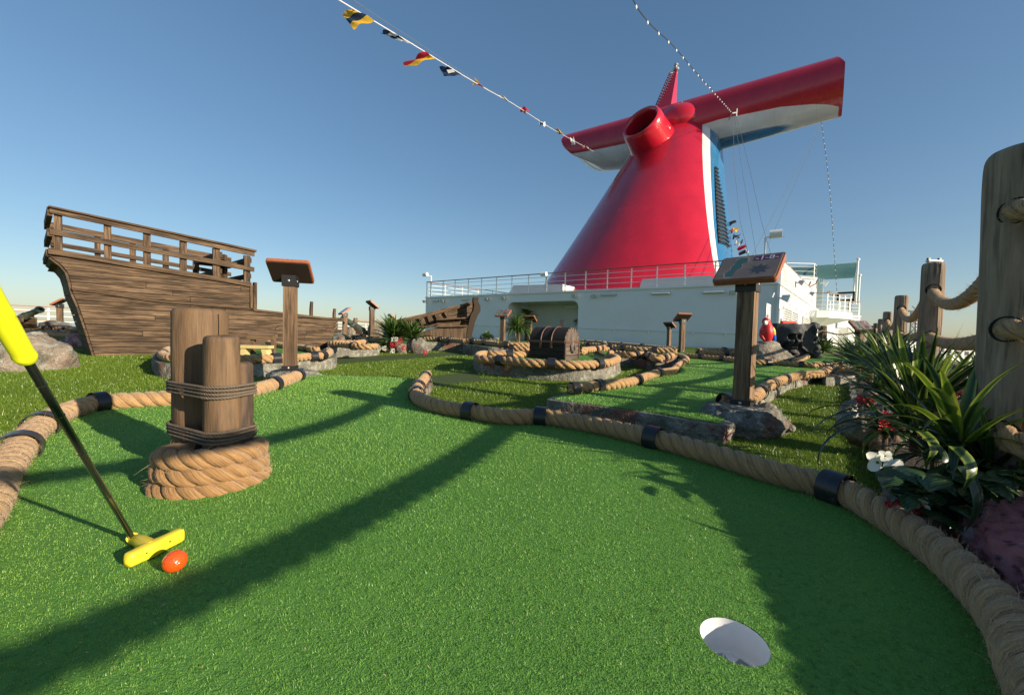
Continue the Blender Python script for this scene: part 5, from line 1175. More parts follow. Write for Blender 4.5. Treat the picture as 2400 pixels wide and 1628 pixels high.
def build_sign(H, tilt=38, pw=.36, pd=.27):
    t = thing('signpost', 'proto', 'signpost', (0, 0, 0)); b = MB(); b.vbox((0, 0, H / 2), (.098, .098, H)); b.build('post', M['post'], t, local=True)
    b = MB(); b.box((0, 0, .02), (.115, .115, .04)); b.box((0, 0, .003), (.2, .2, .006)); b.build('base_bracket', M['blackmetal'], t, local=True)
    b = MB(); b.box((0, 0, H - .03), (.118, .118, .10)); b.build('top_bracket', M['blackmetal'], t, local=True)
    b = MB(); R = Matrix.Rotation(math.radians(tilt), 4, 'X')
    for x, y in ((.058, 0), (-.058, 0)): b.ell((x, y, H - .03), (.006, .012, .012), 8, 5)
    for x, y in ((0, -.059), (0, .059)): b.ell((x, y, H - .03), (.012, .006, .012), 8, 5); b.ell((x, y, .022), (.011, .006, .011), 8, 5)
    tag(b.build('bolts', M['steel'], t, smooth=True, local=True), kind='stuff')
    c = V((0, 0, H + .05)); ay = R @ V((0, 1, 0)); az = R @ V((0, 0, 1)); Mx = Matrix.Translation(c) @ R
    # rounded frame slab
    def slab(w_, d_, r, z0, z1):
        pts = []
        for cx, cy, a0 in ((w_ - r, d_ - r, 0), (-w_ + r, d_ - r, 90), (-w_ + r, -d_ + r, 180), (w_ - r, -d_ + r, 270)):
            for k in range(5): a = math.radians(a0 + 90 * k / 4); pts.append(V((cx + r * math.cos(a), cy + r * math.sin(a), z0)))
        b = MB(); b.prism([Mx @ p for p in pts], az * (z1 - z0)); return b
    slab(pw / 2, pd / 2, .02, 0, .035).build('frame', M['terracotta'], t, local=True)
    slab(pw / 2 - .012, pd / 2 - .012, .015, -.006, -.0005).build('underside', M['underside'], t, local=True)
    slab(pw / 2 - .010, pd / 2 - .010, .012, .0352, .0405).build('map_plate', M['map'], t, local=True)
    def shape(pts, name, mat, z=.0411): b = MB(); b.poly([Mx @ V((x * pw, y * pd, z)) for x, y in pts]); return b.build(name, M[mat], t, local=True)
    hole = [(-.30, -.36), (-.20, -.38), (-.17, -.15), (-.09, .0), (-.12, .12), (-.04, .2), (-.06, .36), (-.16, .40), (-.24, .3), (-.22, .15), (-.27, .05), (-.25, -.1), (-.32, -.2)]
    shape([(x * 1.25 + .04, y * 1.12) for x, y in hole], 'map_border', 'maptan', .0407); shape(hole, 'hole_drawing', 'mapgreen')
    st = []
    for k in range(16): a = PI * k / 8; r = (.17 if k % 2 == 0 else .085); st.append((.2 + r * math.cos(a), -.14 + r * math.sin(a) * 1.25))
    shape(st, 'compass_star', 'mapdark'); shape([(.05, .22), (.44, .22), (.44, .40), (.05, .40)], 'banner', 'mappurple')
    text_mesh('-1-8-', pd * .24, 'hole_number', M['maplight'], t, Mx @ Matrix.Translation((.245 * pw, .305 * pd, .0418)))
    return t
def place_sign(px, yb, yt, dz, yaw, label, s=None, tilt=38, Y=None, lean=0, pwpx=None):
    p = G(px, yb, dz) if Y is None else D(px, yb, Y)
    H = (yb - yt) / F * p.y * 1.0; sc_ = s or H / .72; t = build_sign(H / sc_, tilt); t.location = p; t.scale = (sc_,) * 3
    t.rotation_euler = (0, math.radians(lean), math.radians(yaw)); t['label'] = label; t['group'] = 'signposts of the putting greens'; return t
place_sign(680, 866, 652, .04, 194, 'tall left signpost with terracotta framed panel seen from below, between hull and foreground green', s=1.0)
place_sign(1741, 950, 655, .045, -46, 'large right signpost on a rock with map panel marked 1-8', s=.98, tilt=42)
def small_sign(px, yb, yt, Y, yaw, label, tilt=38, sc=None):
    p = D(px, yb, Y); H = (yb - yt) / F * Y; s_ = sc or H / .75; dz_ = max(0, p.z - zt(Y) - .05); p.z -= dz_; H += dz_; t = build_sign(H / s_, tilt); t.location = p; t.scale = (s_,) * 3; t.rotation_euler = (0, 0, math.radians(yaw)); t['label'] = label; t['group'] = 'signposts of the putting greens'
small_sign(141, 767, 714, 9.5, -60, 'small far left signpost in front of the left railing', sc=.95)
small_sign(808, 790, 735, 10.5, -52, 'signpost with bluish panel at the broken end of the wooden hull', sc=1.05)
small_sign(871, 797, 720, 9.6, 128, 'taller signpost with dark underside left of the flower rock', sc=1.0)
small_sign(917, 785, 746, 15, 125, 'tiny distant signpost behind the left end of the boat bow', sc=1.0)
small_sign(1178, 808, 740, 9.6, -28, 'signpost with tilted red map panel left of the treasure chest', sc=1.0)
small_sign(1241, 803, 752, 14, 150, 'thin signpost with orange edge just left of the treasure chest', sc=1.2)
small_sign(1597, 825, 750, 9.2, 190, 'darker signpost with flat top in front of the pale wall', sc=1.0)
small_sign(1567, 812, 766, 13, 120, 'small signpost beside the darker one by the pale wall', sc=1.0)
small_sign(2012, 850, 772, 6.9, 4, 'signpost with small map panel left of the far fence posts', sc=.92, tilt=45)
small_sign(1214, 812, 757, 15, -20, 'half hidden signpost with pale panel in the palm bush', sc=1.1)

# ------------------------------------------------------------------ rocks
def rock(c, r, label, mat='rockgrey', sub=4, amp=.25, seed=0, fine=.06, flat=None, name='rock', cat='rock', sq=.0, group=None):
    bm = bmesh.new(); bmesh.ops.create_icosphere(bm, subdivisions=sub, radius=1); c = V(c)
    for v in bm.verts:
        p = v.co.copy(); q = V((p.x * r[0], p.y * r[1], p.z * r[2]))
        n1 = noise.noise(p * 1.4 + V((seed * 3.1, seed, 0))); n2 = noise.noise(p * 3.6 + V((seed, 9, seed))); n3 = noise.noise(p * 10 + V((seed, 5, 2))); n4 = noise.noise(p * 24 + V((seed, 5, 2)))
        k = 1 + amp * (n1 * 1.1 + n2 * .45) + fine * (n3 + .6 * n4)
        if sq: m_ = max(abs(p.x), abs(p.y), abs(p.z)); k *= (1 - sq) + sq / max(.6, m_) * .8
        v.co = q * k
        if mat == 'rockpurple' and sub > 5:
            dv = noise.voronoi((q * 34) + V((seed, 0, 0)))[0]; v.co += q.normalized() * (-.024 * max(0, 1 - dv[0] * 2.4) + .010 * dv[0])
        if flat and v.co.z > flat: v.co.z = flat + (v.co.z - flat) * .15
    me = bpy.data.meshes.new(name); bm.to_mesh(me); bm.free(); me.materials.append(M[mat]); me.polygons.foreach_set('use_smooth', [True] * len(me.polygons))
    o = bpy.data.objects.new(name, me); o.location = c; C.objects.link(o); return tag(o, label, cat, group)
def rpx(px, yb, wpx, hpx, label, depth=.8, dz=LAWN, **k):
    p = G(px, yb, dz); s = p.y / F; rx = wpx * s / 2; h = hpx * s; return rock(p + V((p.x / p.y * rx * depth * .3, rx * depth, h * .15)), (rx, rx * depth, h * .88), label, **k)
p = G(1741, 950, .045); rock((p.x - .03, p.y - .03, p.z - .12), (.25, .22, .175), 'grey coral covered rock carrying the large right signpost', 'rockgrey', 5, .16, 3, .06, flat=.118)
p = G(680, 866, .04); rock((p.x + .04, p.y, p.z - .09), (.27, .16, .12), 'mottled flat rock with red patches under the left signpost', 'kerb', 5, .12, 5, .04, flat=.085)
rpx(10, 872, 185, 92, 'big tan boulder at the left edge behind the putter', mat='rocktan', sub=5, seed=2, amp=.22)
pb = G(90, 815, LAWN + .1); rock(pb + V((0, 0, .02)), (.05, .04, .05), 'small mustard coral knob on the tan boulder', mat='rocktan', sub=3, seed=4, amp=.1)
rock(G(35, 840, LAWN + .1) + V((.06, -.28, -.03)), (.055, .04, .04), 'round peach coral lump on the tan boulder', mat='rocktan', sub=3, seed=9, amp=.1)
rpx(170, 815, 60, 34, 'dark shaded rock behind the hull stern', mat='rockpurple', seed=6)
p = D(128, 765, 9.0); rock(p, (.32, .2, .13), 'low grey rock by the far left signpost', 'rockgrey', 3, .2, 8)
p = D(1790, 842, 6.8); rock(p + V((0, 0, .0)), (.41, .34, .33), 'tan rock on which the parrot perches', 'rocktan', 5, .2, 12, .05)
rock(p + V((.46, .0, -.14)), (.20, .2, .2), 'smaller tan rock right of the parrot rock', 'rocktan', 4, .2, 13)
for (px, yb, w_, h_, Y, mt, lb) in ((880, 790, 36, 42, 11, 'rocktan', 'tan boulder beside the middle cannon'), (822, 790, 22, 24, 11, 'rocktan', 'small tan boulder below the signpost at the hull end'), (800, 800, 40, 18, 10.2, 'kerb', 'grey rock at the broken end of the hull'),
                           (1250, 806, 20, 12, 12, 'rocktan', 'tiny pebble rock beside the palm bush'), (1141, 801, 34, 22, 12, 'rockgrey', 'grey planter rock under the small spiky plant'), (1415, 806, 14, 8, 12, 'rocktan', 'tiny beige rock on the far green right of the chest'), (1318, 790, 8, 6, 12, 'rocktan', 'tiny rock by the pale wall')):
    p = D(px, yb, Y); s_ = Y / F; rock(p + V((0, 0, h_ * s_ * .3)), (w_ * s_ / 2, w_ * s_ / 2.4, h_ * s_ * .65), lb, mt, 4 if w_ > 20 else 3, .2, px)
# coral lumps on the right sign rock and kerb
p = G(1446, 712, 0) if False else None
b0 = G(1326, 872, LAWN + .07); rock(b0 + V((0, -.07, .02)), (.035, .03, .035), 'orange knob of coral on the round kerb below the chest', 'copper', 3, .1, 3)
c = G(1741, 950, .045); rock((c.x + .19, c.y - .16, c.z - .10), (.03, .03, .025), 'small pinkish knob at the right side of the signpost rock', 'rocktan', 3, .1, 7); rock((c.x - .17, c.y - .12, c.z + .01), (.025, .022, .022), 'small reddish cone on the left of the signpost rock', 'rocktan', 3, .1, 8)
rock((c.x + .12, c.y - .06, c.z + .0), (.05, .04, .03), 'brown lump on top of the signpost rock', 'rocktan', 3, .2, 11)

# ------------------------------------------------------------------ treasure chest
p = G(1322, 845, zc_); cx = V((-.84, .545, 0)).normalized(); cy = V((.545, .84, 0)).normalized()   # long side, short side
CL = .66 * p.y / 6.5; CW = .56 * p.y / 6.5; CH = 44 / F * p.y; LH = 39 / F * p.y * .9
chest = thing('treasure_chest', 'dark treasure chest with barrel lid and copper straps on the round green', 'treasure chest', p)
corner = p; ctr = p + cx * CL / 2 + cy * CW / 2
b = MB(); b.frame(ctr + UZ * CH / 2, cx * CL / 2 * .99, cy * CW / 2 * .99, UZ * CH / 2); b.build('body', M['chest'], chest)
for k in range(4):
    zz = CH * (k + .5) / 4
    b = MB(); b.frame(ctr - cy * (CW / 2) + UZ * zz, cx * CL / 2, cy * .008, UZ * (CH / 8 - .004)); b.build('side_plank', M['chest'], chest)
    b = MB(); b.frame(ctr - cx * (CL / 2) + UZ * zz, cy * CW / 2, cx * .008, UZ * (CH / 8 - .004)); b.build('end_plank', M['chestlit'], chest)
b = MB(); rows = []
for i in range(2):
    rows.append([ctr + cx * CL / 2 * (1, -1)[i] - cy * (CW / 2 * 1.03) * math.cos(PI * k / 16) + UZ * (CH + LH * math.sin(PI * k / 16)) for k in range(17)])
b.grid(rows); b.poly(rows[0]); b.build('lid', M['chest'], chest)
b = MB(); b.poly([q - cx * .004 for q in rows[1]]); b.build('lid_end', M['chestlit'], chest)
b = MB()
for f in (.32, -.28):
    b.tube([ctr + cx * CL / 2 * f - cy * (CW / 2 * 1.06) * math.cos(PI * k / 16) + UZ * (CH + LH * 1.03 * math.sin(PI * k / 16)) for k in range(17)], .008, 6)
    b.build('lid_strap', M['copper'], chest); b = MB()
    b.frame(ctr + cx * CL / 2 * f - cy * (CW / 2 + .01) + UZ * CH * .82, cx * .016, cy * .012, UZ * CH * .17); b.build('clasp', M['copper'], chest); b = MB()
b = MB(); b.frame(ctr - cy * (CW / 2 + .006) + UZ * CH, cx * CL / 2 * 1.02, cy * .012, UZ * .014); b.frame(ctr - cx * (CL / 2 + .006) + UZ * CH, cy * CW / 2 * 1.02, cx * .012, UZ * .014); b.build('rim_band', M['copper'], chest)
for f in (1, -1):
    b = MB(); b.frame(ctr - cx * (CL / 2 + .004) + cy * (CW / 2) * f * .97 + UZ * CH / 2, UZ * CH / 2, cy * .014, cx * .014); b.build('corner_strap', M['copper'], chest)
b = MB(); hc = ctr - cx * (CL / 2 + .012) + UZ * CH * .72
b.tube([hc - cy * .055 + UZ * .04, hc - cy * .06 - UZ * .03 - cx * .02, hc - cy * .03 - UZ * .065 - cx * .03, hc + cy * .03 - UZ * .065 - cx * .03, hc + cy * .06 - UZ * .03 - cx * .02, hc + cy * .055 + UZ * .04], .014, 7); b.frame(hc + UZ * .02, cy * .03, cx * .01, UZ * .05); b.build('handle', M['chestlit'], chest, smooth=True)
for k in range(9):
    a = PI * (k + .5) / 9; q = ctr - cx * (CL / 2 + .006) - cy * (CW / 2 * .98) * math.cos(a) + UZ * (CH + LH * .96 * math.sin(a)); b = MB(); b.ell(q, (.012, .012, .012), 6, 4); b.build('stud', M['copper'], chest, smooth=True)
b = MB(); q = D(1317, 757, p.y + .5); b.vbox(q + UZ * .0, (.05, .05, .1)); tag(b.build('black_post', M['blackmetal'], org=q), 'short black post top peeking above the chest lid', 'post')
q2 = D(1317, 757, 11)

# ------------------------------------------------------------------ cannons
def cannon(px, py, Y, d, L, R, label, carr=True):
    p = D(px, py, Y); d = V(d).normalized(); t = thing('cannon', label, 'cannon', p - UZ * R)
    b = MB(); b.lathe([(.001, 0), (R * .35, .01), (R * .42, L * .03), (R * .2, L * .06), (R * .95, L * .09), (R, L * .12), (R, L * .14), (R * .92, L * .15), (R * .85, L * .45), (R * .93, L * .46), (R * .93, L * .48), (R * .78, L * .5), (R * .68, L * .88), (R * .85, L * .92), (R * .88, L * .98), (R * .78, L), (R * .45, L), (R * .4, L * .9), (.001, L * .9)], p - d * L * .45, d, 20); autosmooth(b.build('barrel', M['bronze'], t), 40)
    dh = V((d.x, d.y, 0)).normalized(); s_ = V((-dh.y, dh.x, 0)); b = MB()
    for k in (-1, 1):
        q = p + s_ * k * R * 1.15 - UZ * R * 1.4; b.prism([q - dh * L * .4 - UZ * R * .9, q + dh * L * .15 - UZ * R * .9, q + dh * L * .15 + UZ * R * 1.1, q - dh * L * .05 + UZ * R * 1.1, q - dh * L * .4 + UZ * R * .1], s_ * k * R * .35); b.build('carriage_cheek', M['plank'], t); b = MB()
    b.frame(p - UZ * R * 2.2 - dh * L * .12, dh * L * .28, s_ * R * 1.1, UZ * R * .25); b.build('carriage_bed', M['plank'], t)
    b = MB(); b.tube([p - s_ * R * 1.8, p + s_ * R * 1.8], R * .22, 8); b.build('trunnion', M['bronze'], t)
cannon(58, 741, 8.6, (.9, -.1, .36), .80, .085, 'green bronze cannon pointing up right, left edge behind the putter grip')
cannon(832, 764, 11.2, (-.9, .2, .52), .85, .11, 'dark bronze cannon between the hull end and the tan boulder')

# small plank bench obstacles
def bench(px, yb, Y, w_, h_, label, yaw=0, top=True):
    p = D(px, yb, Y); t = thing('plank_obstacle', label, 'obstacle', p, math.radians(yaw), 'low wooden obstacles on the greens')
    b = MB(); b.prism([V((-w_ / 2, -w_ * .18, h_)), V((w_ / 2, -w_ * .18, h_)), V((w_ / 2 * .93, w_ * .18, h_)), V((-w_ / 2 * .93, w_ * .18, h_))], (0, 0, h_ * .35)); b.build('plank_top', M['yellowplank'], t, local=True)
    for s_ in (-1, 1): b = MB(); b.prism([V((s_ * w_ * .30, -w_ * .14, 0)), V((s_ * w_ * .46, -w_ * .14, 0)), V((s_ * w_ * .38, -w_ * .14, h_)), V((s_ * w_ * .24, -w_ * .14, h_))], (0, w_ * .28, 0)); b.build('foot', M['yellowplank'], t, local=True)
    return t, p
t, p = bench(600, 835, 5.05, .40, .105, 'pale yellow plank bridge behind the shortest log of the bollard')
b = MB(); b.frame(p + V((-.06, .22, .26)), V((.16, .02, 0)), V((0, .05, .02)), V((0, -.01, .032))); b.frame(p + V((-.18, .22, .14)), V((0, 0, .12)), V((.02, 0, 0)), V((0, .03, 0))); b.frame(p + V((.08, .24, .14)), V((0, 0, .12)), V((.02, 0, 0)), V((0, .03, 0))); tag(b.build('grey_plank', M['post'], org=p + V((-.06, .22, .1))), 'grey brown board on supports just above the yellow plank bridge', 'board')
b = MB(); q = p + V((.13, .3, .33)); b.tube([q + V((.07 * math.cos(PI * k / 8), 0, .07 * math.sin(PI * k / 8))) for k in range(9)], .004, 5); tag(b.build('wire_hoop', M['darksteel'], org=q), 'thin wire hoop standing behind the grey board', 'hoop')
bench(1186, 806, 10.8, .2, .07, 'tiny pale yellow bridge right of the signpost base near the palm'); bench(1164, 797, 11.6, .14, .05, 'tiny pale yellow bridge hidden left of the middle signpost')

# ------------------------------------------------------------------ skull rock & parrot
SKY = 7.3; p = D(1863, 838, SKY); s_ = SKY / F; W2, H2 = 92 * s_ / 2, 86 * s_
t = thing('skull_rock', 'black sculpted rock slab with a grinning skull and crossbone', 'sculpture', p); fx = V((1, -.12, 0)).normalized(); fn = V((-.12, -1, 0)).normalized()
def g2_(x, y, cx_, cy_, sx, sy, pw=2): return math.exp(-(abs((x - cx_) / sx) ** pw + abs((y - cy_) / sy) ** pw))
def relief(u, v):      # u -1..1, v 0..1 ; skull centre at u=-.2, v=.58
    h = .04 * noise.noise(V((u * 2, v * 3, 1)))
    h += .30 * g2_(u, v, -.22, .70, .46, .26, 3) + .12 * g2_(u, v, -.20, .36, .27, .20, 4)
    for ex in (-.40, -.03): h -= .22 * g2_(u, v, ex, .64, .115, .065, 3); h += .045 * g2_(u, v, ex, .735, .16, .028)
    for ex in (-.58, .16): h += .09 * g2_(u, v, ex, .53, .10, .05)
    h -= .18 * g2_(u, v, -.215, .515, .055, .05, 3); h += .05 * g2_(u, v, -.215, .60, .045, .04)
    for ex in (-.52, .1): h -= .13 * g2_(u, v, ex, .39, .09, .09, 3)
    if abs(u + .205) < .24 and .30 < v < .455:
        h += .05 * abs(math.sin((u + .205) * PI / .075)) - (.07 if abs(v - .385) < .012 else 0)
    h += .09 * g2_(u, v, -.2, .21, .26, .05, 2)
    # crossbone lower right
    d_ = abs((v - .27) + .32 * (u - .55)); 
    if .25 < u < .85: h += .09 * math.exp(-(d_ / .05) ** 2)
    h += .10 * g2_(u, v, .78, .20, .10, .07) + .12 * g2_(u, v, .88, .85, .12, .10) 
    return h
b = MB(); NU, NV_ = 110, 100; rows = []
def edge(v): return 1 + .10 * noise.noise(V((0, v * 5, 7))) - (.12 if .45 < v < .62 else 0) - (.08 if .2 < v < .3 else 0)
for j in range(NV_ + 1):
    v = j / NV_; row = []
    topw = 1.0; 
    for i in range(NU + 1):
        u = -1 + 2 * i / NU; e_ = edge(v) if u > 0 else 1; 
        bt = 1 + .04 * noise.noise(V((u * 3, 1, 2))) ; r_ = relief(u, v); row.append(p + fx * (u * W2 * e_) + UZ * (v * H2 * bt - .05) + fn * (r_ * .55 + (0 if abs(u) < .95 else -.06)))
    rows.append(row)
b.grid(rows); bk = [[q - (q - p).dot(fn) * fn * 0 - fn * .35 for q in row] for row in rows]
b.grid([rows[-1], bk[-1]]); b.grid([[r_[0] for r_ in rows], [r_[0] for r_ in bk]]); b.grid([[r_[-1] for r_ in rows], [r_[-1] for r_ in bk]])
b.poly([bk[0][0], bk[0][-1], bk[-1][-1], bk[-1][0]]); b.build('skull_relief', M['black_rock'], t, smooth=True)
for k, (u, v, r) in enumerate(((1.0, .88, .09), (1.06, .55, .07), (1.02, .3, .10), (1.05, .10, .12), (.98, .72, .06))):
    q = p + fx * u * W2 + UZ * v * H2 - fn * .1; bm = bmesh.new(); bmesh.ops.create_icosphere(bm, subdivisions=3, radius=r)
    for vv in bm.verts: vv.co *= 1 + .25 * noise.noise(vv.co * 9 + V((k, 0, 0))); vv.co.z *= .8
    me = bpy.data.meshes.new('rock_knob'); bm.to_mesh(me); bm.free(); me.materials.append(M['black_rock']); o = bpy.data.objects.new('rock_knob', me); C.objects.link(o); o.parent = t; o.location = q - V(t.location)
p = D(1799, 806, 6.75); t = thing('parrot', 'red macaw figure with yellow and blue wing perched on the tan rock', 'parrot figure', p); s_ = 6.75 / F
def P3(x, y, dd=0): return D(x, y, 6.75 + dd * 1.24)
def loft(path, rad, seg=14, name='body', mat=None, sq=1.0):
    b = MB(); b.tube(path, rad, seg); b.build(name, mat, t, smooth=True)
loft(resample([P3(1797, 752), P3(1798, 765), P3(1797, 780), P3(1799, 795), P3(1802, 806)], n=9), [s_ * v for v in (6, 9, 12, 14.5, 15, 13.5, 11, 8, 4)], 16, 'body', M['parrotred'])
b = MB(); b.ell(P3(1795.5, 753), (8.6 * s_, 8.6 * s_, 9 * s_), 14, 10); b.build('head', M['parrotred'], t, smooth=True)
b = MB(); b.ell(P3(1795, 756, -.045), (5 * s_, 3 * s_, 5.5 * s_), 10, 8); b.build('face', M['pwhite'], t, smooth=True)
b = MB(); b.tube([P3(1793, 753, -.05), P3(1792.5, 756, -.075), P3(1793, 761, -.065)], [2.6 * s_, 2.2 * s_, .5 * s_], 8); b.build('beak', M['pwhite'], t, smooth=True)
for dx in (-4.5, 2.5): b = MB(); b.ell(P3(1795 + dx, 751.5, -.05), (.8 * s_,) * 3, 6, 5); b.build('eye', M['blackmetal'], t)
b = MB(); b.tube(resample([P3(1808, 766, -.03), P3(1811, 776, -.03), P3(1813, 786, -.02)], n=5), [s_ * v for v in (3.5, 5.5, 6, 5.5, 5)], 10); b.build('wing_yellow', M['pyellow'], t, smooth=True)
b = MB(); b.tube(resample([P3(1812, 783, -.025), P3(1814, 795, -.01), P3(1815, 806, 0)], n=5), [s_ * v for v in (5.2, 5.5, 5, 4, 2.5)], 10); b.build('wing_blue', M['pblue'], t, smooth=True)
b = MB(); b.tube(resample([P3(1783, 775, 0), P3(1785, 788, -.02), P3(1792, 797, -.03)], n=5), [s_ * v for v in (3, 4, 4.5, 4, 2)], 8); b.build('wing_red', M['parrotred'], t, smooth=True)
b = MB(); b.tube([P3(1808, 798, .03), P3(1812, 810, .05), P3(1814, 824, .06)], [4.5 * s_, 4 * s_, 3 * s_], 8); b.build('tail', M['pblue'], t, smooth=True)
for dx in (-4, 3):
    b = MB(); b.tube([P3(1799 + dx, 802), P3(1798.5 + dx, 808, -.02), P3(1796 + dx, 810, -.05)], 1.6 * s_, 6); b.tube([P3(1798.5 + dx, 808, -.02), P3(1800 + dx, 811, -.05)], 1.3 * s_, 6); b.build('foot', M['darksteel'], t)

# ------------------------------------------------------------------ railings at the deck edges
ls = [(XL(y) + .3, y, zt(y) + LAWN + .02) for y in (12, 20, 28, 37, 43)]
railing([V((q[0], q[1], .15)) for q in ls], 1.1, 'left deck railing with teak top along the open sea', rails=4, spacing=2.0, post=.07, rr=.022, toprad=.035)
railing([V((13.5 + .66 * a, 12 + .75 * a, -.55)) for a in (-9, -2, 6, 14, 24)], 1.15, 'white side railing beyond the thick wooden fence posts', rails=5, spacing=1.5, post=.07, rr=.02, top='whitepost', toprad=.02)
# rope fence on the left railing: slack ropes
for k, z in enumerate((.95, .55)):
    pts = []
    for i in range(5):
        a = V((XL(9 + 2 * i) + 3.0, 9 + 2 * i, z + .1)); 
        for j in range(6):
            q = a + V((2 * .57, 2, 0)) * j / 6; q.z -= .10 * math.sin(PI * j / 6); pts.append(q)
    b = MB(); b.tube(pts, .02, 6); tag(b.build('slack_rope', M['rope'], org=pts[0]), ('upper' if k == 0 else 'lower') + ' slack rope strung before the left railing', 'rope')
def fence_post(px, yb, yt, Y, r, label): 
    a = D(px, yb, Y); H = (yb - yt) / F * Y; b = MB(); b.tube([a, a + UZ * H * .5, a + UZ * H * .97, a + UZ * H], [r, r, r, r * .8], 10); return tag(b.build('fence_post', M['fpost'], org=a), label, 'post', 'thin posts of the rope fences')
fence_post(833, 772, 745, 14, .07, 'thin brown post behind the middle cannon'); fence_post(923, 775, 748, 16, .07, 'thin short post right of the tiny signpost')
rp = [D(x, y, 14) for x, y in ((806, 752), (820, 754), (833, 751), (850, 754), (872, 757), (900, 757), (923, 752))]; b = MB(); b.tube(resample(rp, n=20), .025, 6); tag(b.build('slack_rope', M['rope'], org=rp[0]), 'slack rope between the thin posts behind the cannon', 'rope')
# rope fence in front of the white block (right)
z4p = lambda x, y: (1650 + x / 4.5, 550 + y / 4.5)
fp_ = fence_post(*z4p(1243, 1165), z4p(1243, 960)[1], 10.5, .10, 'brown fence post in front of the sunlit white block'); fence_post(*z4p(1775, 1170), z4p(1775, 960)[1], 10.5, .11, 'rounded fence post right of the small map signpost')
for k, (ys, ym, ye) in enumerate(((1012, 1045, 1020), (1105, 1140, 1130), (1215, 1245, 1240))):
    for (xa, xb, nm) in ((1243, 1640, 'right'), (1243, 1130, 'left'), (1640, 1760, 'far right')):
        pa_, pb_ = D(*z4p(xa, ys if xa == 1243 else ye), 10.4), D(*z4p(xb, ye if xb != 1130 else ys + 12), 10.4 if xb != 1760 else 11)
        mid = (pa_ + pb_) / 2 - UZ * (.09 if nm == 'right' else .03); b = MB(); b.tube(resample([pa_, mid, pb_], n=12), .022, 6)
        tag(b.build('fence_rope', M['greyrope'], org=pa_), ('top', 'middle', 'bottom')[k] + ' dark rope of the rear rope fence, %s span' % nm, 'rope', 'dark ropes of the rear fence')
# ------------------------------------------------------------------ log bollard with coiled rope
bc = G(502, 1095, 0); bc = V((D(505, 1100, 1.285).x, 1.285, zt(1.285)))
bol = thing('log_bollard', 'bollard of three upright logs lashed together on the foreground green', 'bollard', bc)
def logpost(px, ytop, Y, r, seed, label=None):
    a = D(px, ytop, Y); z0 = zt(Y) - .01; H = a.z - z0; b = MB(); rows = []; NS_, ND = 40, 34
    prof = [(i / 30 * .955, 1.0) for i in range(31)] + [(.965, .995), (.975, .98), (.985, .95), (.992, .90), (.998, .78), (1.0, .5), (1.002, .02)]
    seamang = math.atan2(-a.y, -a.x) + PI
    for h, k in prof:
        row = []
        for j in range(ND):
            th = seamang + 2 * PI * j / ND; n = noise.noise(V((math.cos(th) * 1.2 + seed * 5, math.sin(th) * 1.2, h * 1.2))) * .07 + noise.noise(V((math.cos(th) * 3 + seed * 5, math.sin(th) * 3, h * 3))) * .035
            row.append(V((a.x + math.cos(th) * r * k * (1 + n), a.y + math.sin(th) * r * k * (1 + n), z0 + H * h + (.004 * noise.noise(V((math.cos(th), math.sin(th), seed))) if k < 1 else 0))))
        rows.append(row)
    ru = b.ruv; b.grid(rows, lambda i, j: (prof[i][0] * H + ru, 2 * PI * r * j / ND + ru), closed=True); return b.build('log', M['log'], bol, smooth=True), (a.x, a.y, r)
L1 = logpost(470, 722, 1.37, .079, 1)[1]; L2 = logpost(521, 786, 1.25, .049, 2)[1]; L3 = logpost(562, 848, 1.30, .037, 3)[1]
# long crack with a pale edge on the tall log
b = MB(); th0 = math.atan2(-L1[1], -L1[0]) + .62
pts = [V((L1[0] + math.cos(th0 + .02 * math.sin(k)) * L1[2] * 1.005, L1[1] + math.sin(th0 + .02 * math.sin(k)) * L1[2] * 1.005, .568 - k * .03)) for k in range(5)]
for k in range(4): b.beam(pts[k], pts[k + 1], .004, .003)
b.build('split', M['crack'], bol)
def hull2(P):
    P = sorted(set(P)); 
    def half(ps):
        h = []
        for p in ps:
            while len(h) > 1 and (h[-1][0] - h[-2][0]) * (p[1] - h[-2][1]) - (h[-1][1] - h[-2][1]) * (p[0] - h[-2][0]) <= 0: h.pop()
            h.append(p)
        return h
    a = half(P); c = half(P[::-1]); return a[:-1] + c[:-1]
def wrap(zlist, R):
    for q, z in enumerate(zlist):
        C_ = []
        for (x, y, r) in (L1, L2, L3): C_ += [(x + (r * 1.03 + R) * math.cos(2 * PI * k / 40), y + (r * 1.05 + R) * math.sin(2 * PI * k / 40)) for k in range(40)]
        h = hull2(C_); h.append(h[0]); P = [V((x, y, z + .003 * math.sin(i * .12 + q))) for i, (x, y) in enumerate(h)]
        P = resample(P, n=90, smooth=False); b = MB(); rope_rows(b, P, R, R * 5, 6, per=8); b.build('lashing', M['greyrope'], bol, smooth=True)
wrap([.340, .331, .322, .313], .0050); wrap([.200, .191, .182, .173], .0050)
coil = thing('rope_coil', 'thick manila rope coiled three times round the foot of the log bollard', 'rope', bc)
P = []
for k in range(0, 142):
    a = -2.0 - 2 * PI * k / 46; tt = k / 46; r = .126 - .004 * tt; rise = .000 + .047 * max(0, tt - .85)
    P.append(V((bc.x + r * 1.10 * math.cos(a), bc.y - .012 + r * math.sin(a), bc.z + rise + .010 * math.cos(a) * min(1, tt))))
e_ = P[-1]; P += [e_ + V((.012, .035, .0)), e_ + V((.03, .07, -.012))]
b = MB(); PP, TT = rope_rows(b, P, .0325, .140, 12, per=16); autosmooth(b.build('rope', M['ropecoil'], coil), 70); fuzz(PP, .034, 1800, coil)

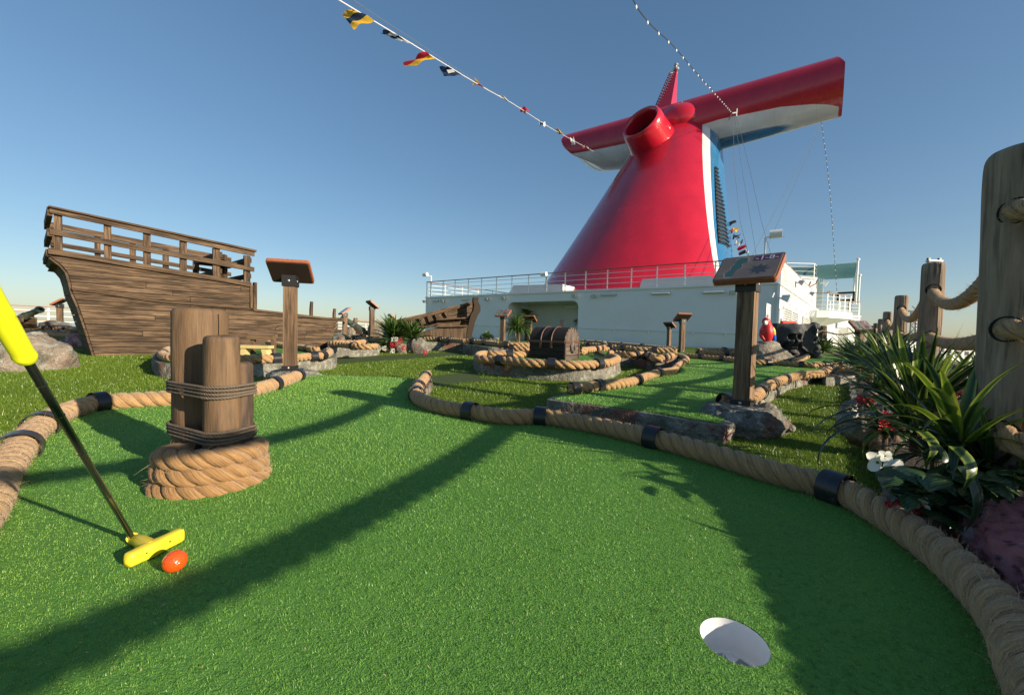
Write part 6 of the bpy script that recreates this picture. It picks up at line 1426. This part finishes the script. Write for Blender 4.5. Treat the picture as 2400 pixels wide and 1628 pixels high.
# ------------------------------------------------------------------ putter and ball
bp_ = G(410, 1314, .0213); b = MB(); b.ell((0, 0, 0), (.0213,) * 3, 40, 28); o = b.build('golf_ball', M['ball'], smooth=True); o.location = bp_; tag(o, 'glossy orange dimpled golf ball resting against the putter head', 'golf ball')
hc = G(352, 1296, .014); HB = V((.04, .098, 0)).normalized(); HS = V((HB.y, -HB.x, 0))
e0, e1 = G(300, 1312, .016), G(423, 1252, .018); HB = (e1 - e0).normalized(); HS = V((HB.y, -HB.x, 0)); hc = e0.lerp(e1, .42)
put = thing('putter', 'yellow two way mini golf putter with black shaft leaning up left', 'putter', (hc.x, hc.y, zt(hc.y)))
b = MB(); rows = []; Lh = (e1 - e0).length / 2 + .006; cm = (e0 + e1) / 2
for i in range(25):
    t = -1 + 2 * i / 24; endk = max(0, abs(t) - .86) / .14; k = math.sqrt(max(.0, 1 - endk ** 2)) if endk > 0 else 1; k = max(k, .25)
    mid = math.exp(-((t + .16) / .28) ** 2); wd = (.0125 + .004 * mid) * k; ht = (.0150 + .0015 * mid) * k; c = cm + HB * Lh * t; row = []
    for j in range(20):
        a = 2 * PI * j / 20; sx = math.copysign(abs(math.cos(a)) ** .5, math.cos(a)); sz_ = math.copysign(abs(math.sin(a)) ** .5, math.sin(a)); row.append(c + HS * wd * sx + UZ * ht * sz_)
    rows.append(row)
b.grid(rows, closed=True); b.poly(rows[0][::-1]); b.poly(rows[-1]); autosmooth(b.build('putter_head', M['skin_yellow'], put), 50)
sb = D(312, 1262, .905); st = D(64, 845, .52); sv = (st - sb).normalized()
b = MB(); hz0 = cm + HB * Lh * -.16; pth = resample([hz0 - UZ * .002, hz0.lerp(sb, .55) + UZ * .004, sb - sv * .002, sb + sv * .008], n=12); b.tube(pth, [.019, .0185, .0175, .0162, .0150, .014, .0132, .0126, .0121, .0118, .0115, .011], 20); b.build('hosel', M['skin_yellow'], put, smooth=True)
for f in (-.45, .35): b = MB(); q = cm + HB * Lh * f + HS * .0138 + UZ * .003; b.frame(q, HB * .0014, HS * .0006, UZ * .0014); b.build('mould_dimple', M['matt_black'], put)
b = MB(); b.tube([sb, sb.lerp(st, .5), st + sv * .02], .0052, 20); b.build('shaft', M['shaft'], put, smooth=True)
for f in (.36, .62, .80, .92): b = MB(); q = sb.lerp(st, f); b.lathe([(.0052, -.002), (.0058, -.001), (.0058, .001), (.0052, .002)], q, sv, 20); b.build('shaft_step', M['shaft'], put, smooth=True)
b = MB(); NG = 60; gl = .30; b.tube([st + sv * (gl * i / NG) for i in range(NG + 1)], [(.0108 + .0022 * i / NG + (.0009 if i % 15 == 2 else 0)) * (.8 if i == 0 else 1) for i in range(NG + 1)], 24); b.build('grip', M['grip'], put, smooth=True)

# ------------------------------------------------------------------ thick fence posts and ropes on the right
def piling(x, y, r, ztop, label, parts=True, seed=1, seg=36):
    z0 = -.1; H = ztop - z0; t = thing('fence_piling', label, 'post', (x, y, z0), group='thick wooden posts of the rope fence')
    prof = [(i / 36 * .96, 1.0) for i in range(37)] + [(.978, .99), (.988, .965), (.995, .90), (.999, .75), (1.0, .02)]; b = MB(); rows = []; sa = math.atan2(y, x)
    for h, k in prof:
        row = []
        for j in range(seg):
            th = sa + 2 * PI * j / seg; n = noise.noise(V((math.cos(th) * 1.1 + seed * 5, math.sin(th) * 1.1, h * 1.6))) * .10 + noise.noise(V((math.cos(th) * 4 + seed * 5, math.sin(th) * 4, h * 6))) * .03
            row.append(V((x + math.cos(th) * r * k * (1 + n) , y + math.sin(th) * r * k * (1 + n), z0 + H * h)))
        rows.append(row)
    ru = b.ruv; b.grid(rows, lambda i, j: (prof[i][0] * H + ru, 2 * PI * r * j / seg + ru), closed=True); b.build('trunk', M['piling'], t, smooth=True)
    if parts:
        for (dth, h0, h1) in ((.55, .18, .99), (-.5, .0, .35), (1.1, .5, .8)):
            b = MB(); th = math.atan2(-y, -x) + dth; pr = None
            for k in range(15):
                h = h0 + (h1 - h0) * k / 14; a_ = th + .03 * math.sin(k * .8 + seed)
                n = noise.noise(V((math.cos(a_) * 1.1 + seed * 5, math.sin(a_) * 1.1, h * 1.6))) * .10 + noise.noise(V((math.cos(a_) * 4 + seed * 5, math.sin(a_) * 4, h * 6))) * .03
                q = V((x + math.cos(a_) * r * (1 + n), y + math.sin(a_) * r * (1 + n), z0 + H * h))
                if pr: b.beam(pr, q, r * .03 * (1 if dth > 0 else .6), .004)
                pr = q
            b.build('crack', M['crack'], t)
    return t
NL = ['nearest and biggest post at the right edge, cropped by the picture', 'second thick post from the right edge, with small metal stubs on top', 'third thick post from the right edge', 'fourth fence post, half hidden by leaves', 'fifth fence post along the row', 'sixth fence post, small in the distance', 'farthest small fence post of the row']
P1 = V((1.462, 1.135, 0))
PS = [(P1.x, P1.y, .094, 1.09)]
for px, yt, Y, r in ((2189, 616, 2.58, .056), (2114, 692, 4.3, .057), (2081, 730, 6.4, .056), (2066, 747, 8.2, .055), (2054, 757, 9.9, .055), (2044, 764, 11.4, .055)):
    q = D(px, yt, Y); PS.append((q.x, q.y, r, q.z))
for k, (x, y, r, z) in enumerate(PS): piling(x, y, r, z, NL[k], parts=k < 4, seed=k + 1, seg=36 if k < 3 else 18)
P0 = (.80, -.64, .09, 1.0); piling(*P0[:3], 1.2, 'post of the rope fence beside the camera, outside the picture', parts=False, seed=20)
q = D(2189, 613, 2.58)
for dx in (-.035, .035): b = MB(); b.vbox((q.x + dx, q.y, q.z + .008), (.014, .014, .03)); b.build('metal_stub', M['bronze'], bpy.data.objects['fence_piling.001'])
b = MB(); b.box((q.x, q.y, q.z + .003), (.085, .03, .006)); b.build('metal_plate', M['steel'], bpy.data.objects['fence_piling.001'])
def frope(a, c, sag, R, label, hole=True, fz=0, ns=10, plain=True):
    a, c = V(a), V(c); P = []
    for i in range(17): t = i / 16; p = a.lerp(c, t); p.z -= sag * 4 * t * (1 - t); P.append(p)
    t_ = thing('fence_rope', label, 'rope', a, group='thick ropes of the post fence'); b = MB(); PP, _ = rope_rows(b, P, R, R * 6.5, ns, per=10 if ns > 6 else 8); autosmooth(b.build('rope', M['rope'], t_), 70)
    if fz: fuzz(PP, R, fz, t_, ln=(.006, .02))
hz_hi = [.90, .87, .84, .80, .80, .80, .80]; hz_lo = [.585, .575, .56, .55, .55, .55, .55]
names = ['first and second', 'second and third', 'third and fourth', 'fourth and fifth', 'fifth and sixth', 'sixth and last']
for k in range(6):
    A_, B_ = PS[k], PS[k + 1]; ff = [.80, .8, .8, .8, .8, .8][k]
    for nm, hz in (('upper', hz_hi), ('lower', hz_lo)):
        h = lambda i: hz[i] if i == 0 else (PS[i][3] - .1) * (1 if nm == 'upper' else .62) if i > 1 else hz[i]
        h = (lambda i: hz[i]) if k < 1 else (lambda i: (PS[i][3] * (.86 if nm == 'upper' else .60)))
        a = V((A_[0], A_[1], h(k))); c = V((B_[0], B_[1], hz[1] if k == 0 else h(k + 1)))
        frope(a, c, .16 if nm == 'upper' else .05, .030, '%s fence rope between the %s thick posts from the right' % (nm, names[k]), fz=1400 if k == 0 else (400 if k == 1 else 0), ns=10 if k < 2 else 6)
        # dark hole rims on posts
        for (x, y, r, z_) in ((A_, B_) if k == 0 else (B_,)):
            pass
for nm, z1, z0_, sg in (('upper', .90, 1.03, .11), ('middle', .575, .625, .03), ('lowest', .28, .27, .06)):
    frope((P1.x - .088, P1.y - .025, z1), (P0[0], P0[1], z0_), sg, .036 if nm == 'lowest' else .029, '%s thick rope leaving the nearest post towards the right edge' % nm, fz=1800, ns=12)
frope((P0[0], P0[1], .8), (P0[0] - .5, P0[1] - 1.8, .8), .1, .036, 'rope continuing behind the camera from the nearest fence', ns=6)
def hole_rim(i, z, R, toward, side=1):
    x, y, r, _ = PS[i]; d = (V((toward[0], toward[1], 0)) - V((x, y, 0))).normalized(); c = V((x, y, z)) + d * r * .93
    if i == 0: d = V((-.96, -.28, .0)).normalized(); c = V((x, y, z)) + d * r * .93
    b = MB(); b.lathe([(R * 1.22, -.03), (R * 1.18, .004), (R * 1.06, .006), (R * .9, -.01)], c, d, 18)
    b.build('rope_hole', M['crack'], bpy.data.objects['fence_piling' + ('.%03d' % i if i else '')], smooth=True)
for z in (.90, .575): hole_rim(0, z, .031, P0)
hole_rim(0, .28, .036, P0)
for z in (.87, .575): hole_rim(1, z, .031, PS[0])
for i in (2, 3): hole_rim(i, PS[i][3] * .86, .031, PS[i - 1]); hole_rim(i, PS[i][3] * .60, .031, PS[i - 1])

# ------------------------------------------------------------------ planter bed on the right
bedR = [(1.22, 1.16), (1.86, 1.95), (2.7, 3.05), (3.85, 4.45), (6.2, 7.0), (9.2, 10.3), (10.2, 10.6), (XR(9) - .1, 9), (XR(1) - .1, 1), (XR(-.8) - .1, -.8), (1.0, -.8), (1.02, .25), (1.13, .75)]
flat_poly('flower_bed', bedR, -.06, M['soil'], label='dark soil of the flower bed along the post fence', cat='flower bed')
kerb(bedR, -.062, 'mottled stone kerb of the flower bed along the post fence', step=.08)

def ribbon(b, p, az, el, L, wd, droop, nseg=9, fold=.25, twist=0, tipk=.0):
    """strap leaf as a V-folded ribbon bending under its weight"""
    d = V((math.cos(az) * math.cos(el), math.sin(az) * math.cos(el), math.sin(el))); side = V((-math.sin(az), math.cos(az), 0)); rows = []; q = V(p)
    ang = el; us = []
    for i in range(nseg + 1):
        t = i / nseg; w_ = wd * (min(1, .45 + t * 2.2) if t < .3 else (1 - ((t - .3) / .7) ** 2.2)) + .0004; 
        fd = V((math.cos(az) * math.cos(ang), math.sin(az) * math.cos(ang), math.sin(ang))); nm = side.cross(fd).normalized() * -1
        s2 = (side * math.cos(twist * t) + nm * math.sin(twist * t)); n2 = s2.cross(fd)
        rows.append([q - s2 * w_ + n2 * abs(w_) * fold * -1, q.copy(), q + s2 * w_ + n2 * abs(w_) * fold * -1]); us.append(t * L)
        q = q + fd * L / nseg; ang -= droop / nseg * (.5 + t * 1.2)
    b.grid(rows, lambda i, j: (us[i], j / 2))
def strap_plant(p, n, L, wd, label, mats, droop=(.8, 2.4), el=(.35, 1.35), azr=(0, 2 * PI), seed=0, single=True, name='strap_leaf_plant', nseg=9, group='strap leaved plants', bias=None, cat='plant'):
    random.seed(seed); t = thing(name, label, cat, p, group=group)
    bb = {}
    for k in range(n):
        az = random.uniform(*azr); e = random.uniform(*el); l = L * random.uniform(.65, 1.15); mt = random.choice(mats)
        dr = random.uniform(*droop) * (1.25 - e / 2); pp = V(p) + V((math.cos(az), math.sin(az), 0)) * random.uniform(0, L * .05)
        if single:
            b = MB(); ribbon(b, pp, az, e, l, wd * random.uniform(.6, 1.15), dr, nseg, twist=random.uniform(-.6, .6)); b.build('leaf', M[mt], t, smooth=True)
        else:
            b = bb.setdefault(mt, MB()); ribbon(b, pp, az, e, l, wd * random.uniform(.6, 1.15), dr, nseg, twist=random.uniform(-.6, .6))
    for mt, b in bb.items(): tag(b.build('foliage', M[mt], t, smooth=True), kind='stuff')
    b = MB(); b.tube([V(p) - UZ * max(.06, L * .2), V(p) + UZ * L * .06], L * .05, 8); b.build('stem', M['plankdark'], t); return t
pA1 = D(2150, 1010, 1.42); pA2 = D(2245, 1050, 1.16)
strap_plant(pA1, 75, .38, .012, 'big striped strap leaf plant fanning over the lawn at the right', ['vleaf', 'vleafdark', 'vleafdark', 'leaf'], seed=11, droop=(.5, 2.3), el=(.2, 1.45), nseg=12)
strap_plant(pA1 + V((.02, .02, .0)), 20, .36, .018, 'pale silvery and yellow striped leaves standing upright in front of the second post', ['vleaf', 'vleafyel', 'vleaf'], seed=5, droop=(.1, .7), el=(1.1, 1.5), nseg=10)
strap_plant(pA2, 26, .31, .016, 'bright yellow edged strap plant left of the nearest post', ['vleafyel', 'vleaf', 'vleafyel', 'vleafdark'], seed=8, droop=(.3, 2.6), el=(.4, 1.45), nseg=12)
strap_plant(pA2 + V((.05, -.10, -.04)), 34, .34, .014, 'dark strap leaves arching to the lower right edge', ['vleafdark', 'vleafdark', 'vleaf'], seed=13, droop=(1.2, 2.8), el=(.3, 1.2), azr=(-2.2, .6), nseg=12)
# the long drooping leaves in front (hand placed)
t = thing('strap_leaf_plant', 'broad leaves hanging straight down over the coral stone', 'plant', pA2 + V((-.05, -.12, .02)), group='strap leaved plants')
for (x0, y0, x1, y1, w_, Y, mt) in ((2160, 1010, 2157, 1085, .017, 1.12, 'vleaf'), (2238, 1045, 2240, 1150, .017, 1.0, 'vleaf'), (2255, 1090, 2250, 1240, .016, .98, 'vleafdark'), (2185, 1035, 2178, 1120, .010, 1.05, 'vleafdark')):
    a, c = D(x0, y0, Y), D(x1, y1, Y - .04); b = MB(); rows = []
    for i in range(9):
        t_ = i / 8; q = a.lerp(c, t_) + V((0, -.035 * math.sin(PI * min(1, t_ * .9)), .012 * math.sin(PI * t_))); w2 = w_ * (1 - t_ ** 2.5) + .0004; rows.append([q - V((w2, 0, 0)), q + V((0, -w2 * .3, 0)), q + V((w2, 0, 0))])
    b.grid(rows, lambda i, j: (i * .01, j / 2)); b.build('leaf', M[mt], t, smooth=True)
# grassy dark clumps farther along
for k, (px, y, Y, n, L, mts, lb) in enumerate(((2040, 872, 2.9, 110, .36, ['leaf', 'vleafdark', 'leaf', 'leaflight'], 'dark grassy clump behind the striped plant, in front of the third post'), (2075, 885, 2.3, 70, .32, ['leaf', 'vleaf', 'vleafdark'], 'mixed green clump between the second and third posts'), (2100, 905, 2.0, 50, .28, ['vleaf', 'leaf', 'vleafdark'], 'leafy clump at the foot of the second post'),
                                             (2012, 862, 4.0, 110, .42, ['leaf', 'leaf', 'leaflight'], 'dense dark clump beneath the row of distant posts'), (2300, 950, 1.6, 50, .26, ['leaf', 'vleafdark'], 'dark leaves in the gap left of the nearest post'), (2160, 930, 1.75, 50, .26, ['leaf', 'vleafdark', 'vleaf'], 'dark leaves behind the big striped plant'))):
    strap_plant(D(px, y, Y), n, L, .008 + .001 * Y, lb, mts, seed=30 + k, droop=(.4, 2.0), el=(.4, 1.45), single=False, nseg=7)
for k, (x, y, lb) in enumerate(((1.22, .55, 'clump of strap leaves just outside the right edge'), (1.15, .15, 'clump of strap leaves beside the camera'), (1.25, -.25, 'clump of strap leaves behind the camera'), (1.35, .85, 'low dark clump at the foot of the nearest post'))):
    strap_plant(V((x, y, .10)), 70, .22, .010, lb, ['leaf', 'vleafdark'], seed=60 + k, droop=(.8, 2.6), el=(.3, 1.3), single=False, nseg=7)
for k, (px, y, Y, n, L, mts, lb) in enumerate(((2190, 1075, 1.32, 70, .20, ['leaf', 'vleafdark'], 'low dark leaves filling the bed under the striped plant'), (2320, 1110, 1.12, 70, .20, ['leaf', 'vleafdark'], 'low dark leaves under the yellow edged plant'), (2075, 1020, 1.75, 60, .2, ['leaf', 'vleafdark'], 'low dark leaves around the planter rock'), (2130, 985, 2.3, 80, .26, ['leaf', 'vleafdark'], 'dark leaves at the foot of the second thick post'), (2060, 915, 3.3, 90, .3, ['leaf', 'leaflight', 'leaf'], 'dark leaves at the foot of the third thick post'))):
    strap_plant(D(px, y, Y), n, L, .010 + .001 * Y, lb, mts, seed=80 + k, droop=(.8, 2.4), el=(.2, 1.3), single=False, nseg=7)
# broad heart leaves
def broad(b, c, az, el, L):
    f = V((math.cos(az) * math.cos(el), math.sin(az) * math.cos(el), math.sin(el))); s_ = V((-math.sin(az), math.cos(az), 0)); n = s_.cross(f) * -1; rows = []
    for i in range(9):
        t = i / 8; w_ = L * .42 * math.sin(PI * min(1, t * .93 + .07)) ** .75 * (1 - .25 * t); q = c + f * L * t - UZ * L * .25 * t * t
        rows.append([q + s_ * w_ * k / 2 + n * (-abs(k) * .04 * L + .012 * L * math.sin(i * 2.2) * abs(k)) for k in (-2, -1, 0, 1, 2)])
    b.grid(rows, lambda i, j: (i / 8 * L, j / 4))
M['bleaf'] = mk('broad_leaf', (.018, .045, .014), .3, spec=.5, layers=[dict(s=45, t='wave', r=(.6, .95), c=(.07, .12, .05)), dict(s=25, r=(.5, .7), c=(.03, .075, .02))], bumps=[dict(s=50, h=.002, k=.6)], trans=.15)
random.seed(4); t = thing('broad_leaf_plant', 'dark broad heart shaped leaves under the white flowers', 'plant', D(2130, 1150, 1.08))
for k in range(170):
    px = random.uniform(2075, 2400); py = random.uniform(1085, 1180 + (px - 2075) * .08); Y = random.uniform(.98, 1.32); b = MB(); broad(b, D(px, py, Y), random.uniform(-2.9, -.3), random.uniform(-.5, .5), random.uniform(.05, .095)); b.build('leaf', M['bleaf'], t, smooth=True)
def blossom(c, r, n, mat, parent, nrm, petal=.9, yc=True):
    nrm = V(nrm).normalized(); a = nrm.orthogonal().normalized(); bb = nrm.cross(a)
    for k in range(n):
        th = 2 * PI * k / n + random.uniform(-.15, .15); d = a * math.cos(th) + bb * math.sin(th); s_ = a * -math.sin(th) + bb * math.cos(th); rows = []
        for i in range(7):
            t = i / 6; w_ = r * .52 * petal * math.sin(PI * (t * .80 + .12)) ** .7; q = c + d * r * t + nrm * r * (.25 * t - .22 * t * t); rows.append([q + s_ * w_ * j + nrm * r * .09 * abs(j) for j in (-1, 0, 1)])
        b = MB(); b.grid(rows); b.build('petal', mat, parent, smooth=True)
    if yc: b = MB(); b.ell(c + nrm * r * .06, (r * .13,) * 3, 8, 6); b.build('flower_centre', M['vleafyel'], parent, smooth=True)
for k, (px, py, r, lb) in enumerate(((2056, 1083, .031, 'left white four petal flower above the big black collar'), (2094, 1096, .028, 'right white four petal flower above the big black collar'), (2075, 1068, .017, 'small white flower just behind the two white ones'), (2158, 1180, .022, 'white flower low beside the broad leaves'))):
    t = thing('white_flower', lb, 'flower', D(px, py, 1.06 - .01 * k), group='white flowers in the right bed'); blossom(V(t.location), r, 4, M['whiteflower'], t, (-.25, -1, .35))
    b = MB(); b.tube([V(t.location) + V((0, .004, 0)), V(t.location) + V((.01, .02, -.06))], .0016, 5); b.build('stalk', M['leaf'], t)
def redbunch(px, py, Y, wpx, hpx, n, lb, r=.012, mat='red'):
    t = thing('red_flowers', lb, 'flower', D(px, py, Y), group='red flower bunches')
    b = MB()
    for k in range(n):
        c = D(px + random.uniform(-wpx, wpx), py + random.uniform(-hpx, hpx), Y + random.uniform(-.03, .03) * Y)
        for q in range(4):
            th = random.uniform(0, 6.28); d = V((math.cos(th), random.uniform(-1, .2), math.sin(th))).normalized() * r; s_ = d.cross(V((0, 1, .3))).normalized() * r * .4; b.poly([c, c + d * .6 - s_, c + d, c + d * .6 + s_])
    tag(b.build('petals', M[mat], t), kind='stuff')
redbunch(2120, 1190, 1.05, 40, 14, 70, 'dark red flowers squeezed between thick rope and broad leaves'); redbunch(2078, 985, 1.7, 18, 18, 50, 'bright red flowers on the planter rock', .012); redbunch(2030, 935, 1.9, 22, 10, 40, 'red flowers behind the left leaf tips', .013)
redbunch(2255, 912, 1.75, 14, 16, 36, 'small red flowers beside the nearest post'); redbunch(2215, 915, 1.9, 8, 10, 16, 'few red flowers in the leaves left of the nearest post')
redbunch(1998, 960, 1.95, 14, 16, 26, 'small white blossoms left of the planter rock', .011, 'whiteflower')
p = D(2050, 960, 2.0); rock((p.x, p.y, p.z - .06), (.16, .13, .14), 'pinkish grey planter rock among the leaves at the right', 'kerb', 4, .2, 21)
# coral stones beside the thick rope
o = rock((1.19, .80, .05), (.14, .33, .115), 'purple honeycomb coral stone along the thick rope, lower right', 'rockpurple', 6, .14, 31, .05); o.rotation_euler = (0, 0, -.55)
o = rock((1.33, .98, .10), (.09, .20, .05), 'white coral stone behind the purple coral', 'coralwhite', 5, .15, 33, .05); o.rotation_euler = (0, 0, -.7)
o = rock((1.05, .30, .06), (.12, .30, .14), 'coral stone beside the rope outside the right edge', 'rockpurple', 5, .15, 35); o = rock((1.02, -.25, .06), (.14, .32, .15), 'coral stone of the bed next to the camera', 'rockgrey', 4, .15, 36)
o = rock((1.24, .45, .09), (.10, .22, .16), 'grey stone in the bed beyond the right edge', 'rockgrey', 4, .15, 37)

# ------------------------------------------------------------------ farther plants
def spiky(px, py, Y, wpx, n, lb, mats=('leaf', 'leaflight'), el=(.3, 1.4), seed=0, droop=(.3, 1.4), wd=.02):
    return strap_plant(D(px, py, Y), n, wpx * Y / F / 2 * 1.15, wd * Y / 6, lb, list(mats), seed=seed, droop=droop, el=el, single=False, nseg=6)
spiky(922, 796, 7.8, 108, 190, 'left spiky plant of the flower rock', seed=41, droop=(.3, 1.2)); spiky(966, 796, 7.7, 92, 170, 'right spiky plant of the flower rock', seed=42, droop=(.3, 1.2))
for (px, py, w_, h_, lb, sd_) in ((978, 822, 26, 34, 'tall pinkish grey rock of the flower bed in mid lawn', 1), (940, 826, 20, 24, 'tan grooved rock of the flower bed in mid lawn', 2), (995, 828, 12, 20, 'small rock at the right end of the mid lawn flowers', 3)):
    p = D(px, py, 7.6); s_ = 7.6 / F; rock(p + V((0, 0, h_ * s_ * .35)), (w_ * s_ * .85, w_ * s_ * .6, h_ * s_ * .62), lb, 'rocktan' if sd_ == 2 else 'rockgrey', 4, .2, 50 + sd_)
for k, (px, py, w_, h_, m_, lb) in enumerate(((938, 798, 6, 8, 'red', 'red flowers high on the mid lawn flower rock'), (922, 808, 8, 6, 'red', 'red flowers at the left of the mid lawn flower rock'), (947, 815, 5, 5, 'red', 'red flowers in the middle of the mid lawn flower rock'), (998, 825, 6, 8, 'red', 'red flowers at the right of the mid lawn flower rock'), (920, 822, 5, 5, 'whiteflower', 'white flowers at the foot of the mid lawn rock'), (898, 815, 8, 6, 'whiteflower', 'white flowers at the far left of the mid lawn rock'), (925, 795, 8, 5, 'whiteflower', 'white flowers under the left spiky plant'))):
    redbunch(px, py, 7.3, w_, h_, 60, lb, .011, m_)
b = rock(D(915, 820, 7.7), (.19, .14, .15), 'dark leafy mound left of the mid lawn flower rock', 'soil', 3, .2, 58)
spiky(905, 812, 7.6, 44, 60, 'low dark leaves at the left of the mid lawn flowers', seed=44, mats=('leaf',), el=(.1, 1.0))
spiky(1141, 792, 11.5, 30, 60, 'small spiky plant in the grey planter rock', seed=45); spiky(1108, 800, 13, 20, 30, 'dark tuft behind the prow of the boat', seed=46, mats=('leaf',))
spiky(1211, 776, 11.6, 88, 330, 'pale green fountain palm bush before the alcove', mats=('leaflight', 'leaflight', 'leaf'), el=(.2, 1.5), droop=(1.2, 2.6), seed=47, wd=.008)
b = MB(); p = D(1211, 776, 11.6); b.tube([p, V((p.x, p.y, p.z - .5))], .05, 7); tag(b.build('palm_trunk', M['plankdark'], org=p), 'short trunk under the pale green palm bush', 'trunk')
def cycad(px, py, Y, wpx, n, lb, el=(.0, 1.3), seed=0, half=None):
    random.seed(seed); p = D(px, py, Y); L = wpx * Y / F / 2; t = thing('cycad', lb, 'plant', p, group='dark cycads in the alcove'); b = MB()
    for k in range(n):
        az = 2 * PI * k / n + random.uniform(-.2, .2); e = random.uniform(*el); q = p.copy(); ang = e
        for i in range(14):
            fd = V((math.cos(az) * math.cos(ang), math.sin(az) * math.cos(ang), math.sin(ang))); s_ = V((-math.sin(az), math.cos(az), 0)); q2 = q + fd * L / 13
            for sg in (-1, 1):
                l = L * .30 * math.sin(PI * (i + 1.5) / 16); b.poly([q, q2, q2 + (fd * .6 + s_ * sg).normalized() * l + UZ * l * .1])
            q = q2; ang -= 1.1 / 13
    tag(b.build('fronds', M['leaf'], t), kind='stuff'); b = MB(); b.tube([V((p.x, p.y, .1)), p], L * .12, 8); b.build('trunk', M['plankdark'], t)
cycad(1234, 742, 21.6, 56, 34, 'dark cycad palm standing in the alcove', seed=1); cycad(1362, 750, 21.3, 40, 24, 'second cycad half hidden at the right of the alcove', seed=2, el=(-.1, .9))
spiky(1929, 822, 8.6, 62, 90, 'spiky plant at the foot of the rear rope fence', seed=48, mats=('leaf', 'leaflight'), droop=(.3, 1.3))
for k, (x, y, w_) in enumerate(((1925, 838, 30), (1965, 836, 20), (1990, 838, 26), (1900, 838, 20))): p = D(x, y, 8.2); rock(p, (w_ * 8.2 / F / 2, .1, .05), 'low brown stone %s behind the far right green' % ('left of the spiky plant', 'in the middle', 'near the map signpost', 'by the skull rock')[[3, 1, 2, 0][k]], 'rocktan', 3, .2, 70 + k)

# ------------------------------------------------------------------ port seen through the fence
def building(x0, x1, y, d, z0, z1, lb, mat, nw, nf, wmat='darkglass'):
    t = thing('port_building', lb, 'building', ((x0 + x1) / 2, y, z0), group='distant port buildings'); b = MB(); b.box(((x0 + x1) / 2, y + d / 2, (z0 + z1) / 2), (x1 - x0, d, z1 - z0)); b.build('wall', mat, t)
    b = MB(); b.box(((x0 + x1) / 2, y + d / 2, z1 + .3), (x1 - x0 + 1, d + 1, .6)); b.build('roof', M['deck'], t)
    mesh = None
    for f in range(nf):
        for k in range(nw):
            x = x0 + (x1 - x0) * (k + .5) / nw; z = z0 + (z1 - z0) * (f + .55) / nf
            if mesh is None: b = MB(); b.box((0, 0, 0), ((x1 - x0) / nw * .55, .3, (z1 - z0) / nf * .5)); o = b.build('window', M[wmat], t, local=True); mesh = o.data
            else: o = bpy.data.objects.new('window', mesh); C.objects.link(o); o.parent = t
            o.location = V((x, y - .1, z)) - t.location
M['darkglass'] = mk('dark_window', (.05, .06, .08), .2); M['bw'] = mk('far_white_wall', (.62, .62, .62), .8); M['bb'] = mk('far_brown_wall', (.35, .22, .18), .8); M['by'] = mk('far_yellow', (.5, .42, .12), .8)
building(166, 186, 150, 14, -12.5, -1.5, 'white port building seen between the second post and the nearest post', M['bw'], 6, 3)
building(150, 164, 146, 10, -12.5, -7.5, 'yellow low shed on the quay', M['by'], 4, 1); building(188, 214, 160, 16, -12.5, 1.5, 'brown port building behind the nearest post', M['bb'], 6, 4)
building(126, 141, 140, 12, -12.5, -3, 'pale port building behind the third post', M['bw'], 5, 2)
for k in range(5):
    x, y = 104 + k * 5.5, 92 + k * 1.0; t = thing('parked_car', 'distant parked car on the quay, %s in the row' % ('first', 'second', 'third', 'fourth', 'fifth')[k], 'car', (x, y, -12.5), .3, 'cars on the quay'); b = MB(); b.box((0, 0, .6), (4.2, 1.8, .7)); b.build('body', M[('bb', 'bw', 'darksteel', 'bluepaint', 'steel')[k]], t, local=True); b = MB(); b.prism([V((-1.4, -.8, .95)), V((1.2, -.8, .95)), V((.7, -.8, 1.5)), V((-1.0, -.8, 1.5))], (0, 1.6, 0)); b.build('cabin', M['darkglass'], t, local=True)
    for wx in (-1.3, 1.3): b = MB(); b.lathe([(.01, -.95), (.34, -.95), (.34, .95), (.01, .95)], (wx, 0, .34), (0, 1, 0), 10); b.build('wheel', M['matt_black'], t, local=True)
t = thing('lattice_tower', 'thin steel lattice tower between the second and third posts', 'tower', D(2134, 800, 60)); b = MB(); c0 = D(2134, 790, 60); c1_ = D(2136, 729, 60); hw = .55
for sx in (-1, 1):
    for sy in (-1, 1): b.beam(c0 + V((sx * hw, sy * hw, -6)), c1_ + V((sx * hw, sy * hw, 0)), .14, .14, up=(0, 1, 0))
for k in range(8):
    z0_ = c0.z - 3 + k * .95
    for sx in (-1, 1): b.beam(V((c0.x - hw * sx, c0.y - hw, z0_)), V((c0.x + hw * sx, c0.y - hw, z0_ + .95)), .09, .09, up=(0, 1, 0))
b.beam(c1_ - V((1.1, 0, 0)), c1_ + V((1.1, 0, 0)), .2, .2, up=(0, 1, 0)); b.build('truss', M['darksteel'], t); b = MB(); b.beam(c1_ + V((.9, 0, -1.2)), c0 + V((.9, 0, -5)), .35, .3, up=(0, 1, 0)); b.build('white_pole', M['whitepost'], t)

# dry grit and snippets of rope fibre lying on the near turf
b = MB(); random.seed(77)
for k in range(130):
    px, py = random.uniform(60, 1700), random.uniform(1000, 1600); p = G(px, py, .0045)
    if abs(p.x - cupc.x) < .08 and abs(p.y - cupc.y) < .08: continue
    a = random.uniform(0, 6.28); l = random.uniform(.0015, .006); d = V((math.cos(a), math.sin(a), .1)) * l; s_ = V((-math.sin(a), math.cos(a), 0)) * random.uniform(.0003, .0008); b.poly([p - s_, p + s_, p + d + s_, p + d - s_])
tag(b.build('turf_debris', M['fibre']), 'dry rope fibre snippets and grit scattered on the green', 'debris', kind='stuff')
